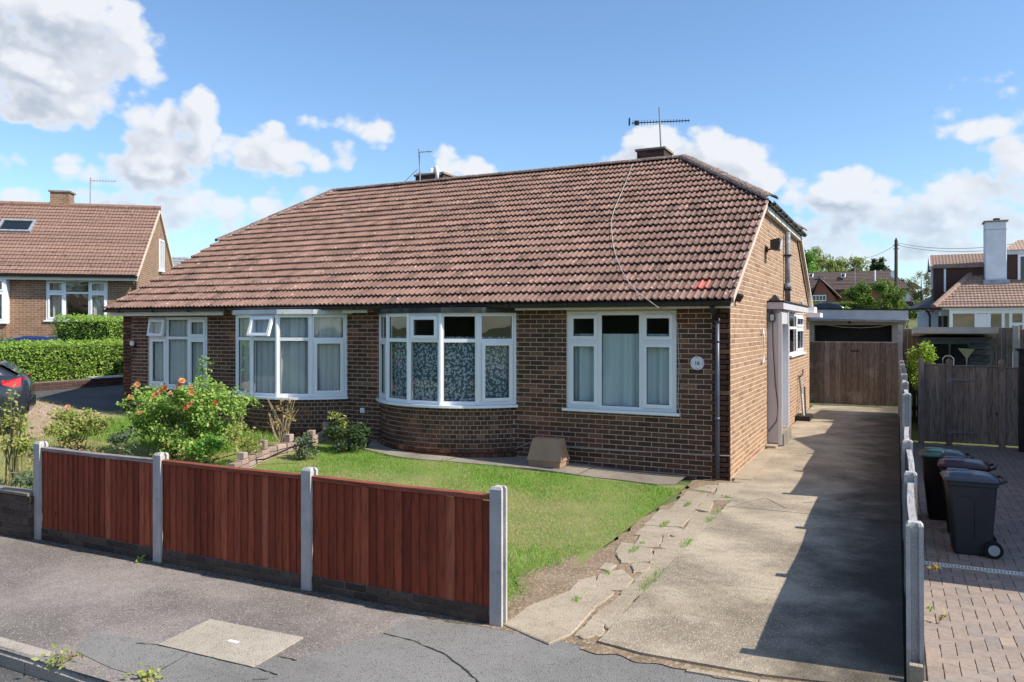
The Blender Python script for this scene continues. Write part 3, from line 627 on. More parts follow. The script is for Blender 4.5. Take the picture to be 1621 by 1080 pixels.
for P_ in [[(805, 990), (850, 960), (905, 958), (935, 968), (900, 1005), (870, 1018)],
           [(856, 957), (905, 938), (960, 930), (966, 944), (938, 964), (905, 955)],
           [(912, 1008), (935, 985), (955, 992), (953, 1008), (925, 1012)],
           [(937, 983), (948, 970), (972, 975), (957, 991)], [(960, 992), (975, 976), (1015, 978), (1003, 1000), (972, 1004)],
           [(955, 968), (985, 945), (1040, 950), (1018, 976), (975, 973)],
           [(986, 942), (1008, 922), (1058, 925), (1040, 949)], [(1008, 920), (1030, 902), (1065, 905), (1058, 924)],
           [(1032, 900), (1047, 880), (1092, 882), (1066, 904)], [(942, 928), (952, 912), (985, 905), (1000, 920), (985, 936), (962, 934)],
           [(1050, 878), (1063, 860), (1110, 862), (1093, 880)], [(1066, 858), (1082, 845), (1125, 846), (1110, 860)],
           [(1083, 843), (1102, 815), (1148, 815), (1126, 844)],
           [(978, 880), (995, 868), (1030, 872), (1028, 890), (985, 892)], [(1005, 866), (1015, 850), (1045, 852), (1042, 868)],
           [(1007, 848), (1022, 835), (1070, 838), (1055, 850)], [(1024, 832), (1045, 810), (1100, 812), (1078, 835)],
           [(1062, 808), (1075, 794), (1108, 796), (1098, 809)], [(1076, 792), (1090, 780), (1118, 783), (1110, 794)],
           [(1130, 792), (1140, 768), (1186, 767), (1180, 793)], [(1162, 764), (1168, 756), (1192, 760), (1188, 766)], [(1098, 776), (1120, 770), (1137, 770), (1126, 780)],
           [(950, 902), (958, 894), (975, 897), (965, 906)], [(905, 936), (918, 922), (940, 916), (945, 928), (930, 936)], [(1030, 893), (1036, 874), (1050, 872), (1046, 892)], [(1000, 898), (1006, 894), (1030, 896), (1026, 906), (1004, 908)], [(1046, 868), (1052, 852), (1068, 854), (1062, 868)], [(1058, 848), (1072, 838), (1082, 842), (1070, 852)], [(1102, 808), (1112, 796), (1128, 798), (1122, 812)], [(1112, 794), (1122, 784), (1130, 786), (1128, 796)], [(975, 876), (985, 862), (1002, 864), (994, 878)]]: pslab(P_)
# mossy joint along the drive edge
V, F = strip([(.225 + 1.2 * wob(y, 2), y, .006) for y in np.arange(-5.9, -1.6, .1)], [(.275, y, .02) for y in np.arange(-5.9, -1.6, .1)])
structure(npmesh('moss_joint', V, F, 'moss'))
V, F = strip([(x_, -6.53 - .03 * abs(math.sin(x_ * 7)) - .02 * math.sin(x_ * 23), .011) for x_ in np.arange(.2, 2.2, .02)], [(x_, -6.40 + .03 * math.sin(x_ * 9), .014) for x_ in np.arange(.2, 2.2, .02)])
structure(npmesh('soil_joint', V, F, 'soil'))
# concrete strip along the front wall
hp = thing('house_path', 'narrow concrete path along the foot of the front wall', 'path'); hp['kind'] = 'structure'; del hp['category']
xs_ = [-.62, -2.05, -3.0, -4.2, -5.4, -6.7]
for i in range(len(xs_) - 1):
    x1, x0 = xs_[i] - .008, xs_[i + 1]; b = MB(); n = 6; top = []; bot = []
    for k in range(n + 1):
        xx = x0 + (x1 - x0) * k / n; yo = -.80 + .02 * math.sin(xx * 4) - .35 * math.exp(-((xx + 4.8) / 1.0) ** 2) + (.25 if xx < -6.2 else 0) + (.2 if i == 0 and k == n else 0); z = zt(xx, yo) + .025 + .004 * (i % 2)
        top.append((xx, yo, z)); bot.append((xx, .02, z + .004))
    V, F = strip(top, bot); V2 = V.copy(); V2[:, 2] -= .08
    b.add(list(V), F.tolist()); b.add([v for i_, v in enumerate(V) if i_ % 2 == 0] + [v for i_, v in enumerate(V2) if i_ % 2 == 0], [(k, k + 1, n + 2 + k, n + 1 + k) for k in range(n)])
    b.build('slab', 'conc_grey', hp)
# left-hand drive
V, F = grid(list(np.arange(-16.3, -12.9, .4)), list(np.arange(-.6, 14, .6)), lambda x, y: zt(x, y) + .012); structure(npmesh('left_driveway', V, F, 'tarmac_left'))
V, F = grid(list(np.arange(-16.3, -11.4, .4)), list(np.arange(-3.2, -.5, .3)), lambda x, y: zt(x, y) + .010); structure(npmesh('left_forecourt', V, F, 'pink_path'))
# neighbour's block paving on the right
bp = thing('block_paving', 'red-brown block paving of the drive on the right', 'paving'); bp['kind'] = 'structure'; del bp['category']
V, F = grid([2.33, 6.4], list(np.arange(-6.45, 6.9, .25)), lambda x, y: zn(y) - .012); npmesh('bedding', V, F, 'paver_joint', bp)
pavers = []
for ix in range(-2, 25):        # 90 degree herringbone
    for iy in range(-2, 131):
        k_ = (ix - iy) % 4; x0_, y0_ = 2.35 + ix * .1, -6.42 + iy * .1
        if k_ == 0: bx_ = (x0_, x0_ + .2, y0_, y0_ + .1)
        elif k_ == 3: bx_ = (x0_, x0_ + .1, y0_, y0_ + .2)
        else: continue
        xa, xb = max(bx_[0], 2.35), bx_[1]
        for a, b_ in ((max(bx_[2], -6.42), min(bx_[3], -2.715)), (max(bx_[2], -2.585), bx_[3])):
            if b_ - a > .03 and xb - xa > .03: pavers.append((xa, xb, a, b_, math.hypot((xa + xb) / 2 - CAM[0], (a + b_) / 2 - CAM[1])))
vis = sorted([p for p in pavers if (p[3] - p[2]) + (p[1] - p[0]) > .29 and math.atan2((p[0] + .1) - CAM[0], p[2] - CAM[1]) < R(8.5)], key=lambda p: p[4])[:300]
vs_ = set(vis); pm = MB().cham(-.098, .098, -.048, .048, -.03, .03, .004)
pm = MB(); c_ = .003
pm.loft([[(-.048, -.098, -.03), (.048, -.098, -.03), (.048, .098, -.03), (-.048, .098, -.03)], [(-.048, -.098, -c_), (.048, -.098, -c_), (.048, .098, -c_), (-.048, .098, -c_)], [(-.048 + c_, -.098 + c_, 0), (.048 - c_, -.098 + c_, 0), (.048 - c_, .098 - c_, 0), (-.048 + c_, .098 - c_, 0)]])
src = None
for p in vis:
    loc = ((p[0] + p[1]) / 2, (p[2] + p[3]) / 2, zn((p[2] + p[3]) / 2) + random.uniform(-.002, .002)); rot = (-.0375 if p[2] < -2.5 else 0, random.uniform(-.01, .01), random.uniform(-.012, .012) + (R(90) if p[1] - p[0] > .15 else 0)); rot = (0, -.0375 if p[2] < -2.5 else 0, rot[2]) if p[1] - p[0] > .15 else rot
    if src is None: src = pm.build('paver', 'paver', bp); src.location = loc; src.rotation_euler = rot
    else: inst(src, bp, loc, rot)
rest = MB()
for p in pavers:
    if p in vs_: continue
    z = zn((p[2] + p[3]) / 2) + random.uniform(-.002, .002); rest.loft([[(p[0] + .002, p[2] + .002, z - .03), (p[1] - .002, p[2] + .002, z - .03), (p[1] - .002, p[3] - .002, z - .03), (p[0] + .002, p[3] - .002, z - .03)], [(p[0] + .004, p[2] + .004, z), (p[1] - .004, p[2] + .004, z), (p[1] - .004, p[3] - .004, z), (p[0] + .004, p[3] - .004, z)]])
rest.build('pavers', 'paver', bp, kind='stuff')
dr = thing('channel_drain', 'white slotted channel drain across the block paving', 'drain', (2.4, -2.65, -.15))
b = MB(); b.box(0, 2.6, -.055, -.04, -.02, .006); b.box(0, 2.6, .04, .055, -.02, .006)
b.build('rail', 'upvc_warm', dr)
b = MB()
for i in range(86): b.box(.006 + i * .03, .022 + i * .03, -.04, .04, -.015, .004)
b.build('grate', 'upvc_warm', dr); MB().box(0, 2.6, -.04, .04, -.06, -.05).build('channel', 'black', dr)

# ------------------------------------------------------------------ front fence on its brick plinth
def hpost(h, s=.05, slot=.022, sw=.024, z0=-.1):
    ring = [(-s, -s), (s, -s), (s, -sw), (s - slot, -sw), (s - slot, sw), (s, sw), (s, s), (-s, s), (-s, sw), (-s + slot, sw), (-s + slot, -sw), (-s, -sw)]
    b = MB(); b.loft([[(x, y, z0) for x, y in ring], [(x, y, h - .012) for x, y in ring], [(x * .8, y * .72, h + .008) for x, y in ring]]); return b
FXS = [-.52, -2.335, -4.15, -5.965]; FYY = -6.37
ff = thing('front_fence', 'low red-stained timber fence with concrete posts along the pavement', 'fence', (0, FYY, 0))
for i, x_ in enumerate(FXS): o = hpost(1.03 if i else 1.035).build('post', 'post', ff, loc=(x_, 0, -.01 * (i == 3)))
bsrc = None
for k in range(3):
    xr, xl = FXS[k] - .05, FXS[k + 1] + .05; n = 21; w = (xr - xl) / n
    pn = MB(); pn.box(xl, xr, .012, .04, .30, .36); pn.box(xl, xr, .012, .04, .72, .78); pn = pn.build('panel', 'wood_red', ff)
    for j in range(n):
        loc = (xl + (j + .5) * w, -.012, .128 + random.uniform(-.004, .004)); rot = (0, random.uniform(-.004, .004), random.uniform(-.03, .02))
        if bsrc is None:
            b = MB(); ww = w * .56; b.loft([[(-ww, -.001, z), (ww, -.013, z), (ww, .006, z), (-ww, .007, z)] for z in (0, .812)])
            bsrc = b.build('board', 'wood_red', pn); bsrc.location = loc; bsrc.rotation_euler = rot
        else: inst(bsrc, pn, loc, rot).scale = (random.uniform(.94, 1.14), 1, random.uniform(.985, 1.01))
    b = MB(); sag = .006
    b.loft([[(x_, -.035, .938 + dz), (x_, -.035, .972 + dz), (x_, 0, .980 + dz), (x_, .04, .972 + dz), (x_, .04, .938 + dz)] for x_, dz in ((xl, 0), ((xl + xr) / 2, -sag), (xr, 0))])
    b.build('capping', 'wood_cap' if k == 2 else 'wood_cap_red', pn, label='weathered greyish top rail' if k == 2 else None)
pl = thing('plinth_wall', 'two courses of dark brick under the red fence', 'wall', (0, FYY, 0))
MB().box(-5.93, -.57, -.025, .06, -.1, .126).build('mortar_bed', 'mortar_dark', pl)
bs = None
for k in range(3):
    for c_ in range(2):
        xl, xr = FXS[k + 1] + .055, FXS[k] - .055; x_ = xl - (.11 if c_ else 0)
        while x_ < xr - .03:
            a, b_ = max(x_, xl), min(x_ + .215, xr); 
            if b_ - a > .05:
                y0 = -.034 + random.uniform(-.004, .004)
                if b_ - a > .21:
                    if bs is None: bs = MB().cham(-.107, .107, 0, .05, 0, .056, .005).build('brick', 'brick_plinth', pl, loc=(a + .1075, y0, .003 + .064 * c_))
                    else: inst(bs, pl, (a + .1075, y0, .003 + .064 * c_), (0, random.uniform(-.008, .008), 0))
                else: MB().cham(a, b_, y0, 0, .003 + .064 * c_, .059 + .064 * c_, .005).build('brick', 'brick_plinth', pl)
            x_ += .225
V, F = strip([(x_, FYY - .085 - .03 * abs(math.sin(x_ * 5.3)) - .025 * abs(math.sin(x_ * 13.1)) - .012 * math.sin(x_ * 41), .003) for x_ in np.arange(-9, -.5, .04)], [(x_, FYY + .02, .007) for x_ in np.arange(-9, -.5, .04)])
structure(npmesh('soil_margin', V, F, 'crack_dirt'))
# low wall to the left of the fence
lw = thing('low_wall', 'low dark brick garden wall at the left end of the fence', 'wall', (-6.02, FYY - .03, 0))
MB().box(-2.6, 0, -.055, .055, -.1, .455).build('mortar_core', 'mortar_dark', lw)
bs = None
for c_ in range(6):
    x_ = -2.6 - (.11 if c_ % 2 else 0)
    while x_ < -.02:
        a, b_ = max(x_, -2.6), (0 if x_ + .215 > -.05 else x_ + .215)
        if b_ - a > .02:
            if b_ - a > .21 and bs is not None: inst(bs, lw, ((a + b_) / 2, -.064 + random.uniform(-.004, .004), .006 + .076 * c_))
            else:
                o = MB().cham(-(b_ - a) / 2, (b_ - a) / 2, 0, .05, 0, .066, .006).build('brick', 'brick_plinth', lw, loc=((a + b_) / 2, -.064, .006 + .076 * c_))
                if b_ - a > .21: bs = o
        x_ += .225
for c_ in range(6): MB().box(-.012, .022, -.068, .068, .004 + .076 * c_, .074 + .076 * c_).build('brick', 'brick_plinth', lw)
for i in range(6): MB().cham(-2.6 + i * .434, -2.6 + i * .434 + .426, -.075, .075, .458, .492, .006).build('coping', 'conc_grey', lw)

# ------------------------------------------------------------------ boundary fence between the two drives
bf = thing('boundary_fence', 'concrete-post fence running down between the two drives', 'fence', (2.28, 0, 0))
YS = [-6.03 + 1.83 * k for k in range(10)]
for k, y_ in enumerate(YS):
    h = (.995, 1.01, 1.04, 1.395, 1.43, 1.45, 1.46, 1.46, 1.46, 1.46)[k]
    o = hpost(h + 0, z0=-.3).build('post', 'post', bf, loc=(0, y_, 0)); o.rotation_euler = (random.uniform(-.006, .006), random.uniform(-.008, .008), R(90))
    if k == 9: break
    h2 = (.93, .95, .985, 1.32, 1.35, 1.37, 1.38, 1.38, 1.38)[k]; y0, y1 = y_ + .035, y_ + 1.83 - .035
    pn = MB(); pn.box(-.018, .0, y0, y1, .15, .20); pn.box(-.018, .0, y0, y1, h2 - .25, h2 - .20); pn.box(-.024, .024, y0, y1, -.25, .12); pn = pn.build('panel', 'wood_grey', bf)
    b = MB(); rings = []
    for t in np.linspace(0, 1, 9):
        yv = y0 + (y1 - y0) * t; bow = .012 * math.sin(t * math.pi) * (1 if k % 2 else -1) + (.006 if k else 0); dz = -.006 * math.sin(t * math.pi)
        rings.append([(-.024 + bow, yv, h2 - .02 + dz), (-.024 + bow, yv, h2 + .006 + dz), (.024 + bow, yv, h2 + .006 + dz), (.024 + bow, yv, h2 - .02 + dz)])
    b.loft(rings).build('capping', 'wood_panel_top', pn)
    n = 20; w = (y1 - y0) / n; bsrc2 = None
    for j in range(n):
        loc = (.008 + .008, y0 + (j + .5) * w, .12); rot = (0, 0, R(90) + .10 + random.uniform(-.02, .02))
        if bsrc2 is None:
            b = MB(); ww = w * .56; b.loft([[(-ww, -.006, z), (ww, -.004, z), (ww, .004, z), (-ww, .010, z)] for z in (0, h2 - .14)])
            bsrc2 = b.build('board', 'wood_gate', pn); bsrc2.location = loc; bsrc2.rotation_euler = rot
        else: inst(bsrc2, pn, loc, rot)
b = MB(); b.obox((2.245, -6.17, -.02), (.075, 0, 0), (0, .05, 0), (0, 0, .16)); b.obox((2.32, -6.17, -.02), (.03, .01, 0), (0, .04, 0), (0, 0, .06))
o = b.build('fence_spur', 'conc_path'); o['label'] = 'short pale concrete stub at the foot of the nearest drive fence post'; o['category'] = 'stub'
# ------------------------------------------------------------------ the bungalow pair
HX0, HX1 = -12.98, 0.0; HD = 11.4; SLP = .555; RA = math.atan(SLP); RY = 5.70
EY, EZ = -.36, 2.625
def roofz(y): return EZ + (min(y, 2 * RY - y) - EY) * SLP
house = thing('bungalow', 'semi-detached brick bungalow pair with long red-brown tiled roof and bow windows', 'house')
OPEN = {'win_r': (-2.56, -.79, .955, 2.485), 'win_l': (-12.19, -10.46, .985, 2.45), 'bay_r': (-6.16, -3.48, .97, 2.475), 'bay_l': (-9.63, -6.94, .97, 2.475)}
def wall_boxes(b, x0, x1, z0, z1, ops, y0, y1):
    xs = sorted({x0, x1, *[o[0] for o in ops], *[o[1] for o in ops]})
    for a, c in zip(xs[:-1], xs[1:]):
        zz = z0
        for o in sorted([o for o in ops if o[0] <= a + 1e-6 and o[1] >= c - 1e-6], key=lambda o: o[2]):
            if o[2] > zz: b.box(a, c, y0, y1, zz, o[2])
            zz = o[3]
        if zz < z1: b.box(a, c, y0, y1, zz, z1)
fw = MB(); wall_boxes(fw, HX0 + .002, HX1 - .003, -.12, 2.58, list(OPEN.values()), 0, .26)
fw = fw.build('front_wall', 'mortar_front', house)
def spans(a, b, ops):
    out = [(a, b)]
    for o in ops:
        nx = []
        for s, e in out:
            if e <= o[0] or s >= o[1]: nx.append((s, e)); continue
            if s < o[0]: nx.append((s, o[0]))
            if e > o[1]: nx.append((o[1], e))
        out = nx
    return out
full = []; odd = []; BH_ = .062; BL_ = .213
for k in range(36):
    z = -.10 + k * .075
    if z > 2.56: break
    a = HX0 - (.1125 if k % 2 else 0)
    ops = [(o[0] - .005, o[1] + .005) for o in OPEN.values() if z + .065 > o[2] + .01 and z < o[3] - .01]
    while a < HX1:
        for s, e in spans(max(a, HX0), min(a + .215, HX1), ops):
            if e - s < .03: continue
            d = (e - s > .2145)
            (full if d else odd).append(('f', (s + e) / 2, z, e - s))
        a += .225
# side wall bricks (right-hand flank)
def verge_lim(z):
    """y range of the flank wall at height z"""
    if z < 2.5: return 0.0, HD
    y = EY + (z + .12 - EZ) / SLP; return max(0.0, y), min(HD, 2 * RY - y)
SW = (7.0, 10.0, 1.60, 2.56); PORCH = (3.60, 4.70, 0.0, 2.50)
for k in range(70):
    z = -.10 + k * .075
    if z > 4.33: break
    lo, hi = verge_lim(z + .065); a = -.1125 if k % 2 == 0 else 0.0
    ops = [(o[0] - .005, o[1] + .005) for o in (SW, PORCH) if z + .065 > o[2] and z < o[3] - .01]
    while a < hi:
        for s, e in spans(max(a, lo), min(a + .215, hi), ops):
            if e - s < .03: continue
            (full if e - s > .2145 else odd).append(('s', (s + e) / 2, z, e - s))
        a += .225
def parea(t):
    if t[0] == 'f': p = np.array([t[1], 0, t[2]]); n = np.array([0, -1, 0])
    else: p = np.array([0, t[1], t[2]]); n = np.array([1, 0, 0])
    d = CAM - p; l = np.linalg.norm(d); return (d @ n) / l ** 3
full.sort(key=parea, reverse=True)
fsrc = ssrc = None
gable = MB()
pts = [(0, -.12), (HD, -.12), (HD, 2.50), (8.45, 4.40), (3.0, 4.40), (0, 2.58)]
lo, hi = verge_lim(4.38)
pts = [(0.0, -.12), (HD, -.12), (HD, verge_lim(2.5)[0] + 2.55)]
def gpoly(y0, y1, z0, z1): gable.box(-.26, -.006, y0, y1, z0, z1)
# flank wall core in strips round the window and door openings
def topz(y): return min(4.42, EZ + (min(y, 2 * RY - y) - EY) * SLP - .10)
ycuts = sorted({0.0, 1.0, 2.0, 3.0, PORCH[0], PORCH[1], 5.5, SW[0], 8.4, SW[1], HD})
for a, c in zip(ycuts[:-1], ycuts[1:]):
    seg = [(-.12, None)]
    for o in (PORCH, SW):
        if o[0] <= a + 1e-6 and o[1] >= c - 1e-6:
            if o[2] > 0.01: gable.box(-.26, .002, a, c, -.12, o[2])
            seg = [(o[3], None)]
    z0 = seg[0][0]
    gable.add([(-.26, a, z0), (.002, a, z0), (.002, c, z0), (-.26, c, z0), (-.26, a, topz(a)), (.002, a, topz(a)), (.002, c, topz(c)), (-.26, c, topz(c))],
              [(3, 2, 1, 0), (4, 5, 6, 7), (0, 1, 5, 4), (1, 2, 6, 5), (2, 3, 7, 6), (3, 0, 4, 7)])
gable = gable.build('side_wall', 'mortar_flank', house)
lg = MB()
for a, c in ((0.0, 2.8), (2.8, 8.6), (8.6, HD)): 
    lg.add([(HX0, a, -.12), (HX0 + .25, a, -.12), (HX0 + .25, c, -.12), (HX0, c, -.12), (HX0, a, topz(a)), (HX0 + .25, a, topz(a)), (HX0 + .25, c, topz(c)), (HX0, c, topz(c))], [(3, 2, 1, 0), (4, 5, 6, 7), (0, 1, 5, 4), (1, 2, 6, 5), (2, 3, 7, 6), (3, 0, 4, 7)])
lg.build('side_wall', 'brick_left', house); MB().box(HX0 + .26, HX1 - .27, HD - .25, HD, -.1, 2.5).build('back_wall', 'brick_flank', house)
fm = MB().cham(-.1065, .1065, -.007, .012, 0, .063, .004); sm = MB()
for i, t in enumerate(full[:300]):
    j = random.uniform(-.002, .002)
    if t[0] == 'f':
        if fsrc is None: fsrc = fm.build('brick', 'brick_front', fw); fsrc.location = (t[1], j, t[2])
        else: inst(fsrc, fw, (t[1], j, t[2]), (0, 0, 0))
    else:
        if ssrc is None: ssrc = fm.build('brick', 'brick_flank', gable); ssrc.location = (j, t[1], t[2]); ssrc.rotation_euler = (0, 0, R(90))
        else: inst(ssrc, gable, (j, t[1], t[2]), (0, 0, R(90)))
rf, rs = MB(), MB()
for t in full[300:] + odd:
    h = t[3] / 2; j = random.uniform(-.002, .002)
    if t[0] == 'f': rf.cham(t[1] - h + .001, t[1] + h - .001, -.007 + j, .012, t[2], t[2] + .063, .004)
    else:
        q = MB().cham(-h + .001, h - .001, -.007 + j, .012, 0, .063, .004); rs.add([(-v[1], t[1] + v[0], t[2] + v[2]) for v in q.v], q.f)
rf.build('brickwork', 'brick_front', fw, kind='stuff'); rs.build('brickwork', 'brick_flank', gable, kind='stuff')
# room shell behind the windows
rm = MB(); rm.box(HX0 + .3, HX1 - .3, 3.2, 3.3, 0, 2.5); rm.box(HX0 + .3, HX1 - .3, .27, 3.2, .28, .3); rm.box(HX0 + .3, HX1 - .3, .27, 3.2, 2.54, 2.56); rm.box(-3.1, -3.0, .27, 3.2, .3, 2.5); rm.box(-6.55, -6.45, .27, 3.2, .3, 2.5); rm.box(-10.2, -10.1, .27, 3.2, .3, 2.5)
rm.build('interior', 'room', house)

# ---- windows
def frame_bar(b, o, u, n, x0, x1, z0, z1, d0, d1):
    """bar in a window plane: o origin, u along, n outward; x along u, d along n"""
    o = np.array(o); u = np.array(u); n = np.array(n)
    p = o + u * x0 + n * d0; q = p.copy(); q[2] = z0; b.obox(q, u * (x1 - x0), n * (d1 - d0), (0, 0, z1 - z0))
def light(win, o, u, n, x0, x1, z0, z1, sash, opened=0.0, out=.035):
    """one glazed light: optional opening sash and its pane"""
    o = np.array(o, float); u = np.array(u, float); n = np.array(n, float)
    if sash:
        b = MB(); s = .052
        if opened:
            top = o + u * x0 + n * .02; top[2] = z1; dn = np.array([0, 0, -math.cos(opened)]) + n * math.sin(opened); nr = n * math.cos(opened) + np.array([0, 0, math.sin(opened)])
            H = z1 - z0; Wd = x1 - x0
            for (a, c, e, f) in ((0, Wd, 0, s), (0, Wd, H - s, H), (0, s, s, H - s), (Wd - s, Wd, s, H - s)): b.obox(top + u * a + dn * e, u * (c - a), dn * (f - e), nr * .05)
            sh = b.build('casement', 'upvc', win, label='top casement standing open')
            g_ = top + nr * .02; MB().obox(g_ + u * s + dn * s, u * (Wd - 2 * s), dn * (H - 2 * s), nr * .006).build('pane', 'glass', win)
            return
        for (a, c, e, f) in ((x0, x1, z0, z0 + s), (x0, x1, z1 - s, z1), (x0, x0 + s, z0 + s, z1 - s), (x1 - s, x1, z0 + s, z1 - s)): frame_bar(b, o, u, n, a, c, e, f, .0, out)
        b.build('casement', 'upvc', win); x0 += s; x1 -= s; z0 += s; z1 -= s
    b = MB(); gs = .007     # dark glazing gasket
    for (a, c, e, f) in ((x0, x1, z0, z0 + gs), (x0, x1, z1 - gs, z1), (x0, x0 + gs, z0, z1), (x1 - gs, x1, z0, z1)): frame_bar(b, o, u, n, a, c, e, f, -.012, .002)
    b.build('gasket', 'black', win)
    b = MB(); frame_bar(b, o, u, n, x0, x1, z0, z1, -.014, -.008); b.build('pane', 'glass', win)
def flat_window(name, parent, x0, x1, z0, z1, cols, y=.03, mat='upvc', o=None, u=(1, 0, 0), n=(0, -1, 0), sill=.06, transom=.31):
    """cols: (fraction width, has transom, top sash, low sash, top opened)"""
    o = np.array((x0, y, 0.0)) if o is None else np.array(o, float); Wd = x1 - x0; b = MB(); fo = .058
    frame_bar(b, o, u, n, 0, Wd, z0, z0 + fo, -.03, .012); frame_bar(b, o, u, n, 0, Wd, z1 - fo, z1, -.03, .012)
    frame_bar(b, o, u, n, 0, fo, z0 + fo, z1 - fo, -.03, .012); frame_bar(b, o, u, n, Wd - fo, Wd, z0 + fo, z1 - fo, -.03, .012)
    xs = [0]; tot = sum(c[0] for c in cols)
    for c in cols: xs.append(xs[-1] + c[0] / tot * Wd)
    mw = .034
    for x in xs[1:-1]: frame_bar(b, o, u, n, x - mw, x + mw, z0 + fo, z1 - fo, -.03, .010)
    win = b
    jobs = []
    for i, c in enumerate(cols):
        a = fo if i == 0 else xs[i] + mw; e = Wd - fo if i == len(cols) - 1 else xs[i + 1] - mw
        if c[1]:
            zt_ = z1 - fo - (z1 - z0 - 2 * fo) * transom; frame_bar(b, o, u, n, a, e, zt_ - .03, zt_ + .03, -.03, .008)
            jobs += [(a, e, z0 + fo, zt_ - .03, c[3], 0), (a, e, zt_ + .03, z1 - fo, c[2], c[4])]
        else: jobs.append((a, e, z0 + fo, z1 - fo, c[3], 0))
    win = b.build(name, mat, parent)
    for a, e, f, g_, s, op in jobs: light(win, o, u, n, a, e, f, g_, s, op)
    if sill:
        b = MB(); uu = np.array(u, float); nn = np.array(n, float); p = o - uu * .06 + nn * (-.03); p[2] = z0 - .045
        b.obox(p, uu * (Wd + .12), nn * (.03 + sill + .03), (0, 0, .043)); b.build('sill', mat, win)
    return win
flat_window('window', house, *OPEN['win_r'], [(.31, 1, 1, 1, 0), (.38, 0, 0, 0, 0), (.31, 1, 1, 1, 0)], transom=.29)
flat_window('window', house, *OPEN['win_l'], [(.32, 1, 1, 1, .16), (.36, 1, 0, 0, 0), (.32, 1, 1, 1, 0)], transom=.28)
flat_window('window', house, 0, SW[1] - SW[0], SW[2], SW[3], [(.5, 1, 0, 0, 0), (.5, 1, 1, 1, 0)], o=(-.03, SW[0], 0), u=(0, 1, 0), n=(1, 0, 0), transom=.33)
def arc(x0, x1, h, n, off=0.0):
    c = (x1 - x0) / 2; r = (c * c + h * h) / (2 * h); ha = math.asin(c / r); m = (x0 + x1) / 2
    return [(m + (r + off) * math.sin(t), (r - h) - (r + off) * math.cos(t)) for t in np.linspace(-ha, ha, n + 1)], r, ha, m, (r - h)
def bow(x0, x1, z0, z1, dep, opened, tops, lows, roofm, name):
    A, r, ha, mx_, cy = arc(x0, x1, dep, 5)
    b = MB(); jobs = []; ft = .055; tz = z1 - .06 - (z1 - z0 - .12) * .285
    for i in range(5):
        a = np.array([*A[i], 0.0]); c = np.array([*A[i + 1], 0.0]); Wd = np.linalg.norm(c - a); u = (c - a) / Wd; n = np.array([u[1], -u[0], 0])
        for (p, q, e, f) in ((0, Wd, z0, z0 + .06), (0, Wd, z1 - .06, z1), (0, ft, z0 + .06, z1 - .06), (Wd - ft, Wd, z0 + .06, z1 - .06), (ft, Wd - ft, tz - .03, tz + .03)): frame_bar(b, a, u, n, p, q, e, f, -.05, .005)
        jobs += [(a, u, n, ft, Wd - ft, z0 + .06, tz - .03, lows[i], 0), (a, u, n, ft, Wd - ft, tz + .03, z1 - .06, tops[i], opened.get(i, 0))]
    for p in A: b.tube([(*p, z0 + .002), (*p, z1 - .002)], .034, 8)
    w = b.build(name, 'upvc', house)
    for a, u, n, p, q, e, f, s, op in jobs: light(w, a, u, n, p, q, e, f, s, op)
    S, *_ = arc(x0, x1, dep, 20, .075); I, *_ = arc(x0, x1, dep, 20, -.06); b = MB()
    S[0] = (x0 - .08, S[0][1]); S[-1] = (x1 + .08, S[-1][1])
    b.loft([[(*S[i], z0 - .045), (*S[i], z0 - .004), (*I[i], z0 - .002), (*I[i], z0 - .045)] for i in range(21)]).build('sill', 'upvc', w)
    # brick base, headers laid round the curve
    O, r2, ha2, m2, cy2 = arc(x0, x1, dep, 24, 0.0); I2, *_ = arc(x0, x1, dep, 24, -.2); b = MB()
    b.loft([[(*O[i], -.05), (*O[i], z0 - .03), (*I2[i], z0 - .03), (*I2[i], -.05)] for i in range(25)]); base = b.build('bay_base', 'mortar_front', house)
    q = MB(); da = .1125 / r2
    for k in range(40):
        z = .95 - .065 - k * .075 - .012
        if z < zt(m2, -.6) - .08: break
        t = -ha2 - (da / 2 if k % 2 else 0); prj = .05 if z < zt(m2, -.6) + .12 else 0.0
        while t < ha2:
            t0, t1 = max(t, -ha2) + .0045 / r2, min(t + da, ha2) - .0045 / r2
            if t1 - t0 > .02 / r2:
                ro = r2 + .007 + prj + random.uniform(-.002, .003); pt_ = lambda rr, tt: (m2 + rr * math.sin(tt), cy2 - rr * math.cos(tt)); g0, g1 = t0 + .004 / r2, t1 - .004 / r2
                f0, f1, m0, m1, k0, k1 = pt_(ro, g0), pt_(ro, g1), pt_(ro - .004, t0), pt_(ro - .004, t1), pt_(r2 - .02, t0), pt_(r2 - .02, t1)
                q.add([(*k0, z), (*k1, z), (*k1, z + .065), (*k0, z + .065), (*m0, z), (*m1, z), (*m1, z + .065), (*m0, z + .065), (*f0, z + .004), (*f1, z + .004), (*f1, z + .061), (*f0, z + .061)],
                      [(0, 1, 5, 4), (1, 2, 6, 5), (2, 3, 7, 6), (3, 0, 4, 7), (4, 5, 9, 8), (5, 6, 10, 9), (6, 7, 11, 10), (7, 4, 8, 11), (8, 9, 10, 11)])
            t += da
    q.build('brickwork', 'brick_front', base, kind='stuff')
    # flat canopy over the bow
    C, *_ = arc(x0 - .06, x1 + .10, dep, 5, .07); rf_ = MB()
    rf_.loft([[(*C[i], z1 + .002), (*C[i], z1 + .085), (C[i][0], .05, z1 + .10), (C[i][0], .05, z1 + .002)] for i in range(6)]).build('bay_roof', roofm, house)
    return w
bow(*OPEN['bay_r'], .68, {}, [0, 0, 1, 0, 0], [1, 0, 0, 0, 1], 'old_black', 'bow_window')
bow(*OPEN['bay_l'], .70, {2: .34}, [0, 0, 1, 0, 0], [0, 0, 0, 0, 1], 'old_white', 'bow_window')

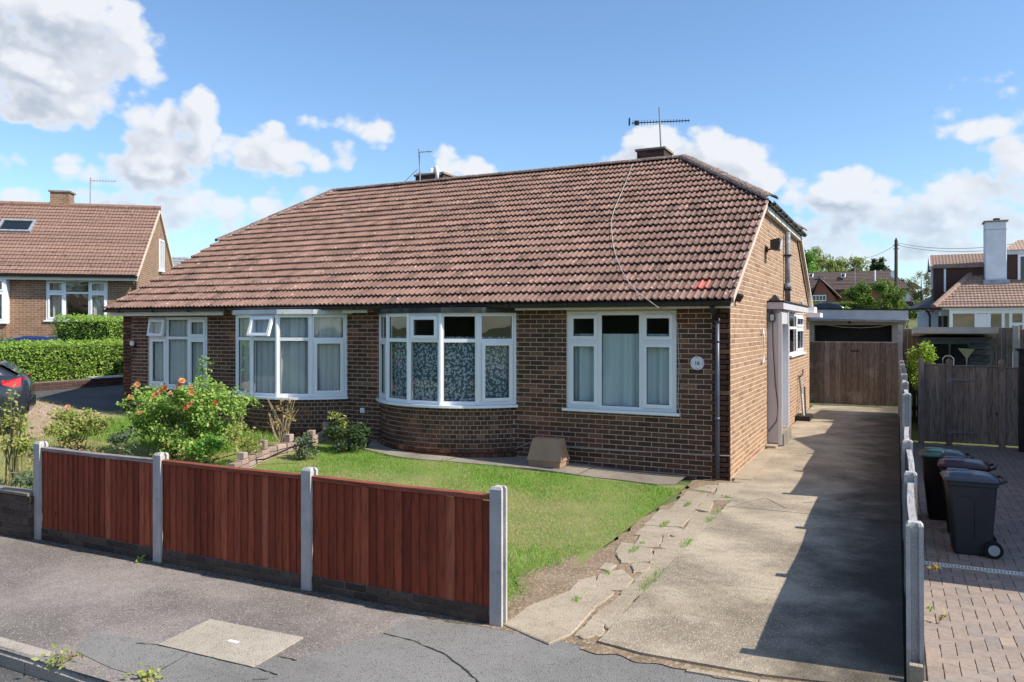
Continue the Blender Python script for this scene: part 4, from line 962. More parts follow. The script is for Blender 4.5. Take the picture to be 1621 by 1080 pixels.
# ---- roof
GA = .33; TW = .205
def tile_mesh(w0, w1):
    """ribbed interlocking tile between fractions w0..w1 of its width; y up the slope"""
    prof = []
    for base in (0.0, TW / 2):
        for (x, h) in ((.002, .0), (.050, .0), (.058, .019), (.072, .027), (.088, .020), (.098, .002)): prof.append((base + x, h))
    prof = [p for p in prof if w0 * TW - 1e-6 <= p[0] <= w1 * TW + 1e-6]
    if len(prof) < 2: return None
    b = MB(); n = len(prof); up = .044
    vs = [(x, 0, h + up) for x, h in prof] + [(x, .375, h * .9 - .002) for x, h in prof] + [(x, .004, h + up - .022) for x, h in prof] + [(x, .375, h * .9 - .014) for x, h in prof]
    fs = [(i, i + 1, n + i + 1, n + i) for i in range(n - 1)] + [(i + 1, i, 2 * n + i, 2 * n + i + 1) for i in range(n - 1)] + [(2 * n + i + 1, 2 * n + i, 3 * n + i, 3 * n + i + 1) for i in range(n - 1)]
    fs += [(0, n, 3 * n, 2 * n), (n - 1, 2 * n - 1, 4 * n - 1, 3 * n - 1)]
    return b.add(vs, fs)
VR, VL = .10, -13.10; HYR, HYL = 3.05, 2.80; AR, AL = -2.10, -11.80
rz = EZ + (RY - EY) * SLP
roof = MB()
def rp(x, y, d=0.0): return (x, y, roofz(y) + d)
fr_ = [(VL, EY, EZ), (VR - .02, EY, EZ), rp(VR - .02, HYR), rp(AR, RY), rp(AL, RY), rp(VL, HYL)]
roof.prism([(p[0], p[1], p[2] - .02) for p in fr_], (0, 0, .016))
bk = [(p[0], 2 * RY - p[1], p[2]) for p in fr_]; roof.prism([(p[0], p[1], p[2] - .02) for p in bk], (0, 0, .016))
roof.prism([rp(VR + .03, HYR), rp(VR + .03, 2 * RY - HYR), rp(AR, RY)], (0, 0, -.02)); roof.prism([rp(VL, HYL), rp(AL, RY), rp(VL, 2 * RY - HYL)], (0, 0, -.02))
roof = roof.build('roof', 'felt', house)
th = MB(); 
for (x0, hy) in ((VR, HYR),): pass
def hipx(y):
    r = VR if y < HYR else VR + (AR - VR) * (y - HYR) / (RY - HYR); l = VL if y < HYL else VL + (AL - VL) * (y - HYL) / (RY - HYL); return l, r
tiles = []; row = 0
while True:
    s0 = -.03 + row * GA; y0 = EY + s0 * math.cos(RA); ym = y0 + .12
    if y0 > RY - .12: break
    l, r = hipx(ym); l2, r2 = hipx(y0); x = VR + .004
    while x > l2:
        a = x - TW; w1 = 1.0 if x <= r2 + .005 else (r2 - a) / TW; w0 = 0.0 if a >= l2 else (l2 - a) / TW
        if w1 > .15 and w0 < .9:
            h0 = EZ + s0 * math.sin(RA); d = math.dist((a + .1, y0, h0), CAM); tiles.append((a, y0, h0, w0, w1, d))
        x -= TW
    row += 1
NROW = row
tiles.sort(key=lambda t: t[5]); tsrc = None; cnt = 0; rest = MB(); ca, sa = math.cos(RA), math.sin(RA); tm = tile_mesh(0, 1); cache = {}
reds = 0
for t in tiles:
    j = random.uniform(-.005, .005); rj = random.uniform(-.012, .012)
    if abs(t[0] - (VR + .004 - 3 * TW)) < .02 and abs(t[1] - (EY + (-.03 + GA) * ca)) < .02: continue
    if t[3] == 0 and t[4] == 1.0 and cnt < 300:
        if tsrc is None: tsrc = tm.build('roof_tile', 'tile', roof); tsrc.location = (t[0], t[1], t[2] + j); tsrc.rotation_euler = (RA + rj, 0, 0)
        else: inst(tsrc, roof, (t[0], t[1], t[2] + j), (RA + rj, 0, rj * .5))
        cnt += 1
    else:
        q = tm if (t[3] == 0 and t[4] == 1.0) else tile_mesh(t[3], t[4])
        if q: c2, s2 = math.cos(RA + rj), math.sin(RA + rj); rest.add([(t[0] + v[0], t[1] + c2 * v[1] - s2 * v[2], t[2] + j + s2 * v[1] + c2 * v[2]) for v in q.v], q.f)
rest.build('roof_tiles', 'tile', roof, kind='stuff')
# two newer red tiles near the right verge
s0 = -.03 + 1 * GA
o = tile_mesh(0, 1).build('roof_tile', 'tile_red', roof, label='bright red replacement tile'); o.location = (VR + .004 - 3 * TW, EY + s0 * ca, EZ + s0 * sa); o.rotation_euler = (RA, 0, 0)
# ridge and hip cappings
def capping(p, q, n, r=.125, m='ridge'):
    p = np.array(p, float); q = np.array(q, float); d = (q - p); L = np.linalg.norm(d); d /= L; side = np.cross(d, (0, 0, 1)); side /= np.linalg.norm(side); upv = np.cross(side, d)
    for i in range(n):
        a = p + d * (L * i / n + .004); b_ = p + d * (L * (i + 1) / n + .012); b = MB(); rr = []
        for c, k in ((a, 1.0), (b_, 1.045)):
            c = c + np.array([0, 0, random.uniform(-.006, .006)])
            outer = [c + (side * math.cos(t) * r * k + upv * (math.sin(t) * r * .62 * k - .02)) for t in np.linspace(0, math.pi, 9)]
            inner = [c + (side * math.cos(t) * (r * k - .02) + upv * (math.sin(t) * (r * .62 * k - .02) - .02)) for t in np.linspace(math.pi, 0, 9)]
            rr.append(outer + inner)
        b.loft(rr).build('ridge_tile', m, roof)
capping((AL, RY, rz + .03), (AR, RY, rz + .03), 22); capping((AR + .03, RY - .02, rz + .035), (VR + .06, HYR - .03, roofz(HYR) + .03), 8, .13); capping((AL - .03, RY - .02, rz + .03), (VL - .03, HYL - .03, roofz(HYL) + .03), 7, .12)
capping((VR + .06, 2 * RY - HYR, roofz(HYR) + .03), (AR, RY + .03, rz + .03), 8, .13)
# verges
for vx0, vx1, hy in ((.015, .105, HYR), (VL - .005, VL + .07, HYL)):
    b = MB()
    b.loft([[(vx0, y, roofz(y) - .075), (vx1, y, roofz(y) - .075), (vx1, y, roofz(y) + .012), (vx0, y, roofz(y) + .012)] for y in (EY + .06, hy)])
    b.build('verge', 'verge_mortar', roof); b = MB()
    b.loft([[(vx0, 2 * RY - y, roofz(y) - .075), (vx1, 2 * RY - y, roofz(y) - .075), (vx1, 2 * RY - y, roofz(y) + .012), (vx0, 2 * RY - y, roofz(y) + .012)] for y in (EY + .06, hy)])
    b.build('verge', 'verge_mortar', roof)
b = MB(); b.loft([[(.02, y, roofz(y) - .23), (.04, y, roofz(y) - .23), (.04, y, roofz(y) - .08), (.02, y, roofz(y) - .08)] for y in (2 * RY - HYR + .05, 2 * RY - EY - .06)]); b.build('barge_board', 'wood_gate', roof)
# fascia, soffit, gutters, pipes
b = MB(); b.box(HX0 - .05, OPEN['bay_l'][0] - .1, -.285, -.262, 2.475, 2.585); b.box(OPEN['bay_l'][1] + .14, OPEN['bay_r'][0] - .1, -.285, -.262, 2.495, 2.585); b.box(OPEN['bay_r'][1] + .14, .06, -.285, -.262, 2.51, 2.585); b.build('fascia', 'upvc_warm', house)
b = MB(); b.box(HX0 - .05, .04, -.26, -.002, 2.552, 2.566); b.build('soffit', 'soffit', house)
def gutter(p, q, r, m, parent, name='gutter', out=None):
    p = np.array(p, float); q = np.array(q, float); d = (q - p) / np.linalg.norm(q - p); s = np.array([d[1], -d[0], 0])
    rr = []
    for c in (p, q): rr.append([c + s * math.cos(t) * r + np.array([0, 0, math.sin(t) * r]) for t in np.linspace(math.pi, 2 * math.pi, 9)] + [c + s * math.cos(t) * (r - .006) + np.array([0, 0, math.sin(t) * (r - .006)]) for t in np.linspace(2 * math.pi, math.pi, 9)])
    return MB().loft(rr).build(name, m, parent)
gt = gutter((HX0 - .10, -.375, 2.615), (.07, -.375, 2.60), .062, 'black', house)
for x in np.arange(-12.6, 0, 1.02): MB().box(x - .03, x + .03, -.442, -.31, 2.545, 2.60).build('bracket', 'black', gt)
hg = gutter((.155, HYR - .12, roofz(HYR) - .03), (.155, 2 * RY - HYR + .28, roofz(HYR) - .03), .062, 'black', house)
for y in np.arange(HYR + .1, 2 * RY - HYR, .85): MB().box(.10, .225, y - .04, y + .04, roofz(HYR) - .10, roofz(HYR) - .045).build('bracket', 'black', hg)
b = MB(); b.box(-.02, .10, HYR - .02, 2 * RY - HYR, roofz(HYR) - .20, roofz(HYR) - .07); b.build('hip_fascia', 'soffit', house)
b = MB(); b.tube([(-.185, -.36, 2.55), (-.185, -.34, 2.46), (-.178, -.16, 2.40), (-.172, -.075, 2.34)], .034, 10); b.build('swan_neck', 'black', house, True)
b = MB(); b.tube([(-.172, -.075, 2.36), (-.172, -.075, 1.2), (-.172, -.075, .04)], .034, 12); b.tube([(-.172, -.075, 2.30), (-.172, -.075, 2.37)], .041, 12); b.tube([(-.172, -.075, .88), (-.172, -.075, .93)], .040, 12); b.tube([(-.172, -.075, 2.02), (-.172, -.075, 2.05)], .040, 12)
b.build('downpipe', 'pipe', house, True)
b = MB(); b.tube([(.085, 5.95, 2.75), (.085, 5.95, 4.26)], .057, 14); b.tube([(.085, 5.95, 3.05), (.085, 5.95, 3.17)], .072, 14)
sp_ = b.build('soil_pipe', 'pipe_grey', house, True)
for z in (3.02, 3.75): MB().box(.0, .16, 5.86, 6.04, z, z + .03).build('bracket', 'iron', sp_)
b = MB(); b.tube([(.05, 9.0, 2.9), (.05, 9.6, 2.62)], .03, 8); b.build('waste_pipe', 'upvc', house)
b = MB(); b.box(.0, .35, 10.6, 11.4, 2.50, 2.62); b.box(-.02, .20, 10.7, 11.42, 2.62, 2.78); b.build('rear_eaves_box', 'upvc', house)
# chimneys
def chimney(x0, x1, y0, y1, z0, z1, m):
    c = MB().box(x0, x1, y0, y1, z0, z1).build('chimney', m, roof); bm_ = MB()
    z = z1 - .07; k = 0
    while z > z0 + .2:
        x = x0 - (.11 if k % 2 else 0)
        while x < x1:
            a, e = max(x, x0), min(x + .215, x1)
            if e - a > .03: bm_.cham(a, e, y0 - .007, y0 + .01, z, z + .065)
            x += .225
        y = y0 - (.11 if k % 2 == 0 else 0)
        while y < y1:
            a, e = max(y, y0), min(y + .215, y1)
            if e - a > .03:
                q = MB().cham(a, e, -.007, .01, z, z + .065); bm_.add([(x1 - v[1], v[0], v[2]) for v in q.v], q.f)
            y += .225
        z -= .075; k += 1
    bm_.build('brickwork', 'brick_dark' if m == 'mortar_dark' else 'brick_flank', c, kind='stuff')
    MB().cham(x0 - .04, x1 + .04, y0 - .04, y1 + .04, z1, z1 + .05, .008).build('chimney_cap', 'conc_grey', c); return c
c1 = chimney(-3.26, -2.62, 6.05, 6.75, 5.6, 6.33, 'mortar_dark')
c2 = chimney(-9.34, -8.48, 6.0, 6.6, 5.6, 6.25, 'mortar_dark')
b = MB(); b.tube([(-8.98, 6.25, 6.29), (-8.98, 6.25, 6.48)], .07, 10); b.build('flue', 'upvc', c2, True)
b = MB(); b.tube([(-8.62, 5.93, 6.02), (-8.62, 5.93, 6.36), (-8.66, 5.96, 6.43), (-8.76, 6.05, 6.44), (-8.84, 6.15, 6.36)], .05, 10); b.build('flue', 'upvc', c2, True)
MB().obox((-9.30, 5.98, 6.32), (.75, 0, -.09), (0, .4, 0), (0, 0, .03)).build('capping_sheet', 'upvc', c2)
# porch with side door
po = MB(); po.box(-.2, .255, 3.575, 3.625, .09, 2.50); po = po.build('porch', 'porch_grey', house)
MB().box(.205, .268, 3.565, 3.60, .06, 2.50).build('corner_trim', 'door_frame', po)
MB().box(-.02, .30, 3.53, 8.05, 2.575, 2.70).build('canopy', 'porch_grey', po); MB().box(-.03, .32, 3.51, 8.08, 2.705, 2.735).build('canopy_felt', 'iron', po)
MB().box(.12, .262, 4.62, 4.69, .30, 2.565).build('door_post', 'door_frame', po); MB().box(-.01, .12, 4.64, 4.68, .30, 2.565).build('side_panel', 'porch_grey', po)
d = MB(); d.box(-.20, -.16, 3.63, 4.62, .12, 2.3); d = d.build('door', 'door_frame', po); MB().box(-.155, -.12, 4.45, 4.5, 1.05, 1.2).build('handle', 'alu', d)
MB().box(-.2, .24, 3.64, 4.62, 2.3, 2.57).build('fanlight_panel', 'porch_grey', po)
st = MB(); st.cham(0, .30, 3.64, 4.75, .0, .26, .01); st.build('step', 'conc_grey', po); MB().cham(-.02, .20, 3.30, 3.57, .02, .075, .01).build('slab', 'conc_path', po)
b = MB(); b.tube([(.10, 3.57, 2.45), (.11, 3.565, 1.9), (.15, 3.565, 1.2), (.20, 3.565, .75), (.17, 3.565, .50), (.03, 3.56, .30)], .007, 6); b.build('cable', 'iron', po)
b = MB(); b.tube([(.0, 2.84, 2.15), (.05, 2.84, 2.15), (.05, 2.84, 1.66), (.0, 2.84, 1.66)], .018, 8); b.box(-.002, .05, 2.78, 2.90, 2.12, 2.20); b.box(-.002, .05, 2.78, 2.92, 1.61, 1.67); o = b.build('grab_rail', 'upvc'); o['label'] = 'white grab rail on the side wall beside the porch'; o['category'] = 'grab rail'
# curtains
def curtain(name, label, pts, z0, z1, m, amp=.03, folds=14, uvw=True):
    """hanging cloth following a polyline in plan"""
    pts = [np.array(p, float) for p in pts]; d = [0]; 
    for a, b_ in zip(pts[:-1], pts[1:]): d.append(d[-1] + np.linalg.norm(b_ - a))
    L = d[-1]; n = int(L / .012); V = []; UV = []
    for i in range(n + 1):
        s = L * i / n; k = max(j for j in range(len(pts)) if d[j] <= s + 1e-9); k = min(k, len(pts) - 2); t = (s - d[k]) / (d[k + 1] - d[k])
        p = pts[k] * (1 - t) + pts[k + 1] * t; u = (pts[k + 1] - pts[k]) / np.linalg.norm(pts[k + 1] - pts[k]); nn = np.array([-u[1], u[0]])
        ph = s * folds * 2 * math.pi / 2.0 + 1.3 * math.sin(s * 5.1); 
        for j, z in enumerate(np.linspace(z0, z1, 5)):
            w = amp * (math.sin(ph + .25 * math.sin(j)) + .4 * math.sin(ph * 2.3 + 1)) * (1 - .35 * j / 4); q = p + nn * w; V.append((q[0], q[1], z)); UV.append((s, z))
    F = [(i * 5 + j, (i + 1) * 5 + j, (i + 1) * 5 + j + 1, i * 5 + j + 1) for i in range(n) for j in range(4)]
    o = npmesh(name, V, F, m, None, True, label=label, category='curtain')
    uvl = o.data.uv_layers.new(name='UVMap'); li = np.zeros(len(o.data.loops), np.int32); o.data.loops.foreach_get('vertex_index', li); uvl.data.foreach_set('uv', np.array(UV, np.float32)[li].ravel())
    return o
x0, x1, z0, z1 = OPEN['win_r']; curtain('curtain', 'pale teal curtain behind the window next to the 16 plaque', [(x0 + .03, .105), (x1 - .03, .105)], z0 + .03, z0 + 1.18, 'curtain_teal', .038, 6)
x0, x1, z0, z1 = OPEN['win_l']; curtain('curtain', 'grey net curtain in the flat window behind the rose bush', [(x0 + .03, .095), (x1 - .03, .095)], z0 + .03, z1 - .05, 'curtain_grey', .022, 13)
A, *_ = arc(*OPEN['bay_r'][:2], .68, 10, -.085); curtain('curtain', 'dark blue leaf-print curtain in the right-hand bow window', A, OPEN['bay_r'][2] + .03, 2.08, 'curtain_print', .003, 3)
A, *_ = arc(*OPEN['bay_l'][:2], .70, 10, -.115); curtain('curtain', 'pale grey net curtain in the left-hand bow window', A, OPEN['bay_l'][2] + .03, 2.46, 'curtain_grey', .03, 11)
# ------------------------------------------------------------------ things fixed to the house
def solo(b, name, m, label, cat, smooth=False, group=None):
    o = b.build(name, m, None, smooth); o['label'] = label; o['category'] = cat
    if group: o['group'] = group
    return o
def disc(c, r, t, n=28, axis='y'):
    c = np.array(c, float); rr = []
    for d, k in ((0, 1.0), (-t * .7, 1.0), (-t, .95)):
        ring = []
        for i in range(n):
            a = 2 * math.pi * i / n; x, z = r * k * math.cos(a), r * k * math.sin(a)
            ring.append(c + (np.array([x, d, z]) if axis == 'y' else np.array([-d, x, z])))
        rr.append(ring)
    return MB().loft(rr)
def text_mesh(s, size, name, m, parent, loc, rot):
    cu = bpy.data.curves.new('txt', 'FONT'); cu.body = s; cu.size = size; cu.extrude = .0012; cu.align_x = 'CENTER'; cu.align_y = 'CENTER'; cu.offset = size * .018
    o = bpy.data.objects.new('txt', cu); COL.objects.link(o); dg = bpy.context.evaluated_depsgraph_get(); me = bpy.data.meshes.new_from_object(o.evaluated_get(dg)); bpy.data.objects.remove(o)
    me['fx'] = 1; q = link(name, me, m, parent); q.location = loc; q.rotation_euler = rot; return q
pq = thing('house_number_plaque', 'round white plaque reading 16 with a grey border pattern', 'plaque', (-.476, -.008, 1.707))
disc((0, 0, 0), .102, .014).build('disc', 'plaque', pq, False)
text_mesh('16', .078, 'number', 'ink', pq, (0, -.0155, 0), (R(90), 0, 0))
b = MB()
for ang in (0, 90, 180, 270):
    a = R(ang); c = np.array([math.cos(a), 0, math.sin(a)]); t = np.array([-math.sin(a), 0, math.cos(a)])
    for (rr, w) in ((.083, .006), (.074, .004)):
        for s in (-1, 1):
            p = c * rr + t * s * .018; b.add([p + np.array([0, -.0150, 0]) + t * dx * w + c * dz * w for dx, dz in ((-1, -.7), (1, -.7), (1, .7), (-1, .7))], [(0, 1, 2, 3)])
    p = c * .086; b.add([p + np.array([0, -.0150, 0]) + t * dx * .009 + c * dz * .009 for dx, dz in ((0, -1), (1, 0), (0, 1), (-1, 0))], [(0, 1, 2, 3)])
b.build('border_pattern', 'ink_grey', pq)
# security floodlight
fl = thing('floodlight', 'black floodlight on a bracket high on the side wall', 'light', (0, 3.35, 3.66))
b = MB(); b.box(0, .05, -.04, .04, -.05, .05); b.tube([(.04, 0, 0), (.16, 0, .01)], .015, 8); b.build('bracket', 'iron', fl)
b = MB(); b.loft([[(.10, -.08, .00), (.10, .16, .00), (.10, .16, .17), (.10, -.08, .17)], [(.24, -.11, -.03), (.24, .19, -.03), (.27, .19, .20), (.27, -.11, .20)]]); b.build('head', 'black', fl)
MB().obox((.262, -.08, .0), (0, .24, 0), (.022, 0, .16), (.006, 0, -.001)).build('lens', 'lens', fl)
fl2 = thing('sensor_light', 'small black sensor light on the side wall just under the eave', 'light', (0, .36, 2.72))
MB().box(0, .04, -.05, .05, -.10, .10).build('back_plate', 'black', fl2); b = MB(); b.tube([(.03, 0, -.02), (.10, 0, -.06)], [.05, .065], 10); b.build('head', 'black', fl2)
la = thing('wall_lantern', 'black lantern hanging on the porch panel', 'lantern', (.10, 3.555, 2.44))
b = MB(); b.tube([(-.09, .02, .14), (0, -.02, .14), (0, -.03, .11)], .008, 6); b.build('bracket', 'iron', la)
b = MB(); b.loft([[(-.05, -.07, .04), (.05, -.07, .04), (.05, .01, .04), (-.05, .01, .04)], [(-.012, -.04, .11), (.012, -.04, .11), (.012, -.02, .11), (-.012, -.02, .11)]]); b.build('cap', 'iron', la)
b = MB(); [b.box(x - .006, x + .006, y - .006, y + .006, -.08, .04) for x in (-.044, .044) for y in (-.064, .004)]; b.box(-.05, .05, -.07, .01, -.095, -.08); b.build('cage', 'iron', la); MB().box(-.035, .035, -.055, -.005, -.08, .035).build('glass', 'lens', la)
pl_ = thing('wall_lamp', 'small black and white lamp on the wall left of the far-left window', 'lamp', tuple(FY(213, 545, -.01)))
b = MB(); b.box(-.05, .05, -.05, .01, -.07, .02); b.tube([(0, -.02, -.07), (.02, -.04, -.22), (-.05, -.06, -.33), (-.10, -.03, -.24)], .009, 6); b.build('bracket', 'iron', pl_)
disc((0, -.05, .02), .055, .03).build('lamp_face', 'plaque', pl_)
fe = thing('canopy_finial', 'small dark pointed hood on top of the porch canopy', 'hood', (.10, 3.9, 2.735)); b = MB(); b.loft([[(-.1, -.13, 0), (.1, -.13, 0), (.1, .13, 0), (-.1, .13, 0)], [(-.012, -.02, .12), (.012, -.02, .12), (.012, .02, .12), (-.012, .02, .12)]]); b.build('hood_shell', 'iron', fe)
# TV aerials
def aerial(name, label, base, mast_top, boom_a, boom_b, n, el=.16, m='alu', tilt=0):
    t = thing(name, label, 'aerial', base); B = np.array(base)
    MB().tube([(0, 0, 0), (0, 0, .3), tuple(np.array(mast_top) - B)], .019, 8).build('mast', 'alu', t)
    a = np.array(boom_a) - B; c = np.array(boom_b) - B; MB().tube([a, c], .013, 6).build('boom', m, t)
    bb = MB(); d = (c - a) / np.linalg.norm(c - a); s = np.cross(d, (0, 0, 1)); s = s * math.cos(1.35) + np.array([0, 0, 1]) * math.sin(1.35)
    for i in range(n):
        p = a + (c - a) * (i + .5) / n; L = el * (1.0 - .35 * i / n); bb.tube([p - s * L, p + s * L], .006, 5)
    bb.build('elements', m, t); return t, a, d
t, a, d = aerial('tv_aerial', 'long TV aerial on a mast by the right-hand chimney', (FY(1046.5, 250, 6.3)[0], 6.3, 6.0), tuple(FY(1043.5, 170, 6.3)), FY(1000, 195, 6.15), FY(1092, 191, 6.5), 20, .065, 'iron')
b = MB(); p = a + d * -.02; b.obox(p + np.array([-.05, -.02, -.06]), (.03, 0, .03), (0, .04, 0), (0, 0, .16)); b.build('reflector', 'iron', t); MB().obox(a + d * .1 - np.array([.03, .03, .05]), d * .08, (0, .06, 0), (0, 0, .1)).build('dipole_box', 'iron', t)
t, a, d = aerial('tv_aerial', 'thin TV aerial mast by the left-hand chimney with white pipes', tuple(FY(665, 291, 5.95)), tuple(FY(663, 236, 5.95)), FY(663, 241, 5.95), FY(684, 240, 5.95), 2, .04, 'alu')
b = MB(); b.tube([FY(661, 268, 5.95) - np.array(t.location), FY(632, 296, 5.6) - np.array(t.location)], .007, 5); b.build('stay', 'iron', t)
# cable down the roof
def roofpt(u, v, lift=.07):
    d = ray(u, v); k = (EZ + lift + (CAM[1] - EY) * SLP - CAM[2]) / (d[2] - SLP * d[1]); return CAM + k * d
px = [(1001, 261), (992, 285), (984, 305), (973, 330), (968, 348), (968, 366), (971, 390), (976, 408), (984, 428), (996, 448), (1012, 466), (1030, 478)]
pts = [roofpt(*p) for p in px] + [FY(1042, 487, -.46), FY(1056, 492, -.10), FY(1069, 497, -.03), FY(1073, 520, -.015), FY(1075, 580, -.012), FY(1073, 640, -.012), FY(1077, 655, -.012)]
solo(MB().tube(pts, .0065, 6), 'roof_cable', 'cable_white', 'thin pale cable running down the roof tiles to the right-hand window', 'cable')
px = [(806, 706), (815, 711), (840, 700), (868, 705), (912, 709), (990, 714), (1080, 718), (1156, 722)]
solo(MB().tube([FY(u, v, -.016) for u, v in px], .008, 6), 'wall_cable', 'cable_white', 'white cable sagging along the foot of the front wall', 'cable')
pts = [FY(612, 693, -.02)]; A_, *_ = arc(*OPEN['bay_r'][:2], .68, 14, .07)
pts = [(p[0], p[1], .40 - .02 * i / 14) for i, p in enumerate(A_)] 
solo(MB().tube(pts, .010, 6), 'black_cable', 'black', 'black cable looped round the brick base of the right-hand bow window', 'cable')
c_ = FY(574, 650, -.02); solo(MB().cham(c_[0] - .045, c_[0] + .045, -.05, 0, c_[2] - .045, c_[2] + .045, .012), 'meter_box', 'upvc', 'tiny white box on the wall between the two bow windows', 'box')
# concrete wedge box under the right window
wb = thing('vent_cover', 'brown concrete wedge-shaped box on the ground under the right-hand window', 'box', (-2.70, -.42, zt(-2.7, -.4) + .03)); b = MB()
b.loft([[(-.26, -.16, 0), (.26, -.16, 0), (.26, .18, 0), (-.26, .18, 0)], [(-.27, -.165, .09), (.27, -.165, .09), (.27, .185, .09), (-.27, .185, .09)]]); b.build('base', 'box_brown', wb)
b = MB(); b.loft([[(-.285, -.18, .092), (.285, -.18, .092), (.285, .19, .092), (-.285, .19, .092)], [(-.225, -.075, .42), (.225, -.075, .42), (.225, .12, .42), (-.225, .12, .42)]]); b.build('hood', 'box_brown', wb)
c_ = G(1005, 737); solo(MB().cham(c_[0] - .19, c_[0] + .15, c_[1] - .05, c_[1] + .05, c_[2] + .02, c_[2] + .09, .012), 'loose_block', 'conc_grey', 'loose pale block lying on the path by the house wall', 'block')
# gully with waste pipe by the side window
gy_ = thing('gully', 'dark drain gully box with a leaning grey waste pipe at the side wall', 'drain', (.12, 8.3, .0))
b = MB(); b.box(-.12, .22, -.35, .35, 0, .14); b.build('gully_box', 'iron', gy_); MB().tube([(.06, -.1, .1), (-.02, .25, .62), (-.08, .35, 1.05)], .03, 8).build('waste_pipe', 'alu', gy_); MB().tube([(-.03, .1, 1.05), (-.0, .35, 1.1), (-.02, .5, 1.2)], .015, 6).build('tap', 'iron', gy_)
MB().tube([(.08, .15, .1), (-.02, .9, .75)], .02, 8).build('rod', 'iron', gy_)

# ------------------------------------------------------------------ bins
def rrect(x0, x1, y0, y1, z, r=.05, n=4):
    out = []
    for (cx, cy, a0) in ((x1 - r, y1 - r, 0), (x0 + r, y1 - r, 90), (x0 + r, y0 + r, 180), (x1 - r, y0 + r, 270)):
        for k in range(n + 1): a = R(a0 + 90 * k / n); out.append((cx + r * math.cos(a), cy + r * math.sin(a), z))
    return out
def wheelie_bin(label, loc, rotz, body, lid, s=1.0):
    t = thing('wheelie_bin', label, 'bin', loc, rotz, 'wheelie bins beside the drive fence'); t.scale = (.86, .86, .88); W = .235 * s
    b = MB(); b.loft([rrect(-.20, .20, -W * .82, W * .82, .02, .04), rrect(-.205, .205, -W * .84, W * .84, .06), rrect(-.275, .255, -W, W, .82), rrect(-.29, .265, -W - .012, W + .012, .83), rrect(-.29, .265, -W - .012, W + .012, .875)]); b.build('body', body, t)
    b = MB(); y = -W - .001       # raised handle-shaped rib on the near side
    rib = [(.02, -.195, .22), (.02, -.222, .66), (.0, -.226, .70), (-.04, -.228, .715), (-.14, -.228, .715)]
    b.tube([(p[0], (-W * .84 - (W - W * .84) * (p[2] - .06) / .76) - .004, p[2]) for p in rib], .008, 6); b.build('rib', body, t)
    b = MB(); L = [rrect(-.315, .285, -W - .025, W + .025, .878, .06), rrect(-.32, .29, -W - .03, W + .03, .90, .06), rrect(-.30, .275, -W - .005, W + .005, .925, .07), rrect(-.24, .20, -W + .05, W - .05, .955, .08), rrect(-.15, .06, -W + .09, W - .09, .968, .05)]; b.loft(L); ld = b.build('lid', lid, t, True)
    b = MB(); b.loft([rrect(-.26, .02, -W + .03, -.02, .93, .05), rrect(-.24, .0, -W + .05, -.04, .972, .045)]); b.loft([rrect(-.26, .02, .02, W - .03, .93, .05), rrect(-.24, .0, .04, W - .05, .972, .045)]); b.build('lid_moulding', lid, ld, True)
    b = MB(); b.tube([(.26, -W + .04, .87), (.345, -W + .04, .905), (.36, 0, .91), (.345, W - .04, .905), (.26, W - .04, .87)], .017, 8); b.build('handle', body, t)
    for sy in (-1, 1):
        w = MB(); w.tube([(.21, sy * (W * .9), .10), (.21, sy * (W * .9 + .055), .10)], .10, 20); w = w.build('wheel', 'rubber', t); r_ = MB(); r_.tube([(.21, sy * (W * .9 + .056), .10), (.21, sy * (W * .9 + .060), .10)], .062, 18); r_.build('rim', 'rim', w); h_ = MB(); h_.tube([(.21, sy * (W * .9 + .061), .10), (.21, sy * (W * .9 + .068), .10)], .018, 10); h_.build('hub', 'rim', w)
    MB().tube([(.21, -W, .10), (.21, W, .10)], .012, 8).build('axle', 'iron', t)
    return t
wheelie_bin('grey wheelie bin with a grey-blue lid, nearest of the three bins', (2.88, -1.98, -.15), R(3), 'bin_grey', 'bin_lid_grey')
wheelie_bin('black wheelie bin with a maroon lid, middle of the three bins', (2.88, -1.12, -.15), R(-3), 'bin_black', 'lid_maroon')
wheelie_bin('black wheelie bin with a dark green lid, farthest of the three bins', (2.70, -.42, -.15), R(2), 'bin_black', 'lid_green')

# ------------------------------------------------------------------ gates, garage
tg = thing('tall_gate', 'tall dark timber double gate closing the end of the driveway', 'gate', (0, 12.4, .03)); n = 17; x0_, x1_ = -.12, 2.33; w = (x1_ - x0_) / n
MB().box(x0_, x1_, .03, .07, .3, .4).build('rail', 'wood_gate', tg); MB().box(x0_, x1_, .03, .07, 1.45, 1.55).build('rail', 'wood_gate', tg)
bs = None
for j in range(n):
    loc = (x0_ + (j + .5) * w, random.uniform(-.006, .006), .02 + random.uniform(0, .012)); 
    if bs is None: bs = MB().cham(-w * .485, w * .485, -.012, .025, 0, 1.76, .006).build('board', 'wood_gate', tg); bs.location = loc
    else: inst(bs, tg, loc)
MB().box(x1_ + .0, x1_ + .10, -.05, .06, 0, 1.98).build('gate_post', 'wood_gate', tg); MB().box(1.0, 1.22, -.03, -.012, 1.52, 1.56).build('hinge', 'iron', tg)
MB().box(x0_ - .02, x1_, -.005, .05, 1.782, 1.80).build('top_strip', 'wood_cap', tg)
ga = thing('garage', 'flat-roofed garage with an open dark doorway behind the tall gate', 'garage', (0, 14.0, 0))
b = MB(); b.box(-.33, -.11, 0, 5, 0, 2.45); b.box(2.04, 2.38, 0, 5, 0, 2.45); b.box(-.11, 2.04, 0, .2, 2.30, 2.45); b.box(-.11, 2.04, 4.8, 5, 0, 2.45); b.build('wall', 'garage_wall', ga)
MB().box(-.13, 2.06, .35, .4, 0, 2.32).build('door', 'garage_dark', ga)
b = MB(); [b.box(-.12, 2.05, .335, .349, 1.2 + .18 * k, 1.21 + .18 * k) for k in range(6)]; b.build('door_ribs', 'iron', ga)
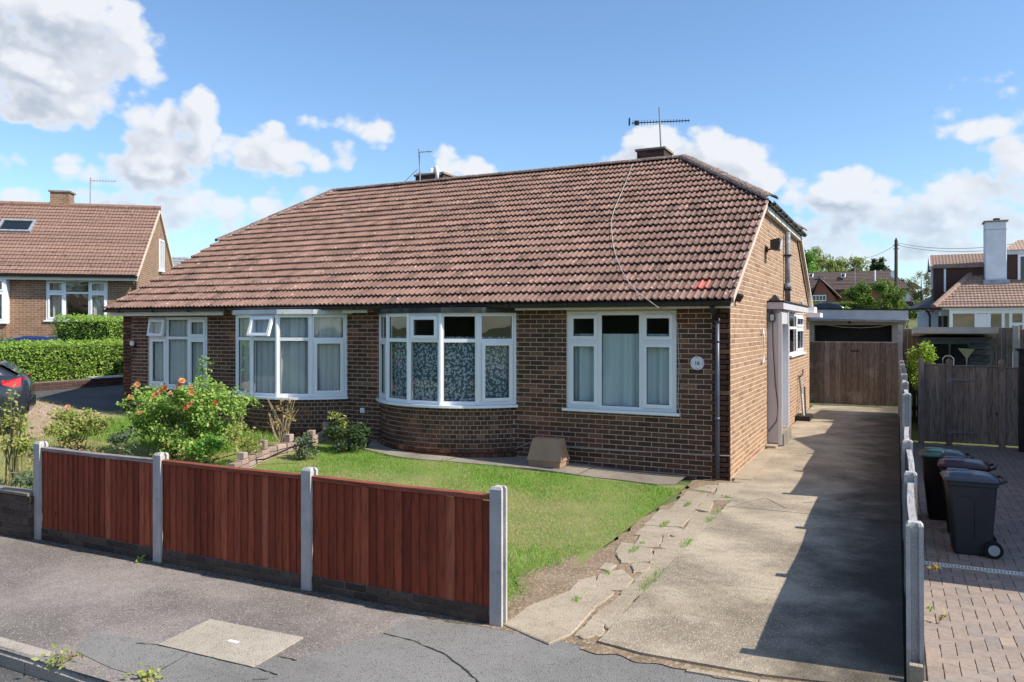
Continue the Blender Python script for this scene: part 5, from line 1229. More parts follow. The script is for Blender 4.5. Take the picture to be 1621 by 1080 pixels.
b = MB(); b.obox((-.45, -.25, 2.50), (2.92, 0, -.06), (0, 5.4, 0), (0, 0, .28)); b.build('roof', 'garage_fascia', ga); MB().obox((-.47, -.27, 2.785), (2.96, 0, -.06), (0, 5.45, 0), (0, 0, .035)).build('roof_felt', 'iron', ga); MB().obox((-.46, -.30, 2.44), (2.94, 0, -.06), (0, .06, 0), (0, 0, .055)).build('fascia_rail', 'wood_cap', ga)
b = MB(); b.tube([(.25, -.03, 2.31), (.7, -.04, 2.24), (1.2, -.04, 2.22), (1.7, -.04, 2.25), (2.05, -.03, 2.33)], .012, 6); b.build('hanging_cable', 'cable_white', ga); MB().tube([(.9, -.02, 2.39), (.9, -.06, 2.38)], .04, 8).build('hook', 'iron', ga)
sg = thing('side_gate', 'brown timber side gate with rounded posts behind the bins', 'gate', (0, 6.5, -.15))
def board_run(parent, x0, x1, n, z0, z1, y, m, th=.02):
    w = (x1 - x0) / n; s_ = None
    for j in range(n):
        loc = (x0 + (j + .5) * w, y + random.uniform(-.005, .005), z0)
        if s_ is None: s_ = MB().cham(-w * .485, w * .485, -th / 2, th / 2, 0, z1 - z0, .004).build('board', m, parent); s_.location = loc
        else: inst(s_, parent, loc)
for x in (2.62, 3.12, 4.03): 
    b = MB(); ring = [(-.055, 0), (.055, 0), (.055, 1.70)] + [(.055 * math.cos(a), 1.70 + .05 * math.sin(a)) for a in np.linspace(.3, math.pi - .3, 6)] + [(-.055, 1.70)]
    b.prism([(x + p[0], -.06, p[1]) for p in ring], (0, .11, 0)); b.build('post', 'wood_side', sg)
board_run(sg, 2.675, 3.065, 4, .06, 1.62, 0, 'wood_side'); board_run(sg, 3.175, 3.975, 8, .06, 1.60, 0, 'wood_side'); board_run(sg, 4.085, 5.0, 9, .06, 1.58, 0, 'wood_side')
for x0, x1, z in ((2.675, 3.065, 1.622), (3.175, 3.975, 1.602), (4.085, 5.0, 1.582)): MB().box(x0, x1, -.03, .035, z, z + .02).build('capping', 'wood_cap', sg)
for z in (.28, 1.33): 
    b = MB(); b.add([(3.10, -.064, z - .03), (3.10, -.064, z + .04), (3.16, -.064, z + .03), (3.62, -.024, z + .012), (3.62, -.024, z - .008), (3.16, -.064, z - .02)], [(0, 1, 2, 5), (5, 2, 3, 4)]); b.prism([(3.085, -.07, z - .05), (3.125, -.07, z - .05), (3.125, -.07, z + .06), (3.085, -.07, z + .06)], (0, .008, 0)); b.build('strap_hinge', 'alu', sg)
MB().box(3.2, 3.95, .02, .06, .25, .33).build('rail', 'wood_side', sg)
gp = FY(1617, 600, 6.2); solo(MB().box(gp[0] - .04, gp[0] + .25, 6.1, 6.3, -.15, 1.78).box(gp[0] - .09, gp[0] + .30, 6.06, 6.34, 1.78, 1.83), 'gate_pillar', 'old_black', 'black capped pillar at the right-hand edge by the side gate', 'pillar')
# ------------------------------------------------------------------ neighbour's shed, fence, shrub
sh = thing('shed', 'grey-green timber shed with a window behind the side gate', 'shed', (2.62, 9.0, -.1)); 
MB().box(0.03, 1.42, .03, 1.8, 0, 2.1).build('core', 'wood_shed', sh)
for k in range(16):
    z = .02 + k * .13
    for a, c in ([(0, .30), (1.02, 1.45)] if 1.33 < z + .06 < 1.98 else [(0, 1.45)]): MB().loft([[(a, -.015, z), (c, -.015, z), (c, .03, z), (a, .03, z)], [(a, .01, z + .135), (c, .01, z + .135), (c, .03, z + .135), (a, .03, z + .135)]]).build('cladding_board', 'wood_shed', sh)
b = MB(); b.loft([[(-.12, -.22, 2.20), (-.12, -.22, 2.34), (-.12, 2.0, 2.16), (-.12, 2.0, 2.04)], [(1.58, -.22, 2.20), (1.58, -.22, 2.34), (1.58, 2.0, 2.16), (1.58, 2.0, 2.04)]]); b.build('roof', 'shed_roof', sh)
wn = MB(); wn.box(.28, 1.04, -.02, .02, 1.33, 1.37); wn.box(.28, 1.04, -.02, .02, 1.95, 1.99); wn.box(.28, .32, -.02, .02, 1.37, 1.95); wn.box(1.0, 1.04, -.02, .02, 1.37, 1.95); wn.box(.62, .66, -.02, .02, 1.37, 1.95); wn = wn.build('window', 'wood_shed', sh); MB().box(.32, 1.0, .018, .024, 1.37, 1.95).build('pane', 'car_glass', wn)
b = MB(); b.tube([(.50, -.03, 1.42), (.50, -.03, 1.62), (.56, -.03, 1.68), (.66, -.03, 1.68), (.72, -.03, 1.62), (.72, -.03, 1.42)], .014, 6); b.box(.50, .72, -.045, -.02, 1.38, 1.46); o = b.build('white_rack', 'upvc'); o.location = (2.62, 8.98, -.1); o['label'] = 'white hoop-handled basket hanging at the shed window'; o['category'] = 'basket'
b = MB(); b.prism([(.80, -.03, 1.86), (1.14, -.03, 1.84), (1.00, -.03, 1.64), (.985, -.03, 1.45), (.965, -.03, 1.45), (.96, -.03, 1.64)], (0, .012, 0)); o = b.build('funnel', 'sail_green'); o.location = (2.62, 8.98, -.1); o['label'] = 'pale green funnel-shaped cloth hanging at the shed window'; o['category'] = 'cloth'
nf = thing('garden_fence', 'grey-brown close-boarded fence right of the shed', 'fence', (0, 10.0, -.1))
pn = MB().box(3.9, 4.6, .02, .05, .3, .4).build('panel', 'wood_grey', nf); board_run(pn, 3.85, 4.60, 7, .1, 2.33, 0, 'wood_grey'); pn = MB().box(4.75, 6.3, .02, .05, .3, .4).build('panel', 'wood_grey', nf); board_run(pn, 4.75, 6.4, 15, .1, 2.29, 0, 'wood_grey')
MB().cham(4.62, 4.73, -.04, .05, 0, 2.38, .01).build('post', 'post', nf); MB().box(2.2, 2.3, -.05, .05, 0, 2.4).build('post', 'post', nf); pn = MB().box(2.32, 2.62, .02, .05, .3, .4).build('panel', 'wood_grey', nf); board_run(pn, 2.31, 2.7, 4, .1, 2.3, 0, 'wood_gate')
def shrub(name, label, c, r, n, leaf, m, nc=26, cl=.34, stems=5, cat='shrub', group=None, stemm='stem', sr=.008, asp=.6, shell=.45):
    c = np.array(c, float); base = np.array([c[0], c[1], zt(c[0], c[1]) if c[2] - r[2] < 2 else c[2] - r[2]])
    t = thing(name, label, cat, tuple(base), 0, group); P = clumps(c, r, n, nc, cl, shell) - base; P = P[P[:, 2] > .01]
    leaves('foliage', P, leaf, m, t, asp)
    b = MB()
    for i in range(stems):
        a = random.uniform(0, 6.28); e = (c - base) + np.array([math.cos(a) * r[0] * .6, math.sin(a) * r[1] * .6, random.uniform(.0, .6) * r[2]]); mid = e * .5 + np.array([random.gauss(0, .05), random.gauss(0, .05), .05]); b.tube([(random.gauss(0, .04), random.gauss(0, .04), -.03), mid, e], [sr, sr * .8, sr * .4], 6)
    b.build('stems', stemm, t); return t
shrub('shrub', 'small bright green shrub beside the shed', (2.70, 8.2, 1.35), (.32, .35, .65), 2600, .07, 'leaf_lime', 20)

# ------------------------------------------------------------------ front gardens
def rose_flower(parent, p, r, m):
    b = MB(); ax = np.array([.45, -.65, .6]) + RNG.normal(0, .25, 3); ax /= np.linalg.norm(ax); e1 = np.cross(ax, (0, 0, 1.0)); e1 /= np.linalg.norm(e1); e2 = np.cross(ax, e1)
    for ring, (k, tilt, n) in enumerate(((1.0, .3, 6), (.78, .75, 5), (.5, 1.15, 4))):
        for i in range(n):
            a = 2 * math.pi * i / n + ring * .5 + random.uniform(-.2, .2); d = (e1 * math.cos(a) + e2 * math.sin(a)) * math.cos(tilt) + ax * math.sin(tilt); s = -e1 * math.sin(a) + e2 * math.cos(a); R_ = r * k
            b.add([p, p + d * R_ * .55 + s * R_ * .5, p + d * R_ + s * R_ * .3 + np.array([0, 0, -.1 * R_]), p + d * R_ * 1.05 - s * R_ * .3 + np.array([0, 0, -.1 * R_]), p + d * R_ * .55 - s * R_ * .5], [(0, 1, 2, 3, 4)])
    return b.build('rose', m, parent)
rbase = G(288, 722); dpt = (rbase - CAM) @ FW
rb = thing('rose_bush', 'large rose bush with orange blooms in front of the left-hand bungalow', 'rose bush', tuple(rbase)); K = dpt / FPX
def loc_at(u, v, dd=0.0): return AT(u, v, dpt + dd) - rbase
P = []
for (u, v, ru, rv, n) in ((285, 660, 78, 48, 5200), (235, 650, 32, 40, 1400), (340, 655, 40, 45, 1800), (290, 700, 80, 25, 1600), (322, 622, 40, 25, 900), (372, 640, 16, 25, 300)):
    c = loc_at(u, v, random.uniform(-.1, .1)); P.append(clumps(c, (ru * K, .55, rv * K), n, 34, .30, .45))
P.append(np.array([loc_at(322 + 8 * math.sin(i * .9), 612 - i * .42, .1) for i in range(110)]) + RNG.normal(0, .025, (110, 3)))
P = np.concatenate(P); P = P[P[:, 2] > .05]; leaves('foliage', P, .058, 'leaf_rose', rb, .68)
b = MB()
for i in range(16):
    e = loc_at(random.uniform(225, 365), random.uniform(610, 660), random.uniform(-.3, .3)); b.tube([(random.gauss(0, .12), random.gauss(0, .1), -.02), e * np.array([.6, .6, .55]), e], [.011, .008, .005], 6)
b.tube([(.1, 0, 0), loc_at(318, 640, .1), loc_at(322, 590, .1), loc_at(320, 566, .1)], [.01, .007, .005, .003], 6); b.build('stems', 'stem', rb)
for (u, v, m_, r) in ((206, 629, 'petal_orange', .06), (217, 609, 'petal_orange', .055), (221, 654, 'petal_orange', .07), (245, 626, 'petal_orange', .06), (253, 620, 'petal_orange', .07), (261, 615, 'petal_red', .06), (284, 610, 'petal_pink', .07), (288, 603, 'petal_orange', .06), (302, 612, 'petal_pink', .06), (303, 622, 'petal_orange', .06), (299, 642, 'petal_orange', .065), (295, 645, 'petal_red', .07), (304, 636, 'petal_orange', .05), (341, 638, 'petal_red', .045), (270, 622, 'petal_pink', .04)): rose_flower(rb, loc_at(u, v, -.45), r * random.uniform(.65, .95), m_)
Pd = clumps(loc_at(270, 705, -.25), (38 * K, .3, 28 * K), 500, 14, .4, .2); leaves('dry_leaves', Pd[Pd[:, 2] > 0.02], .05, 'leaf_dry', rb)
def px_shrub(name, label, u, v, vb, ru, rv, n, leaf, m, nc=20, cl=.36, stems=5, cat='shrub', dd=0.0, stemm='stem', sr=.007, depth=None, ry=None, asp=.6, shell=.4):
    g_ = G(u, vb); dp = (g_ - CAM) @ FW + dd; k = dp / FPX; c = AT(u, v, dp); c = np.array(c)
    base = np.array([c[0], c[1], zt(c[0], c[1])]); t = thing(name, label, cat, tuple(base)); r = (ru * k, ry or ru * k * .8, rv * k)
    P = clumps(c, r, n, nc, cl, shell) - base; P = P[P[:, 2] > .01]; leaves('foliage', P, leaf, m, t, asp); b = MB()
    for i in range(stems):
        a = random.uniform(0, 6.28); e = (c - base) + np.array([math.cos(a) * r[0] * .7, math.sin(a) * r[1] * .6, random.uniform(-.3, .8) * r[2]]); b.tube([(random.gauss(0, .05), random.gauss(0, .05), -.03), e * .5 + np.array([random.gauss(0, .04), 0, .04]), e], [sr, sr * .8, sr * .4], 6)
    b.build('stems', stemm, t); return t, k, base, c
t, k, bs_, c = px_shrub('rose_shrub', 'yellow-green rose shrub in the grass left of the big rose bush', 120, 675, 718, 54, 30, 2000, .065, 'leaf_yellow', 18, .36, 9, 'shrub', sr=.009)
rose_flower(t, np.array(AT(107, 645, (c - CAM) @ FW)) - bs_, .05, 'petal_pink')
t, k, bs_, c = px_shrub('rose_shrub', 'leggy rose shrub with tall bare stems at the left edge', 18, 690, 770, 34, 62, 620, .06, 'leaf_yellow', 14, .28, 14, 'shrub', sr=.010)
b = MB(); dp = (c - CAM) @ FW
for (u0, u1, v1) in ((20, 17, 618), (14, 25, 640), (35, 30, 660)): b.tube([np.array(AT(u0, 745, dp)) - bs_, np.array(AT((u0 + u1) / 2, 690, dp)) - bs_, np.array(AT(u1, v1, dp)) - bs_], [.009, .007, .005], 6)
b.build('tall_stems', 'stem', t); P = np.concatenate([np.array([np.array(AT(u, v, dp)) - bs_ for _ in range(9)]) + RNG.normal(0, .03, (9, 3)) for u, v in ((17, 618), (22, 632), (12, 640), (30, 645), (20, 655), (5, 648), (35, 662), (10, 668))]); leaves('top_leaves', P, .06, 'leaf_yellow', t)
px_shrub('shrub', 'dark low shrub between the rose bushes', 195, 700, 730, 28, 22, 700, .05, 'leaf_grey', 14)
px_shrub('garden_plant', 'bright green leafy plant at the foot of the big rose bush', 325, 706, 735, 26, 22, 800, .055, 'leaf_bright', 14, .4)
px_shrub('garden_plant', 'pale straggly plant behind the brick edging', 385, 700, 738, 30, 30, 700, .05, 'leaf_yellow', 16, .4)
px_shrub('garden_plant', 'tuft of long yellow-green leaves behind the low garden wall', 45, 760, 790, 20, 14, 260, .12, 'leaf_grey', 8, .5, asp=.2)
px_shrub('garden_plant', 'low dry brown plant in the left-hand border', 108, 715, 740, 70, 14, 500, .05, 'leaf_dry', 14, .5)
px_shrub('shrub', 'dark ivy-like shrub with yellow leaf tips beside the right bow window', 545, 690, 718, 36, 30, 1700, .05, 'leaf_dark', 22, .36, dd=.1)
px_shrub('shrub', 'yellow-leaved shrub in the corner between the bow windows', 532, 672, 712, 18, 20, 500, .06, 'leaf_yellow', 12, .4, dd=-.1)
px_shrub('shrub', 'grey-green low shrub at the end of the brick edging', 485, 708, 728, 22, 20, 900, .045, 'leaf_grey', 16, .4)
px_shrub('garden_plant', 'glossy broad-leaved dark plant against the wall by the right bow window', 575, 685, 712, 14, 24, 300, .11, 'leaf_dark', 10, .5)
t, k, bs_, c = px_shrub('dead_shrub', 'bare tan twiggy shrub in front of the left bow window', 447, 655, 710, 24, 26, 130, .05, 'leaf_dry', 12, .3, 0)
b = MB()
for i in range(26):
    u1 = 447 + random.uniform(-28, 26); v1 = random.uniform(620, 668); dp = (c - CAM) @ FW; p0 = np.array(AT(447 + random.gauss(0, 3), 708, dp)) - bs_; p2 = np.array(AT(u1, v1, dp + random.uniform(-.15, .15))) - bs_; b.tube([p0, p0 * .5 + p2 * .5 + RNG.normal(0, .03, 3), p2], [.009, .006, .003], 5)
b.build('twigs', 'stem_dry', t)
t, k, bs_, c = px_shrub('dead_shrub', 'bare tan twigs at the right side of the big rose bush', 375, 655, 705, 8, 24, 50, .05, 'leaf_dry', 8, .4, 0)
b = MB()
for i in range(10):
    dp = (c - CAM) @ FW; p0 = np.array(AT(374 + random.gauss(0, 2), 703, dp)) - bs_; p2 = np.array(AT(374 + random.uniform(-9, 11), random.uniform(628, 665), dp)) - bs_; b.tube([p0, (p0 + p2) / 2 + RNG.normal(0, .04, 3), p2], [.008, .006, .003], 5)
b.build('twigs', 'stem_dry', t)
# brick edging with a black hose
be = thing('brick_edging', 'curved edging of upright weathered bricks between the two front gardens', 'edging', tuple(G(440, 722)))
E0 = np.array(be.location); line = [G(u, v) for u, v in ((372, 752), (400, 738), (425, 726), (455, 718), (490, 708), (520, 696))]
dd_ = [0]; 
for a, c in zip(line[:-1], line[1:]): dd_.append(dd_[-1] + np.linalg.norm(c - a))
bs = None; s = 0.0; i = 0
while s < dd_[-1] - .05:
    kk = max(j for j in range(len(line)) if dd_[j] <= s + 1e-9); kk = min(kk, len(line) - 2); tt = (s - dd_[kk]) / (dd_[kk + 1] - dd_[kk]); p = line[kk] * (1 - tt) + line[kk + 1] * tt; dr_ = line[kk + 1] - line[kk]; ang = math.atan2(dr_[1], dr_[0])
    for lev in range(4):
        if lev == 3 and i % 6 not in (1, 4): continue
        up_ = (lev == 3); z = p[2] - .05 + lev * .078; loc = (p[0] - E0[0], p[1] - E0[1], z - E0[2]); rot = (0, 0, ang + random.uniform(-.06, .06))
        if up_: MB().cham(-.05, .06, -.055, .055, 0, random.choice((.09, .14, .12)), .008).build('brick', 'brick_edging', be, loc=loc).rotation_euler = rot
        else:
            if bs is None: bs = MB().cham(-.107, .107, -.052, .052, 0, .07, .007).build('brick', 'brick_edging', be); bs.location = loc; bs.rotation_euler = rot
            else: inst(bs, be, loc, rot)
    s += .222 if True else 0; i += 1
hz = [(375, 738), (395, 729), (420, 727), (440, 718), (462, 708), (485, 703), (500, 700)]
solo(MB().tube([AT(u, v, (G(u, 735) - CAM) @ FW - .12) for u, v in hz], .012, 6), 'garden_hose', 'black', 'black hose draped along the brick edging', 'hose')
# weeds
def weed(label, u, v, h, n, m='leaf_bright', sz=.05):
    g_ = G(u, v); t = thing('weed', label, 'weed', tuple(g_)); P = RNG.normal(0, 1, (n, 3)) * np.array([h * .5, h * .4, h * .35]); P[:, 2] = np.abs(P[:, 2]); leaves('foliage', P, sz, m, t, .5); MB().tube([(0, 0, -.01), (.01, 0, h * .6)], .004, 5).build('stem', 'stem', t)
weed('small green weed at the foot of the left fence panel', 220, 890, .09, 12, 'leaf_lime', .05); weed('small weed beside the second fence post', 243, 878, .08, 10); weed('yellowish weed in the kerb joint at bottom left', 95, 1052, .12, 45, 'leaf_yellow', .045); weed('reddish weed on the kerb at bottom left', 112, 1044, .10, 20, 'leaf_dry', .04); weed('straggly weed on the dropped kerb at the bottom edge', 232, 1076, .10, 45, 'leaf_yellow', .05); weed('flowering weed against the drain on the block paving', 1487, 886, .10, 14, 'leaf_dry', .03); weed('tiny weed by the fence on the block paving', 1473, 965, .04, 18, 'leaf_lime', .03)
weed('tuft of weeds growing in the path joint near the house corner', 1150, 790, .06, 60, 'leaf_bright', .035); weed('tuft of weeds along the drive edge halfway up', 1075, 905, .05, 60, 'leaf_bright', .03); weed('small weed at the front wall path', 698, 733, .06, 12, 'leaf_bright', .04); weed('dead leaves on the block paving near the fence', 1480, 900, .02, 14, 'leaf_dry', .06); weed('dead leaf litter further down the block paving', 1495, 975, .015, 8, 'leaf_dry', .06)
for i_, (u, v) in enumerate(((1062, 915), (1058, 925), (1100, 870), (1112, 858), (1128, 842), (985, 1008), (1020, 1002), (962, 1000), (1108, 818), (1085, 828), (1045, 940))): pass
pts = np.array([(.25 + random.gauss(0, .03), y, .02) for y in np.arange(-5.6, -1.7, .004) if pnoise(np.array([1.0]), np.array([y]), 2.3)[0] > .12]); blades('joint_grass', pts, .04, .006, 'grass', .8, kind='stuff', label='grass growing in the joint between path and drive')
pts = np.array([(random.uniform(-.20, -.14), y, .02) for y in np.arange(-6.2, -.6, .003) if pnoise(np.array([3.0]), np.array([y]), 3.1)[0] > .25]); blades('joint_grass', pts, .035, .006, 'grass', .8, kind='stuff', label='grass growing between the path slabs')
# ------------------------------------------------------------------ left: hedges, cars, house
def hedge(name, label, x0, x1, y0, y1, h, n, leaf, m, zf=zt):
    t = thing(name, label, 'hedge', ((x0 + x1) / 2, (y0 + y1) / 2, zf((x0 + x1) / 2, (y0 + y1) / 2))); B = np.array(t.location)
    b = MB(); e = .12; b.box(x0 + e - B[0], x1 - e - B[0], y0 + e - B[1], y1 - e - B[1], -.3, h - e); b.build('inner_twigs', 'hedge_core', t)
    A = [(h * (y1 - y0), 0), (h * (y1 - y0), 1), (h * (x1 - x0), 2), ((x1 - x0) * (y1 - y0), 3)]; w = np.array([1.0 * A[0][0], 1.6 * A[1][0], 1.6 * A[2][0], 1.3 * A[3][0]]); f = RNG.choice(4, n, p=w / w.sum())
    x = RNG.uniform(x0, x1, n); y = RNG.uniform(y0, y1, n); z = RNG.uniform(0, h, n); dpt_ = RNG.uniform(-.02, .14, n) ** 1.0
    bump_ = .07 * pnoise(x + y, z * 1.3 + y, 2.6) + .04 * pnoise(x - y, z, 7.0)
    x = np.where(f == 0, x0 + dpt_ - bump_, np.where(f == 1, x1 - dpt_ + bump_, x)); y = np.where(f == 2, y0 + dpt_ - bump_, y); z = np.where(f == 3, h - dpt_ + bump_, z); tt_ = np.clip((z - h * .72) / (h * .28), 0, 1); sh_ = .16 * tt_ ** 2; x = np.where(f == 1, x - sh_, np.where(f == 0, x + sh_, x)); y = np.where(f == 2, y + sh_, y); z = np.where(f == 3, z - .16 * np.clip(2 * np.abs(x - (x0 + x1) / 2) / (x1 - x0), 0, 1) ** 5, z)
    z = z + np.array([zf(a, b_) for a, b_ in zip(x, y)]) - B[2]
    leaves('foliage', np.stack([x - B[0], y - B[1], z], 1), leaf, m, t, .6); return t
hedge('hedge', 'clipped bright green hedge beside the left-hand drive', -17.6, -16.45, -5.5, 5.5, 1.10, 36000, .062, 'leaf_hedge')
hedge('hedge', 'taller hedge block behind the clipped hedge at the left house corner', -20.9, -18.2, 3.6, 6.0, 1.55, 15000, .06, 'leaf_hedge')
px_shrub('garden_plant', 'grey-green plants in the neighbour garden above the hedge at the left edge', 15, 545, 560, 40, 14, 900, .09, 'leaf_grey', 16, .4)
# retaining wall with white coping by the hedge
rw = thing('retaining_wall', 'low brick retaining wall with white coping at the foot of the hedge', 'wall', (-16.35, 2.0, zt(-16.3, 2)))
b = MB(); b.box(-.1, .08, -2.6, 1.0, -.2, .22); b.box(-.1, .08, 1.0, 4.5, -.2, .42); b.build('wall_core', 'mortar_dark', rw)
bs = None
for c_ in range(6):
    y = -2.6 - (.11 if c_ % 2 else 0)
    while y < 3.4:
        if (c_ < 3 or y > 1.0):
            loc = (.083, y + .11, -.02 + c_ * .075)
            if bs is None: bs = MB().cham(-.107, .107, -.007, .02, 0, .065).build('brick', 'brick_dark', rw); bs.location = loc; bs.rotation_euler = (0, 0, R(90))
            else: inst(bs, rw, loc, (0, 0, R(90)))
        y += .225
MB().box(-.14, .12, -.4, 1.0, .222, .262).build('coping', 'upvc_warm', rw); MB().box(-.14, .12, 1.0, 4.5, .422, .462).build('coping', 'upvc_warm', rw)
# cars
def car(label, loc, rotz, m, L=4.2, W=.86, H=1.48, group=None):
    """nose at -x, tail at +x"""
    t = thing('parked_car', label, 'car', loc, rotz, group); b = MB()
    st = [(-2.1, .30, .55, .55), (-2.0, .22, .72, .80), (-1.6, .20, .86, .95), (-1.0, .20, .95, 1.0), (-.3, .20, .98, 1.0), (.6, .20, 1.0, 1.0), (1.3, .20, 1.03, 1.0), (1.75, .22, 1.05, .97), (1.98, .28, 1.0, .92), (2.08, .38, .86, .84)]
    def ring(x, zb, zt_, w): w *= W; return [(x, -w * .92, zb), (x, -w, zb + .2), (x, -w * 1.0, zt_ - .22), (x, -w * .93, zt_), (x, 0, zt_ + .03), (x, w * .93, zt_), (x, w * 1.0, zt_ - .22), (x, w, zb + .2), (x, w * .92, zb), (x, 0, zb)]
    b.loft([ring(*s) for s in st]); body = b.build('body', m, t, True)
    cab = [(-1.05, .93, .97, .86), (-.35, 1.0, 1.38, .80), (.3, 1.0, H, .76), (1.0, 1.0, H - .04, .74), (1.55, 1.02, H - .22, .72), (1.92, 1.0, 1.04, .80)]
    b = MB(); b.loft([[(x, -w * W / .86 * .96, zb - .03), (x, -w * W / .86 * .90, zt_ - .07), (x, -w * W / .86 * .72, zt_), (x, w * W / .86 * .72, zt_), (x, w * W / .86 * .90, zt_ - .07), (x, w * W / .86 * .96, zb - .03)] for x, zb, zt_, w in cab]); b.build('cabin_shell', m, t, True)
    for s in (-1, 1):
        b = MB(); k = lambda x, z: (x, s * (W * (.955 - .13 * (z - 1.0) / .42) + .004), z)
        b.add([k(-.75, 1.04), k(-.22, 1.30), k(.18, 1.37), k(.22, 1.04)], [(0, 1, 2, 3)]); b.build('side_window', 'car_glass', t)
        b = MB(); b.add([k(.30, 1.04), k(.27, 1.37), k(.95, 1.36), k(1.05, 1.06)], [(0, 1, 2, 3)]); b.build('side_window', 'car_glass', t)
        b = MB(); b.add([k(1.13, 1.07), k(1.05, 1.34), k(1.38, 1.26), k(1.62, 1.10)], [(0, 1, 2, 3)]); b.build('side_window', 'car_glass', t)
        b = MB(); b.loft([[(1.70, s * W * .985, .90), (1.70, s * W * .985, .95), (1.72, s * W * .9, 1.0), (1.72, s * W * .9, .86)], [(1.98, s * W * .90, .80), (1.98, s * W * .88, 1.02), (2.02, s * W * .55, 1.0), (2.05, s * W * .55, .80)]]); b.build('tail_light', 'tail_red', t)
        for x in (-1.32, 1.28):
            w = MB(); w.tube([(x, s * (W - .18), .31), (x, s * (W + .01), .31)], .31, 24); w = w.build('wheel', 'rubber', t); r_ = MB(); r_.tube([(x, s * (W + .012), .31), (x, s * (W + .02), .31)], .215, 20); r_.build('rim', 'rim', w)
            sp = MB()
            for a in range(5): a = 2 * math.pi * a / 5; sp.tube([(x, s * (W + .024), .31), (x + .2 * math.cos(a), s * (W + .024), .31 + .2 * math.sin(a))], .026, 5)
            sp.build('spokes', 'rim', w)
        b = MB(); b.tube([(-.75, s * W, 1.02), (-.78, s * (W + .13), 1.04)], [.03, .07], 8); b.build('mirror', m, t)
    b = MB(); b.add([(1.62, -.52, 1.28), (1.62, .52, 1.28), (1.94, .58, 1.07), (1.94, -.58, 1.07)], [(0, 1, 2, 3)]); b.build('rear_window', 'car_glass', t)
    b = MB(); b.add([(-1.07, -.68, 1.0), (-1.07, .68, 1.0), (-.42, .60, 1.36), (-.42, -.60, 1.36)], [(0, 1, 2, 3)]); b.build('windscreen', 'car_glass', t)
    MB().box(2.02, 2.10, -W * .8, W * .8, .42, .60).build('bumper', 'car_dark', t)
    return t
rp_ = AT(50, 640, 14.6); ang = math.atan2(.80, .60); cz = rp_ - 2.08 * np.array([math.cos(ang), math.sin(ang), 0]); rz_ = zt(rp_[0], rp_[1])
car('dark grey hatchback with red tail light at the left edge of the picture', (cz[0], cz[1], rz_), ang, 'car_grey')
bc = AT(95, 560, 23.5); car('blue car half hidden behind the hedge', (bc[0] - 1.2, bc[1] - .2, .50), R(20), 'car_blue')
# brick texture for walls too far away to build brick by brick
def farbrick(name, c1, c2, mo, sc=1.0):
    m, nt, b, o = newmat(name); s = N(nt, 'ShaderNodeSeparateXYZ', {0: N(nt, 'ShaderNodeTexCoord').outputs['Object']})
    v = N(nt, 'ShaderNodeCombineXYZ', {0: MATH(nt, 'ADD', s.outputs[0], s.outputs[1]), 1: s.outputs[2], 2: 0.0}).outputs[0]
    br = N(nt, 'ShaderNodeTexBrick', {'Vector': v, 'Color1': (*c1, 1), 'Color2': (*c2, 1), 'Mortar': (*mo, 1), 'Scale': 1.0 / sc, 'Mortar Size': .006, 'Brick Width': .225, 'Row Height': .075, 'Mortar Smooth': .2}); br.offset = .5
    c = MIXC(nt, MAPR(nt, NOISE(nt, v, 3.0, 4.0), .35, .7, 0, .5), br.outputs[0], MIXC(nt, 1.0, br.outputs[0], (.7, .68, .66), 'MULTIPLY')); setc(nt, b, c); b.inputs['Roughness'].default_value = .9
farbrick('far_brick', (.30, .175, .105), (.21, .115, .075), (.46, .36, .26)); farbrick('far_brick_dark', (.11, .06, .045), (.07, .04, .035), (.16, .12, .09)); farbrick('far_brick_red', (.30, .09, .06), (.24, .07, .05), (.34, .2, .15))
def courses(name, m, parent, p0, ux, up, wid, length, gauge=.33, w1=None, lift=.03):
    """overlapping tile courses on a slope: origin p0, unit across ux, unit upslope up; width may taper to w1=(left,right) inset at top"""
    p0 = np.array(p0, float); ux = np.array(ux, float); up = np.array(up, float); nn = np.cross(ux, up); b = MB(); n = int(length / gauge); inl, inr = w1 or (0, 0)
    for i in range(n + 1):
        s0 = i * gauge; s1 = min(length, s0 + gauge + .04); 
        if s1 - s0 < .06: break
        a0, a1 = inl * s0 / length, inl * s1 / length; c0, c1 = wid - inr * s0 / length, wid - inr * s1 / length
        if c0 - a0 < .1: break
        A = p0 + up * s0 + nn * lift; B = p0 + up * s1
        b.add([A + ux * a0, A + ux * c0, B + ux * max(c1, a1 + .02), B + ux * a1, A + ux * a0 - nn * lift, A + ux * c0 - nn * lift], [(0, 1, 2, 3), (4, 5, 1, 0)])
    return b.build(name, m, parent, kind='stuff')
def ribs(m_name, base, per=.2):
    """rib relief for the far tiles"""
    m = M[base].copy(); m.name = m_name; M[m_name] = m; nt = m.node_tree; b = [n for n in nt.nodes if n.type == 'BSDF_PRINCIPLED'][0]; s = N(nt, 'ShaderNodeSeparateXYZ', {0: N(nt, 'ShaderNodeTexCoord').outputs['Object']})
    w = MATH(nt, 'SINE', MATH(nt, 'MULTIPLY', s.outputs[0], 2 * math.pi / per)); BUMP(nt, b, w, .35, .02)
ribs('tile_left_r', 'tile_left', .115); ribs('tile_buff_r', 'tile_buff', .115); ribs('tile_brown_r', 'tile_brown', .15)
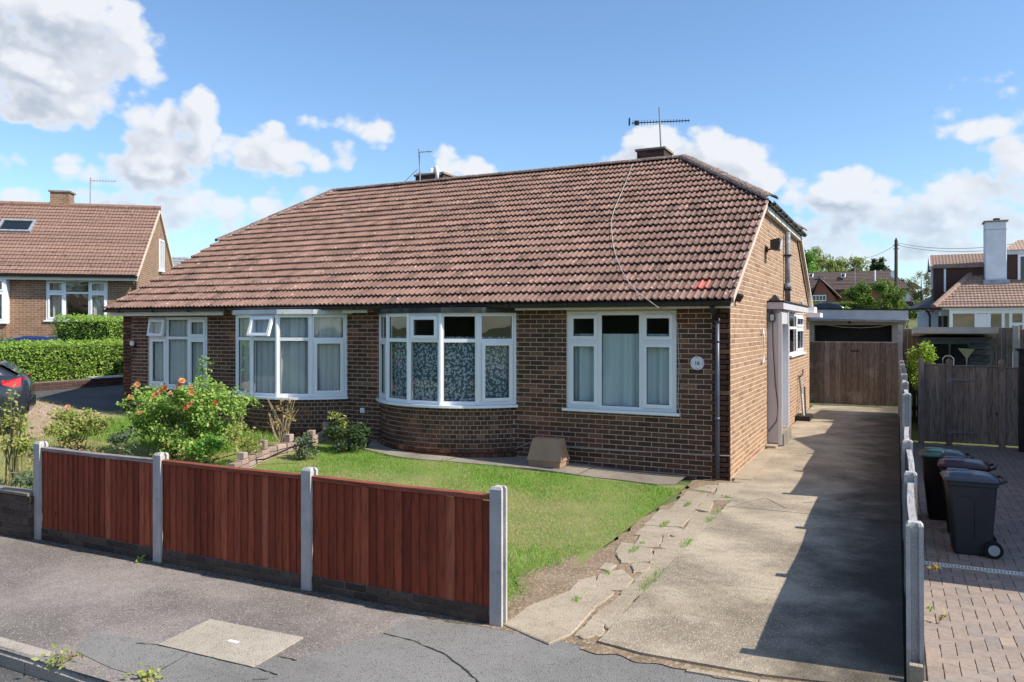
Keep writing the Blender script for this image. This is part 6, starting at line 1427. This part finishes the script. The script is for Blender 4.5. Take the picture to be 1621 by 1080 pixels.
# ---- left-hand house, turned with the bend of the road
hc = AT(218, 437, 27.0); LH = thing('house', 'brick bungalow with brown tiled roof and skylight at the left edge', 'house', (hc[0], hc[1], 1.2), YAW + R(13)); EH = 2.80; DY = 3.35; RZ = 5.60
wl = MB(); wall_boxes(wl, -11, 0, -.8, EH, [(-2.85, -.95, 1.27, 2.63), (-6.3, -3.95, 1.2, 2.66)], 0, .25); wl.build('wall', 'far_brick', LH)
g_ = MB(); g_.prism([(0, .25, -.8), (0, 2 * DY, -.8), (0, 2 * DY, EH), (0, DY, RZ - .05), (0, 0, EH), (0, .25, EH - .1)], (-.25, 0, 0)); g_.build('gable_wall', 'far_brick', LH)
fw_ = flat_window('window', LH, -2.85, -.95, 1.27, 2.63, [(.3, 1, 1, 1, 0), (.4, 1, 0, 0, 0), (.3, 1, 1, 1, 0)], transom=.3)
fw2 = flat_window('bay_window', LH, 0, 2.3, 1.2, 2.66, [(.25, 1, 0, 0, 0), (.25, 1, 1, 1, 0), (.25, 1, 1, 1, 0), (.25, 1, 1, 1, 0)], o=(-6.25, -.28, 0), transom=.3)
b = MB(); b.box(-6.25, -3.95, -.26, 0, .2, 1.15); b.build('bay_base', 'far_brick', LH); MB().box(-6.30, -3.90, -.34, .05, 2.67, 2.74).build('bay_roof', 'old_white', LH); MB().box(-3.99, -3.945, -.27, .0, 1.16, 2.66).build('bay_side', 'upvc', LH)
SL = (RZ - EH) / (DY + .3); LL = math.hypot(DY + .3, RZ - EH); uy, uz = (DY + .3) / LL, (RZ - EH) / LL
rf_ = MB(); rf_.prism([(-11.3, -.3, EH - .02), (.06, -.3, EH - .02), (.06, DY, RZ - .02), (-11.3, DY, RZ - .02)], (0, 0, -.05)); rf_.prism([(-11.3, 2 * DY + .3, EH - .02), (.06, 2 * DY + .3, EH - .02), (.06, DY, RZ - .02), (-11.3, DY, RZ - .02)], (0, 0, -.05)); rf_ = rf_.build('roof', 'tile_left', LH)
courses('tile_courses', 'tile_left_r', rf_, (-11.3, -.33, EH), (1, 0, 0), (0, uy, uz), 11.36, LL, .225); b = MB(); b.tube([(-11.3, DY, RZ + .02), (.08, DY, RZ + .02)], .10, 10); b.build('ridge', 'tile_left', rf_)
b = MB(); b.loft([[(.0, y, z - .14), (.075, y, z - .14), (.075, y, z - .01), (.0, y, z - .01)] for y, z in ((-.33, EH), (DY, RZ), (2 * DY + .3, EH))]); b.build('barge_board', 'verge_mortar', rf_)
gutter((-11.3, -.40, EH - .03), (.08, -.40, EH - .03), .065, 'black', LH); MB().box(-11.2, .06, -.31, -.28, EH - .19, EH - .05).build('fascia', 'upvc_warm', LH); MB().tube([(-.06, -.1, EH - .05), (-.06, -.06, EH - .35), (-.06, -.06, -.5)], .035, 8).build('downpipe', 'black', LH)
c = MB().box(-3.75, -3.1, DY - .1, DY + .5, RZ - .4, RZ + .50).build('chimney', 'far_brick', rf_); MB().box(-3.80, -3.05, DY - .15, DY + .55, RZ + .501, RZ + .56).build('chimney_cap', 'conc_grey', c)
sk = np.array([-5.0, -.3, EH]) + np.array([0, uy, uz]) * 2.55; sku = np.array([0, uy, uz]); skn = np.array([0, -uz, uy]); b = MB()
for (a, c_, e, f) in ((0, 1.1, 0, .08), (0, 1.1, .72, .80), (0, .08, .08, .72), (1.02, 1.1, .08, .72)): b.obox(sk + np.array([a, 0, 0]) + sku * e + skn * .02, (c_ - a, 0, 0), sku * (f - e), skn * .09)
s_ = b.build('skylight', 'lead', rf_); MB().obox(sk + np.array([.08, 0, 0]) + sku * .08 + skn * .05, (.94, 0, 0), sku * .64, skn * .01).build('pane', 'car_glass', s_)
w_ = MB(); w_.box(.005, .05, 3.4, 3.46, 3.25, 4.45); w_.box(.005, .05, 4.14, 4.2, 3.25, 4.45); w_.box(.005, .05, 3.46, 4.14, 3.25, 3.31); w_.box(.005, .05, 3.46, 4.14, 4.39, 4.45); w_.box(.005, .05, 3.77, 3.83, 3.31, 4.39); w_ = w_.build('gable_window', 'upvc', LH); MB().box(.006, .02, 3.46, 4.14, 3.31, 4.39).build('pane', 'car_glass', w_); MB().box(.0, .12, 3.34, 4.26, 3.18, 3.245).build('sill', 'upvc', w_)
rm = MB(); rm.box(-10.8, -.3, 3.0, 3.1, 0, 2.7); rm.box(-10.8, -.3, .3, 3, .1, .12); rm.box(-10.8, -.3, .3, 3, 2.66, 2.68); rm.build('interior', 'room', LH)
def house_curtain(root, label, x0, x1, y, z0, z1, m):
    M4 = root.matrix_basis if False else Matrix.Translation(root.location) @ Matrix.Rotation(root.rotation_euler[2], 4, 'Z'); a = M4 @ Vector((x0, y, 0)); c = M4 @ Vector((x1, y, 0)); curtain('curtain', label, [(a.x, a.y), (c.x, c.y)], z0 + root.location[2], z1 + root.location[2], m, .03, 9)
house_curtain(LH, 'net curtain in the left part of the left house window', -2.8, -2.25, .16, 1.3, 2.6, 'curtain_cream'); house_curtain(LH, 'net curtain in the right part of the left house window', -1.55, -1.0, .16, 1.3, 2.6, 'curtain_cream'); house_curtain(LH, 'cream curtain in the bay of the left house', -6.2, -4.1, -.05, 1.25, 2.6, 'curtain_cream')
ab = AT(143, 328, 30.5); aerial('tv_aerial', 'TV aerial on the roof of the left house', (ab[0], ab[1], 6.5), tuple(AT(143, 281, 30.5)), AT(142, 286, 30.5), AT(184, 287, 30.9), 9, .09, 'alu')
an = thing('outbuilding', 'small grey lapped roof behind the left house gable', 'outbuilding', tuple(AT(255, 470, 36.0)), YAW + R(13)); o_ = np.array(an.location); k = 36 / FPX
MB().box(-.45, .9, 0, 2.5, -1.5, .9).build('wall', 'far_brick', an)
for i in range(8): z = .9 + i * .13; MB().obox((-.5, -.25 + i * .17, z), (1.5, 0, 0), (0, .19, .10), (0, -.01, .03)).build('roof_strip', 'alu', an)
# ------------------------------------------------------------------ behind: houses, trees, pole
def tree(name, label, base, h, r, n, leaf, m, nc=40, cl=.26, trunk=.15, droop=0.0, cat='tree', cz=.62, shell=.5, asp=.6, group=None):
    t = thing(name, label, cat, tuple(base), 0, group); b = MB(); b.tube([(0, 0, -.3), (.05, 0, h * .3), (0, .05, h * .55), (.0, 0, h * .8)], [trunk, trunk * .8, trunk * .5, trunk * .15], 9)
    for i in range(7):
        a = i * 2.4; z0 = h * random.uniform(.25, .5); b.tube([(0, 0, z0), (math.cos(a) * r[0] * .35, math.sin(a) * r[1] * .35, z0 + h * .14), (math.cos(a) * r[0] * .75, math.sin(a) * r[1] * .7, z0 + h * .22)], [trunk * .45, trunk * .3, trunk * .1], 6)
    b.build('trunk', 'bark', t); P = clumps((0, 0, h * cz), r, n, nc, cl, shell); P = P[P[:, 2] > .05 * h]; leaves('crown', P, leaf, m, t, asp, droop); return t
wp = FY(1300, 440, 95); tree('willow_tree', 'wide pale green weeping willow behind the long brown roof', (wp[0] - 1.0, 95, 3.2), 8.6, (3.6, 3.0, 3.4), 9000, .5, 'leaf_willow', 46, .24, .35, 1.6, asp=.28)
wp = FY(1348, 440, 98); tree('willow_tree', 'second pale willow crown beside the telegraph pole', (wp[0], 98, 3.2), 8.2, (3.2, 3.0, 3.3), 8000, .5, 'leaf_willow', 46, .24, .35, 1.6, asp=.28)
wp = FY(1272, 440, 80); tree('broadleaf_tree', 'fresh green tree just behind the gable of the house', (wp[0] - .6, 80, 3.2), 8.8, (2.2, 2.0, 3.0), 5000, .3, 'leaf_bright', 40, .25, .25)
wp = FY(1390, 440, 130); tree('conifer_tree', 'dark spreading tree on the skyline left of the pole', (wp[0], 130, 3.2), 9.6, (2.0, 1.8, 2.4), 3000, .45, 'leaf_dark', 22, .26, .25, cz=.8)
wp = FY(1408, 440, 128); tree('conifer_tree', 'smaller dark tree on the skyline touching the pole', (wp[0], 128, 3.2), 7.6, (1.4, 1.4, 1.7), 1800, .4, 'leaf_dark', 16, .28, .2, cz=.8)
wp = FY(1427, 440, 120); tree('broadleaf_tree', 'small round tree just right of the telegraph pole', (wp[0], 120, 3.2), 6.0, (.9, .9, 1.5), 1200, .35, 'leaf_dark', 14, .3, .15, cz=.8)
wp = FY(1462, 470, 75); tree('bare_tree', 'brownish twiggy tree beside the right-hand house', (wp[0] - .2, 75, 3.0), 5.2, (1.5, 1.2, 2.0), 2600, .28, 'leaf_twiggy', 26, .26, .12, asp=.2)
wp = FY(1384, 490, 38); shrub('bush', 'large round green bush above the garage roof', (wp[0], 38, 3.55), (1.60, 1.3, 1.45), 9000, .15, 'leaf_bush', 60, .24, 5, 'bush', None, 'bark', .04, shell=.7)
wp = FY(1340, 485, 36); shrub('bush', 'small yellow-green bush above the garage roof', (wp[0], 36, 2.85), (.42, .4, .45), 1500, .12, 'leaf_lime', 16, .35, 3, 'bush', None, 'bark', .02)
wp = FY(1436, 480, 40); shrub('bush', 'dark bush behind the right-hand house roof', (wp[0], 40, 3.1), (.9, .8, .9), 1800, .15, 'leaf_bush', 20, .3, 3, 'bush', None, 'bark', .02)
wp = FY(1305, 480, 50); hedge('hedge', 'distant clipped hedge in front of the red gabled house', wp[0] - 2.0, wp[0] + 3.5, 55, 56, 1.15, 3500, .16, 'leaf_bush', lambda x, y: 3.0)
# long brown-roofed house on the rise
BH = thing('house', 'long house with a plain brown roof and a red brick gable on the rise behind', 'house', (0, 72, 2.7)); k = lambda u, v, Y: FY(u, v, Y) - np.array([0, 72, 2.7])
a = k(1262, 460, 72); c = k(1440, 460, 72); r0 = k(1262, 428, 75.5); r1 = k(1410, 428, 75.5); b = MB(); b.box(a[0], c[0] - .6, .3, 8, -1, a[2] + .05); b.build('wall', 'far_brick_red', BH)
ro = MB(); ro.prism([(a[0], 0, a[2]), (c[0], 0, a[2]), (r1[0], 3.5, r1[2]), (a[0], 3.5, r1[2])], (0, 0, -.1)); ro.prism([(a[0], 7.4, a[2]), (c[0], 7.4, a[2]), (r1[0], 3.5, r1[2]), (a[0], 3.5, r1[2])], (0, 0, -.1)); ro.prism([(c[0], 0, a[2]), (c[0], 7.4, a[2]), (r1[0], 3.5, r1[2])], (-.1, 0, -.05)); ro = ro.build('roof', 'tile_brown', BH)
sv = np.array([0, 3.5, r1[2] - a[2]]); Ls = np.linalg.norm(sv); courses('tile_courses', 'tile_brown_r', ro, (a[0], -.02, a[2] + .01), (1, 0, 0), sv / Ls, c[0] - a[0], Ls, .33, (0, c[0] - r1[0]))
for u0 in (1280, 1331):
    p0 = k(u0, 440, 73.7); p1 = k(u0 + 8, 433, 74.4); b = MB(); b.obox((p0[0], 1.75, p0[2]), (p1[0] - p0[0], 0, 0), sv / Ls * .75, np.array([0, -.06, .09])); s_ = b.build('skylight', 'upvc', ro); b = MB(); b.obox((p0[0] + .07, 1.72, p0[2] + .12), (p1[0] - p0[0] - .14, 0, 0), sv / Ls * .55, np.array([0, -.03, .05])); b.build('pane', 'car_glass', s_)
p0 = k(1385, 440, 72.9); MB().tube([(p0[0], 1.0, p0[2] - .3), (p0[0], 1.0, p0[2] + .75)], .07, 8).build('vent_pipe', 'upvc', ro)
p0 = k(1352, 443, 71.5); MB().tube([(p0[0], 1.0, p0[2] - .8), (p0[0], 1.0, p0[2] + 1.5)], .04, 8).build('aerial_mast', 'alu', ro)
p0 = k(1298, 440, 73.6); MB().box(p0[0] - .35, p0[0] + .35, 1.9, 2.4, p0[2] - .1, p0[2] + .12).build('roof_vent', 'lead', ro)
gA = k(1286, 465, 69); gB = k(1321, 462, 69); gT = k(1297, 441, 69); RG = thing('house', 'small red brick gable house with a white window below the brown roof', 'house', (0, 69, 2.7)); b = MB(); b.prism([(gA[0], 0, -1), (gB[0], 0, -1), (gB[0], 0, gA[2] - .35), (gT[0], 0, gT[2]), (gA[0], 0, gA[2] - .3)], (0, 4, 0)); b.build('wall', 'far_brick_red', RG)
b = MB(); b.loft([[(gA[0] - .3, y, gA[2] - .45), (gT[0], y, gT[2] + .12), (gB[0] + .5, y, gB[2] - .45), (gB[0] + .5, y, gB[2] - .55), (gT[0], y, gT[2] + .02), (gA[0] - .3, y, gA[2] - .55)] for y in (-.25, 4.2)]); b.build('roof', 'tile_brown', RG)
q0, q1 = k(1286, 477, 69), k(1308, 467, 69); b = MB(); b.box(q0[0], q1[0], -.08, -.02, q0[2] + 0, q0[2] + .08); b.box(q0[0], q1[0], -.08, -.02, q1[2] - .08, q1[2])
for i in range(5): x = q0[0] + (q1[0] - q0[0] - .06) * i / 4; b.box(x, x + .06, -.08, -.02, q0[2] + .08, q1[2] - .08)
w_ = b.build('window', 'upvc', RG); MB().box(q0[0] + .05, q1[0] - .05, -.05, -.03, q0[2] + .08, q1[2] - .08).build('pane', 'car_glass', w_)
fh = thing('house', 'far pale house with a brown roof right of the telegraph pole', 'house', (0, 100, 3)); k2 = lambda u, v: FY(u, v, 100) - np.array([0, 100, 3]); p, q, r_ = k2(1420, 470), k2(1450, 455), k2(1440, 446)
b = MB(); b.box(p[0], q[0], 0, 6, -2, q[2]); b.build('wall', 'wall_cream', fh); b = MB(); b.loft([[(p[0] - .3, y, q[2]), (p[0] + .9, y, r_[2] - .5), (q[0] - .6, y, r_[2]), (q[0] + .6, y, q[2])] for y in (-.4, 6.4)]); b.build('roof', 'tile_left', fh); MB().box(p[0] + .3, p[0] + 1.0, -.05, 0, q[2] - 1.2, q[2] - .5).build('window', 'car_glass', fh)
# telegraph pole and wires
tp = FY(1418.5, 440, 45); TP = thing('telegraph_pole', 'tall wooden telegraph pole behind the garage', 'pole', (tp[0], 45, 2.0)); top = FY(1418.5, 380, 45)[2] - 2.0
MB().tube([(0, 0, -1), (0, 0, top)], [.13, .10], 10).build('shaft', 'wood_pole', TP); b = MB(); [b.box(-.16, .16, -.03, .03, top - z, top - z + .05) for z in (.35, .6)]; b.tube([(0, 0, top), (0, 0, top + .12)], .05, 8); b.build('fittings', 'iron', TP)
def wire(label, a, c, sag, r=.012):
    a = np.array(a, float); c = np.array(c, float); solo(MB().tube([a * (1 - t) + c * t - np.array([0, 0, sag * 4 * t * (1 - t)]) for t in np.linspace(0, 1, 14)], r, 5), 'overhead_wire', 'iron', label, 'wire')
tpz = np.array([tp[0], 45, top + 1.7]); wire('overhead wire sloping from the pole down to the left behind the willows', tpz, FY(1360, 409, 70), .25, .014); wire('upper overhead wire running right from the telegraph pole', tpz + np.array([.1, 0, .1]), FY(1700, 366, 30), .55); wire('lower overhead wire running right from the telegraph pole', tpz + np.array([.1, 0, -.05]), FY(1700, 376, 28), .5)
sd = thing('satellite_dish', 'small white satellite dish on the far roof end', 'satellite dish', tuple(FY(1415, 434, 72))); b = MB(); rr = []
for q_ in (0.05, .5, 1.0): rr.append([(.28 * q_ * math.cos(a_), -.10 * (1 - q_ * q_) * -1, .36 * q_ * math.sin(a_)) for a_ in np.linspace(0, 2 * math.pi, 16, endpoint=False)])
b.loft(rr, False); b.build('dish', 'upvc', sd); MB().tube([(0, .1, 0), (0, .3, -.5)], .03, 6).build('arm', 'alu', sd)
wp = FY(1312, 482, 52); car('dark car parked in front of the red gabled house', (wp[0] + .3, 52, 2.6), R(185), 'car_dark'); wp = FY(1441, 478, 60); car('maroon car parked beyond the bushes by the right-hand house', (wp[0] + .4, 60, 2.9), R(170), 'car_maroon')
# ------------------------------------------------------------------ right: chimney house with dormers and glazed lean-to
CH = thing('house', 'bungalow with a tall white chimney, dormers and white glazed lean-to on the right', 'house', (0, 21, 0)); k = lambda u, v, Y=21: FY(u, v, Y) - np.array([0, 21, 0])
A = k(1478, 487); Rr = k(1700, 487); hipT = k(1556, 421, 24.0); b = MB()
b.box(A[0] + .25, 12, .3, 8, -.3, 2.9); b.build('wall', 'render_white', CH)
Bl = k(1436, 489, 27.5); ro = MB(); ridR = np.array([12.0, 3.6, hipT[2] + .35]); ridL = np.array([hipT[0] + .3, 3.6, hipT[2] + .35])
ro.prism([A, (12.3, 0, A[2]), ridR, ridL], (0, 0, -.08)); ro = ro.build('roof', 'tile_buff', CH); sv = np.array([0, 3.6, ridL[2] - A[2]]); Ls = np.linalg.norm(sv)
courses('tile_courses', 'tile_buff_r', ro, A + np.array([0, -.03, .01]), (1, 0, 0), sv / Ls, 12.3 - A[0], Ls, .20, (ridL[0] - A[0], 0))
b = MB(); b.add([A, ridL, ridL + np.array([.3, 5.5, .0]), Bl], [(0, 1, 2, 3)]); b.add([A - (0, 0, .08), ridL - (0, 0, .08), ridL + np.array([.3, 5.5, -.08]), Bl - (0, 0, .08)], [(3, 2, 1, 0)]); b.build('side_roof', 'tile_shaded', CH); MB().tube([A + (0, 0, .03), ridL + (0, 0, .05)], .10, 8).build('hip_tiles', 'tile_buff', ro)
gutter(A + np.array([-.1, -.1, -.03]), np.array([12, -.1, A[2] - .03]), .06, 'iron', CH)
c0, c1 = k(1560, 445, 22.6), k(1594, 350, 22.6); b = MB(); b.cham(c0[0], c1[0], 1.6, 2.4, 3.2, c1[2], .02); ch = b.build('chimney', 'render_white', CH); MB().cham(c0[0] - .05, c1[0] + .05, 1.55, 2.45, c1[2], c1[2] + .05, .01).build('chimney_cap', 'conc_grey', ch); MB().tube([((c0[0] + c1[0]) / 2 + .05, 2.0, c1[2] + .05), ((c0[0] + c1[0]) / 2 + .05, 2.0, c1[2] + .16)], .12, 10).build('chimney_pot', 'iron', ch); MB().box(c0[0] - .08, c1[0] + .08, 1.45, 2.45, 3.3, k(1570, 448, 22.4)[2] + .12).build('flashing', 'lead', ch); MB().box(c0[0] - .004, c1[0] + .004, 1.594, 2.404, c1[2] - .30, c1[2] - .285).build('band', 'conc_grey', ch)
# left dormer
d0, d1 = k(1478, 462, 23.2), k(1552, 420, 23.2); b = MB(); b.box(d0[0], d1[0] + .5, 2.2, 4.4, 3.3, d1[2]); do_ = b.build('dormer', 'brick_dark', CH); e = k(1560, 404, 24.6); b = MB(); b.prism([(d0[0] - .12, 2.05, d1[2] - .02), (d1[0] + .7, 2.05, d1[2] - .02), (d1[0] + .7, 3.3, e[2] + .05), (d0[0] - .12, 3.3, e[2] + .05)], (0, 0, -.06)); b.prism([(d0[0] - .12, 4.55, d1[2] - .02), (d1[0] + .7, 4.55, d1[2] - .02), (d1[0] + .7, 3.3, e[2] + .05), (d0[0] - .12, 3.3, e[2] + .05)], (0, 0, -.06)); b.build('dormer_roof', 'tile_buff_r', do_)
b = MB(); b.loft([[(d0[0] - .15, y, z - .14), (d0[0] - .11, y, z - .14), (d0[0] - .11, y, z + .02), (d0[0] - .15, y, z + .02)] for y, z in ((2.02, d1[2]), (3.3, e[2] + .05), (4.58, d1[2]))]); b.build('barge_board', 'render_white', do_)
b = MB(); b.box(d0[0] - .05, d0[0] - .005, 2.7, 3.8, 3.75, 3.82); b.box(d0[0] - .05, d0[0] - .005, 2.7, 3.8, 4.62, 4.69); [b.box(d0[0] - .05, d0[0] - .005, y, y + .07, 3.82, 4.62) for y in (2.7, 3.22, 3.73)]; w_ = b.build('dormer_window', 'upvc', do_); MB().box(d0[0] - .03, d0[0] - .006, 2.77, 3.73, 3.82, 4.62).build('pane', 'car_glass', w_); MB().box(d0[0] + .35, d0[0] + .42, 2.17, 2.199, 3.6, d1[2] - .1).build('corner_strip', 'upvc', do_)
# right dormer
d0, d1 = k(1594, 440, 22.8), k(1660, 395, 22.8); b = MB(); b.box(d0[0], d1[0] + 1, 1.8, 4.0, 3.4, d1[2]); do_ = b.build('dormer', 'brick_dark', CH); MB().box(d0[0] - .05, d1[0] + 1.05, 1.74, 4.05, d1[2] - .14, d1[2] + .02).build('dormer_fascia', 'render_white', do_); e = k(1612, 380, 23.8); b = MB(); b.loft([[(d0[0] - .15, 1.65, d1[2] + .022), (d1[0] + 1.2, 1.65, d1[2] + .022), (d1[0] + 1.2, 4.1, d1[2] + .022), (d0[0] - .15, 4.1, d1[2] + .022)], [(e[0], 2.85, e[2]), (d1[0] + .8, 2.85, e[2]), (d1[0] + .8, 2.95, e[2]), (e[0], 2.95, e[2])]]); b.build('dormer_roof', 'tile_buff_r', do_)
x = k(1611, 420, 22.8)[0]; b = MB(); b.box(x, x + 1.4, 1.74, 1.80, 3.55, 3.63); b.box(x, x + 1.4, 1.74, 1.80, d1[2] - .23, d1[2] - .15); [b.box(x + i * .66, x + i * .66 + .08, 1.74, 1.80, 3.63, d1[2] - .23) for i in range(3)]; w_ = b.build('dormer_window', 'upvc', do_); MB().box(x + .08, x + 1.32, 1.765, 1.795, 3.63, d1[2] - .23).build('pane', 'car_glass', w_)
# glazed lean-to
y0 = -3.0; kk = lambda u, v: FY(u, v, 18.0) - np.array([0, 21, 0]); a, z1 = kk(1503, 490)[0], kk(1503, 490)[2]; e = kk(1700, 490)[0]; lt = MB(); lt.box(a, e, y0 + .02, y0 + .06, -.3, 1.45); lt.box(a, e, y0 - .02, y0 + .08, z1 - .14, z1); lt.box(a, a + .07, y0, y0 + .07, 1.45, z1 - .14); lt = lt.build('lean_to', 'upvc', CH)
MB().obox((a - .1, y0 - .1, z1 + .002), (e - a + .2, 0, 0), (0, 3.3, .06), (0, 0, .03)).build('lean_to_roof', 'upvc_warm', lt)
for i, (u0, u1) in enumerate(((1506, 1545), (1566, 1588), (1600, 1621), (1624, 1650))):
    x0, x1 = kk(u0, 500)[0], kk(u1, 500)[0]; b = MB(); b.box(x0, x1, y0 + .01, y0 + .02, 1.0, z1 - .16); b.build('pane', 'glass', lt); MB().box(x0, x1, y0 + .25, y0 + .27, 1.0, z1 - .18).build('blind', 'cream_blind', lt); b = MB(); [b.box(x - .04, x + .04, y0 - .015, y0 + .055, 1.0, z1 - .14) for x in (x0, x1)]; b.box(x0, x1, y0 - .014, y0 + .054, z1 - .52, z1 - .44) if i in (2, 3) else None; b.build('mullion', 'upvc', lt)
MB().box(kk(1546, 500)[0], kk(1565, 500)[0], y0 + .0, y0 + .05, 1.0, z1 - .16).build('door_panel', 'upvc', lt)
b = MB(); p0 = k(1452, 500, 24); b.box(p0[0], A[0] + .3, 2.5, 3, -.3, 2.85); b.build('side_wall', 'render_white', CH); p1 = k(1488, 495, 20.9); p2 = k(1500, 512, 20.9)
for (u0, u1) in ((1486, 1491), (1494, 1501)): x0, x1 = k(u0, 500, 20.9)[0], k(u1, 500, 20.9)[0]; MB().box(x0, x1, .2, .29, 1.6, 2.65).build('window', 'car_glass', CH)
MB().tube([k(1466, 490, 21.0) + (0, -.2, 0), k(1469, 494, 21.0) + (0, -.1, 0), k(1472, 500, 21), k(1472, 560, 21)], .04, 8).build('downpipe', 'iron', CH)
# ------------------------------------------------------------------ the neighbour's bungalow just beyond the right edge, which shades the bins
NB = thing('bungalow', 'neighbouring bungalow beyond the right edge shading the block-paved drive', 'house', (5.0, -2.75, -.15)); b = MB(); b.box(0, 7, 0, 10.4, 0, 2.75); b.build('wall', 'far_brick', NB)
b = MB(); b.loft([[(-.3, -.3, 2.75), (7.3, -.3, 2.75), (7.3, 10.7, 2.75), (-.3, 10.7, 2.75)], [(3.4, 3.4, 4.9), (3.6, 3.4, 4.9), (3.6, 7.0, 4.9), (3.4, 7.0, 4.9)]]); nr = b.build('roof', 'tile_left', NB)
b = MB(); b.prism([(.35, 5.65, 2.8), (.35, 10.1, 2.8), (.35, 10.1, 4.05), (.35, 8.0, 4.95), (.35, 5.65, 4.15)], (3, 0, 0)); b.build('gabled_dormer', 'far_brick', NB)
# houses and trees across the road, seen only in the window panes
hedge('hedge', 'tall dark hedge on the far side of the road behind the camera', -48, 10, -19.6, -18.4, 3.4, 14000, .22, 'leaf_bush', lambda x, y: 0.0)
for i, (x, h, r_) in enumerate(((-19, 7, 3.2), (-31, 6.5, 3.4), (-10, 6.5, 3.0), (-42, 7.5, 3.6))): tree('broadleaf_tree', ('tall round tree', 'low spreading tree', 'full dark tree', 'broad tree')[i] + ' on the far side of the road behind the camera', (x, -21 - i % 2 * 2, 0), h, (r_, r_, h * .36), 2500, .22, 'leaf_bush', 30, .3, .18, group='trees across the road')
OH = thing('house', 'house across the road behind the camera with white windows', 'house', (-16, -27, 0)); b = MB(); b.box(0, 9, -6, 0, 0, 2.8); b.box(14, 24, -6, 0, 0, 2.8); b.build('wall', 'wall_red', OH); b = MB(); [b.loft([[(x0 - .4, -6.4, 2.8), (x0 + L + .4, -6.4, 2.8), (x0 + L + .4, .4, 2.8), (x0 - .4, .4, 2.8)], [(x0 + 2, -3.1, 5.5), (x0 + L - 2, -3.1, 5.5), (x0 + L - 2, -2.9, 5.5), (x0 + 2, -2.9, 5.5)]]) for x0, L in ((0, 9), (14, 10))]; b.build('roof', 'tile_left', OH); b = MB(); [b.box(x, x + 1.8, .0, .06, .9, 2.4) for x in (1, 5.5, 15, 20)]; b.build('window', 'upvc', OH)
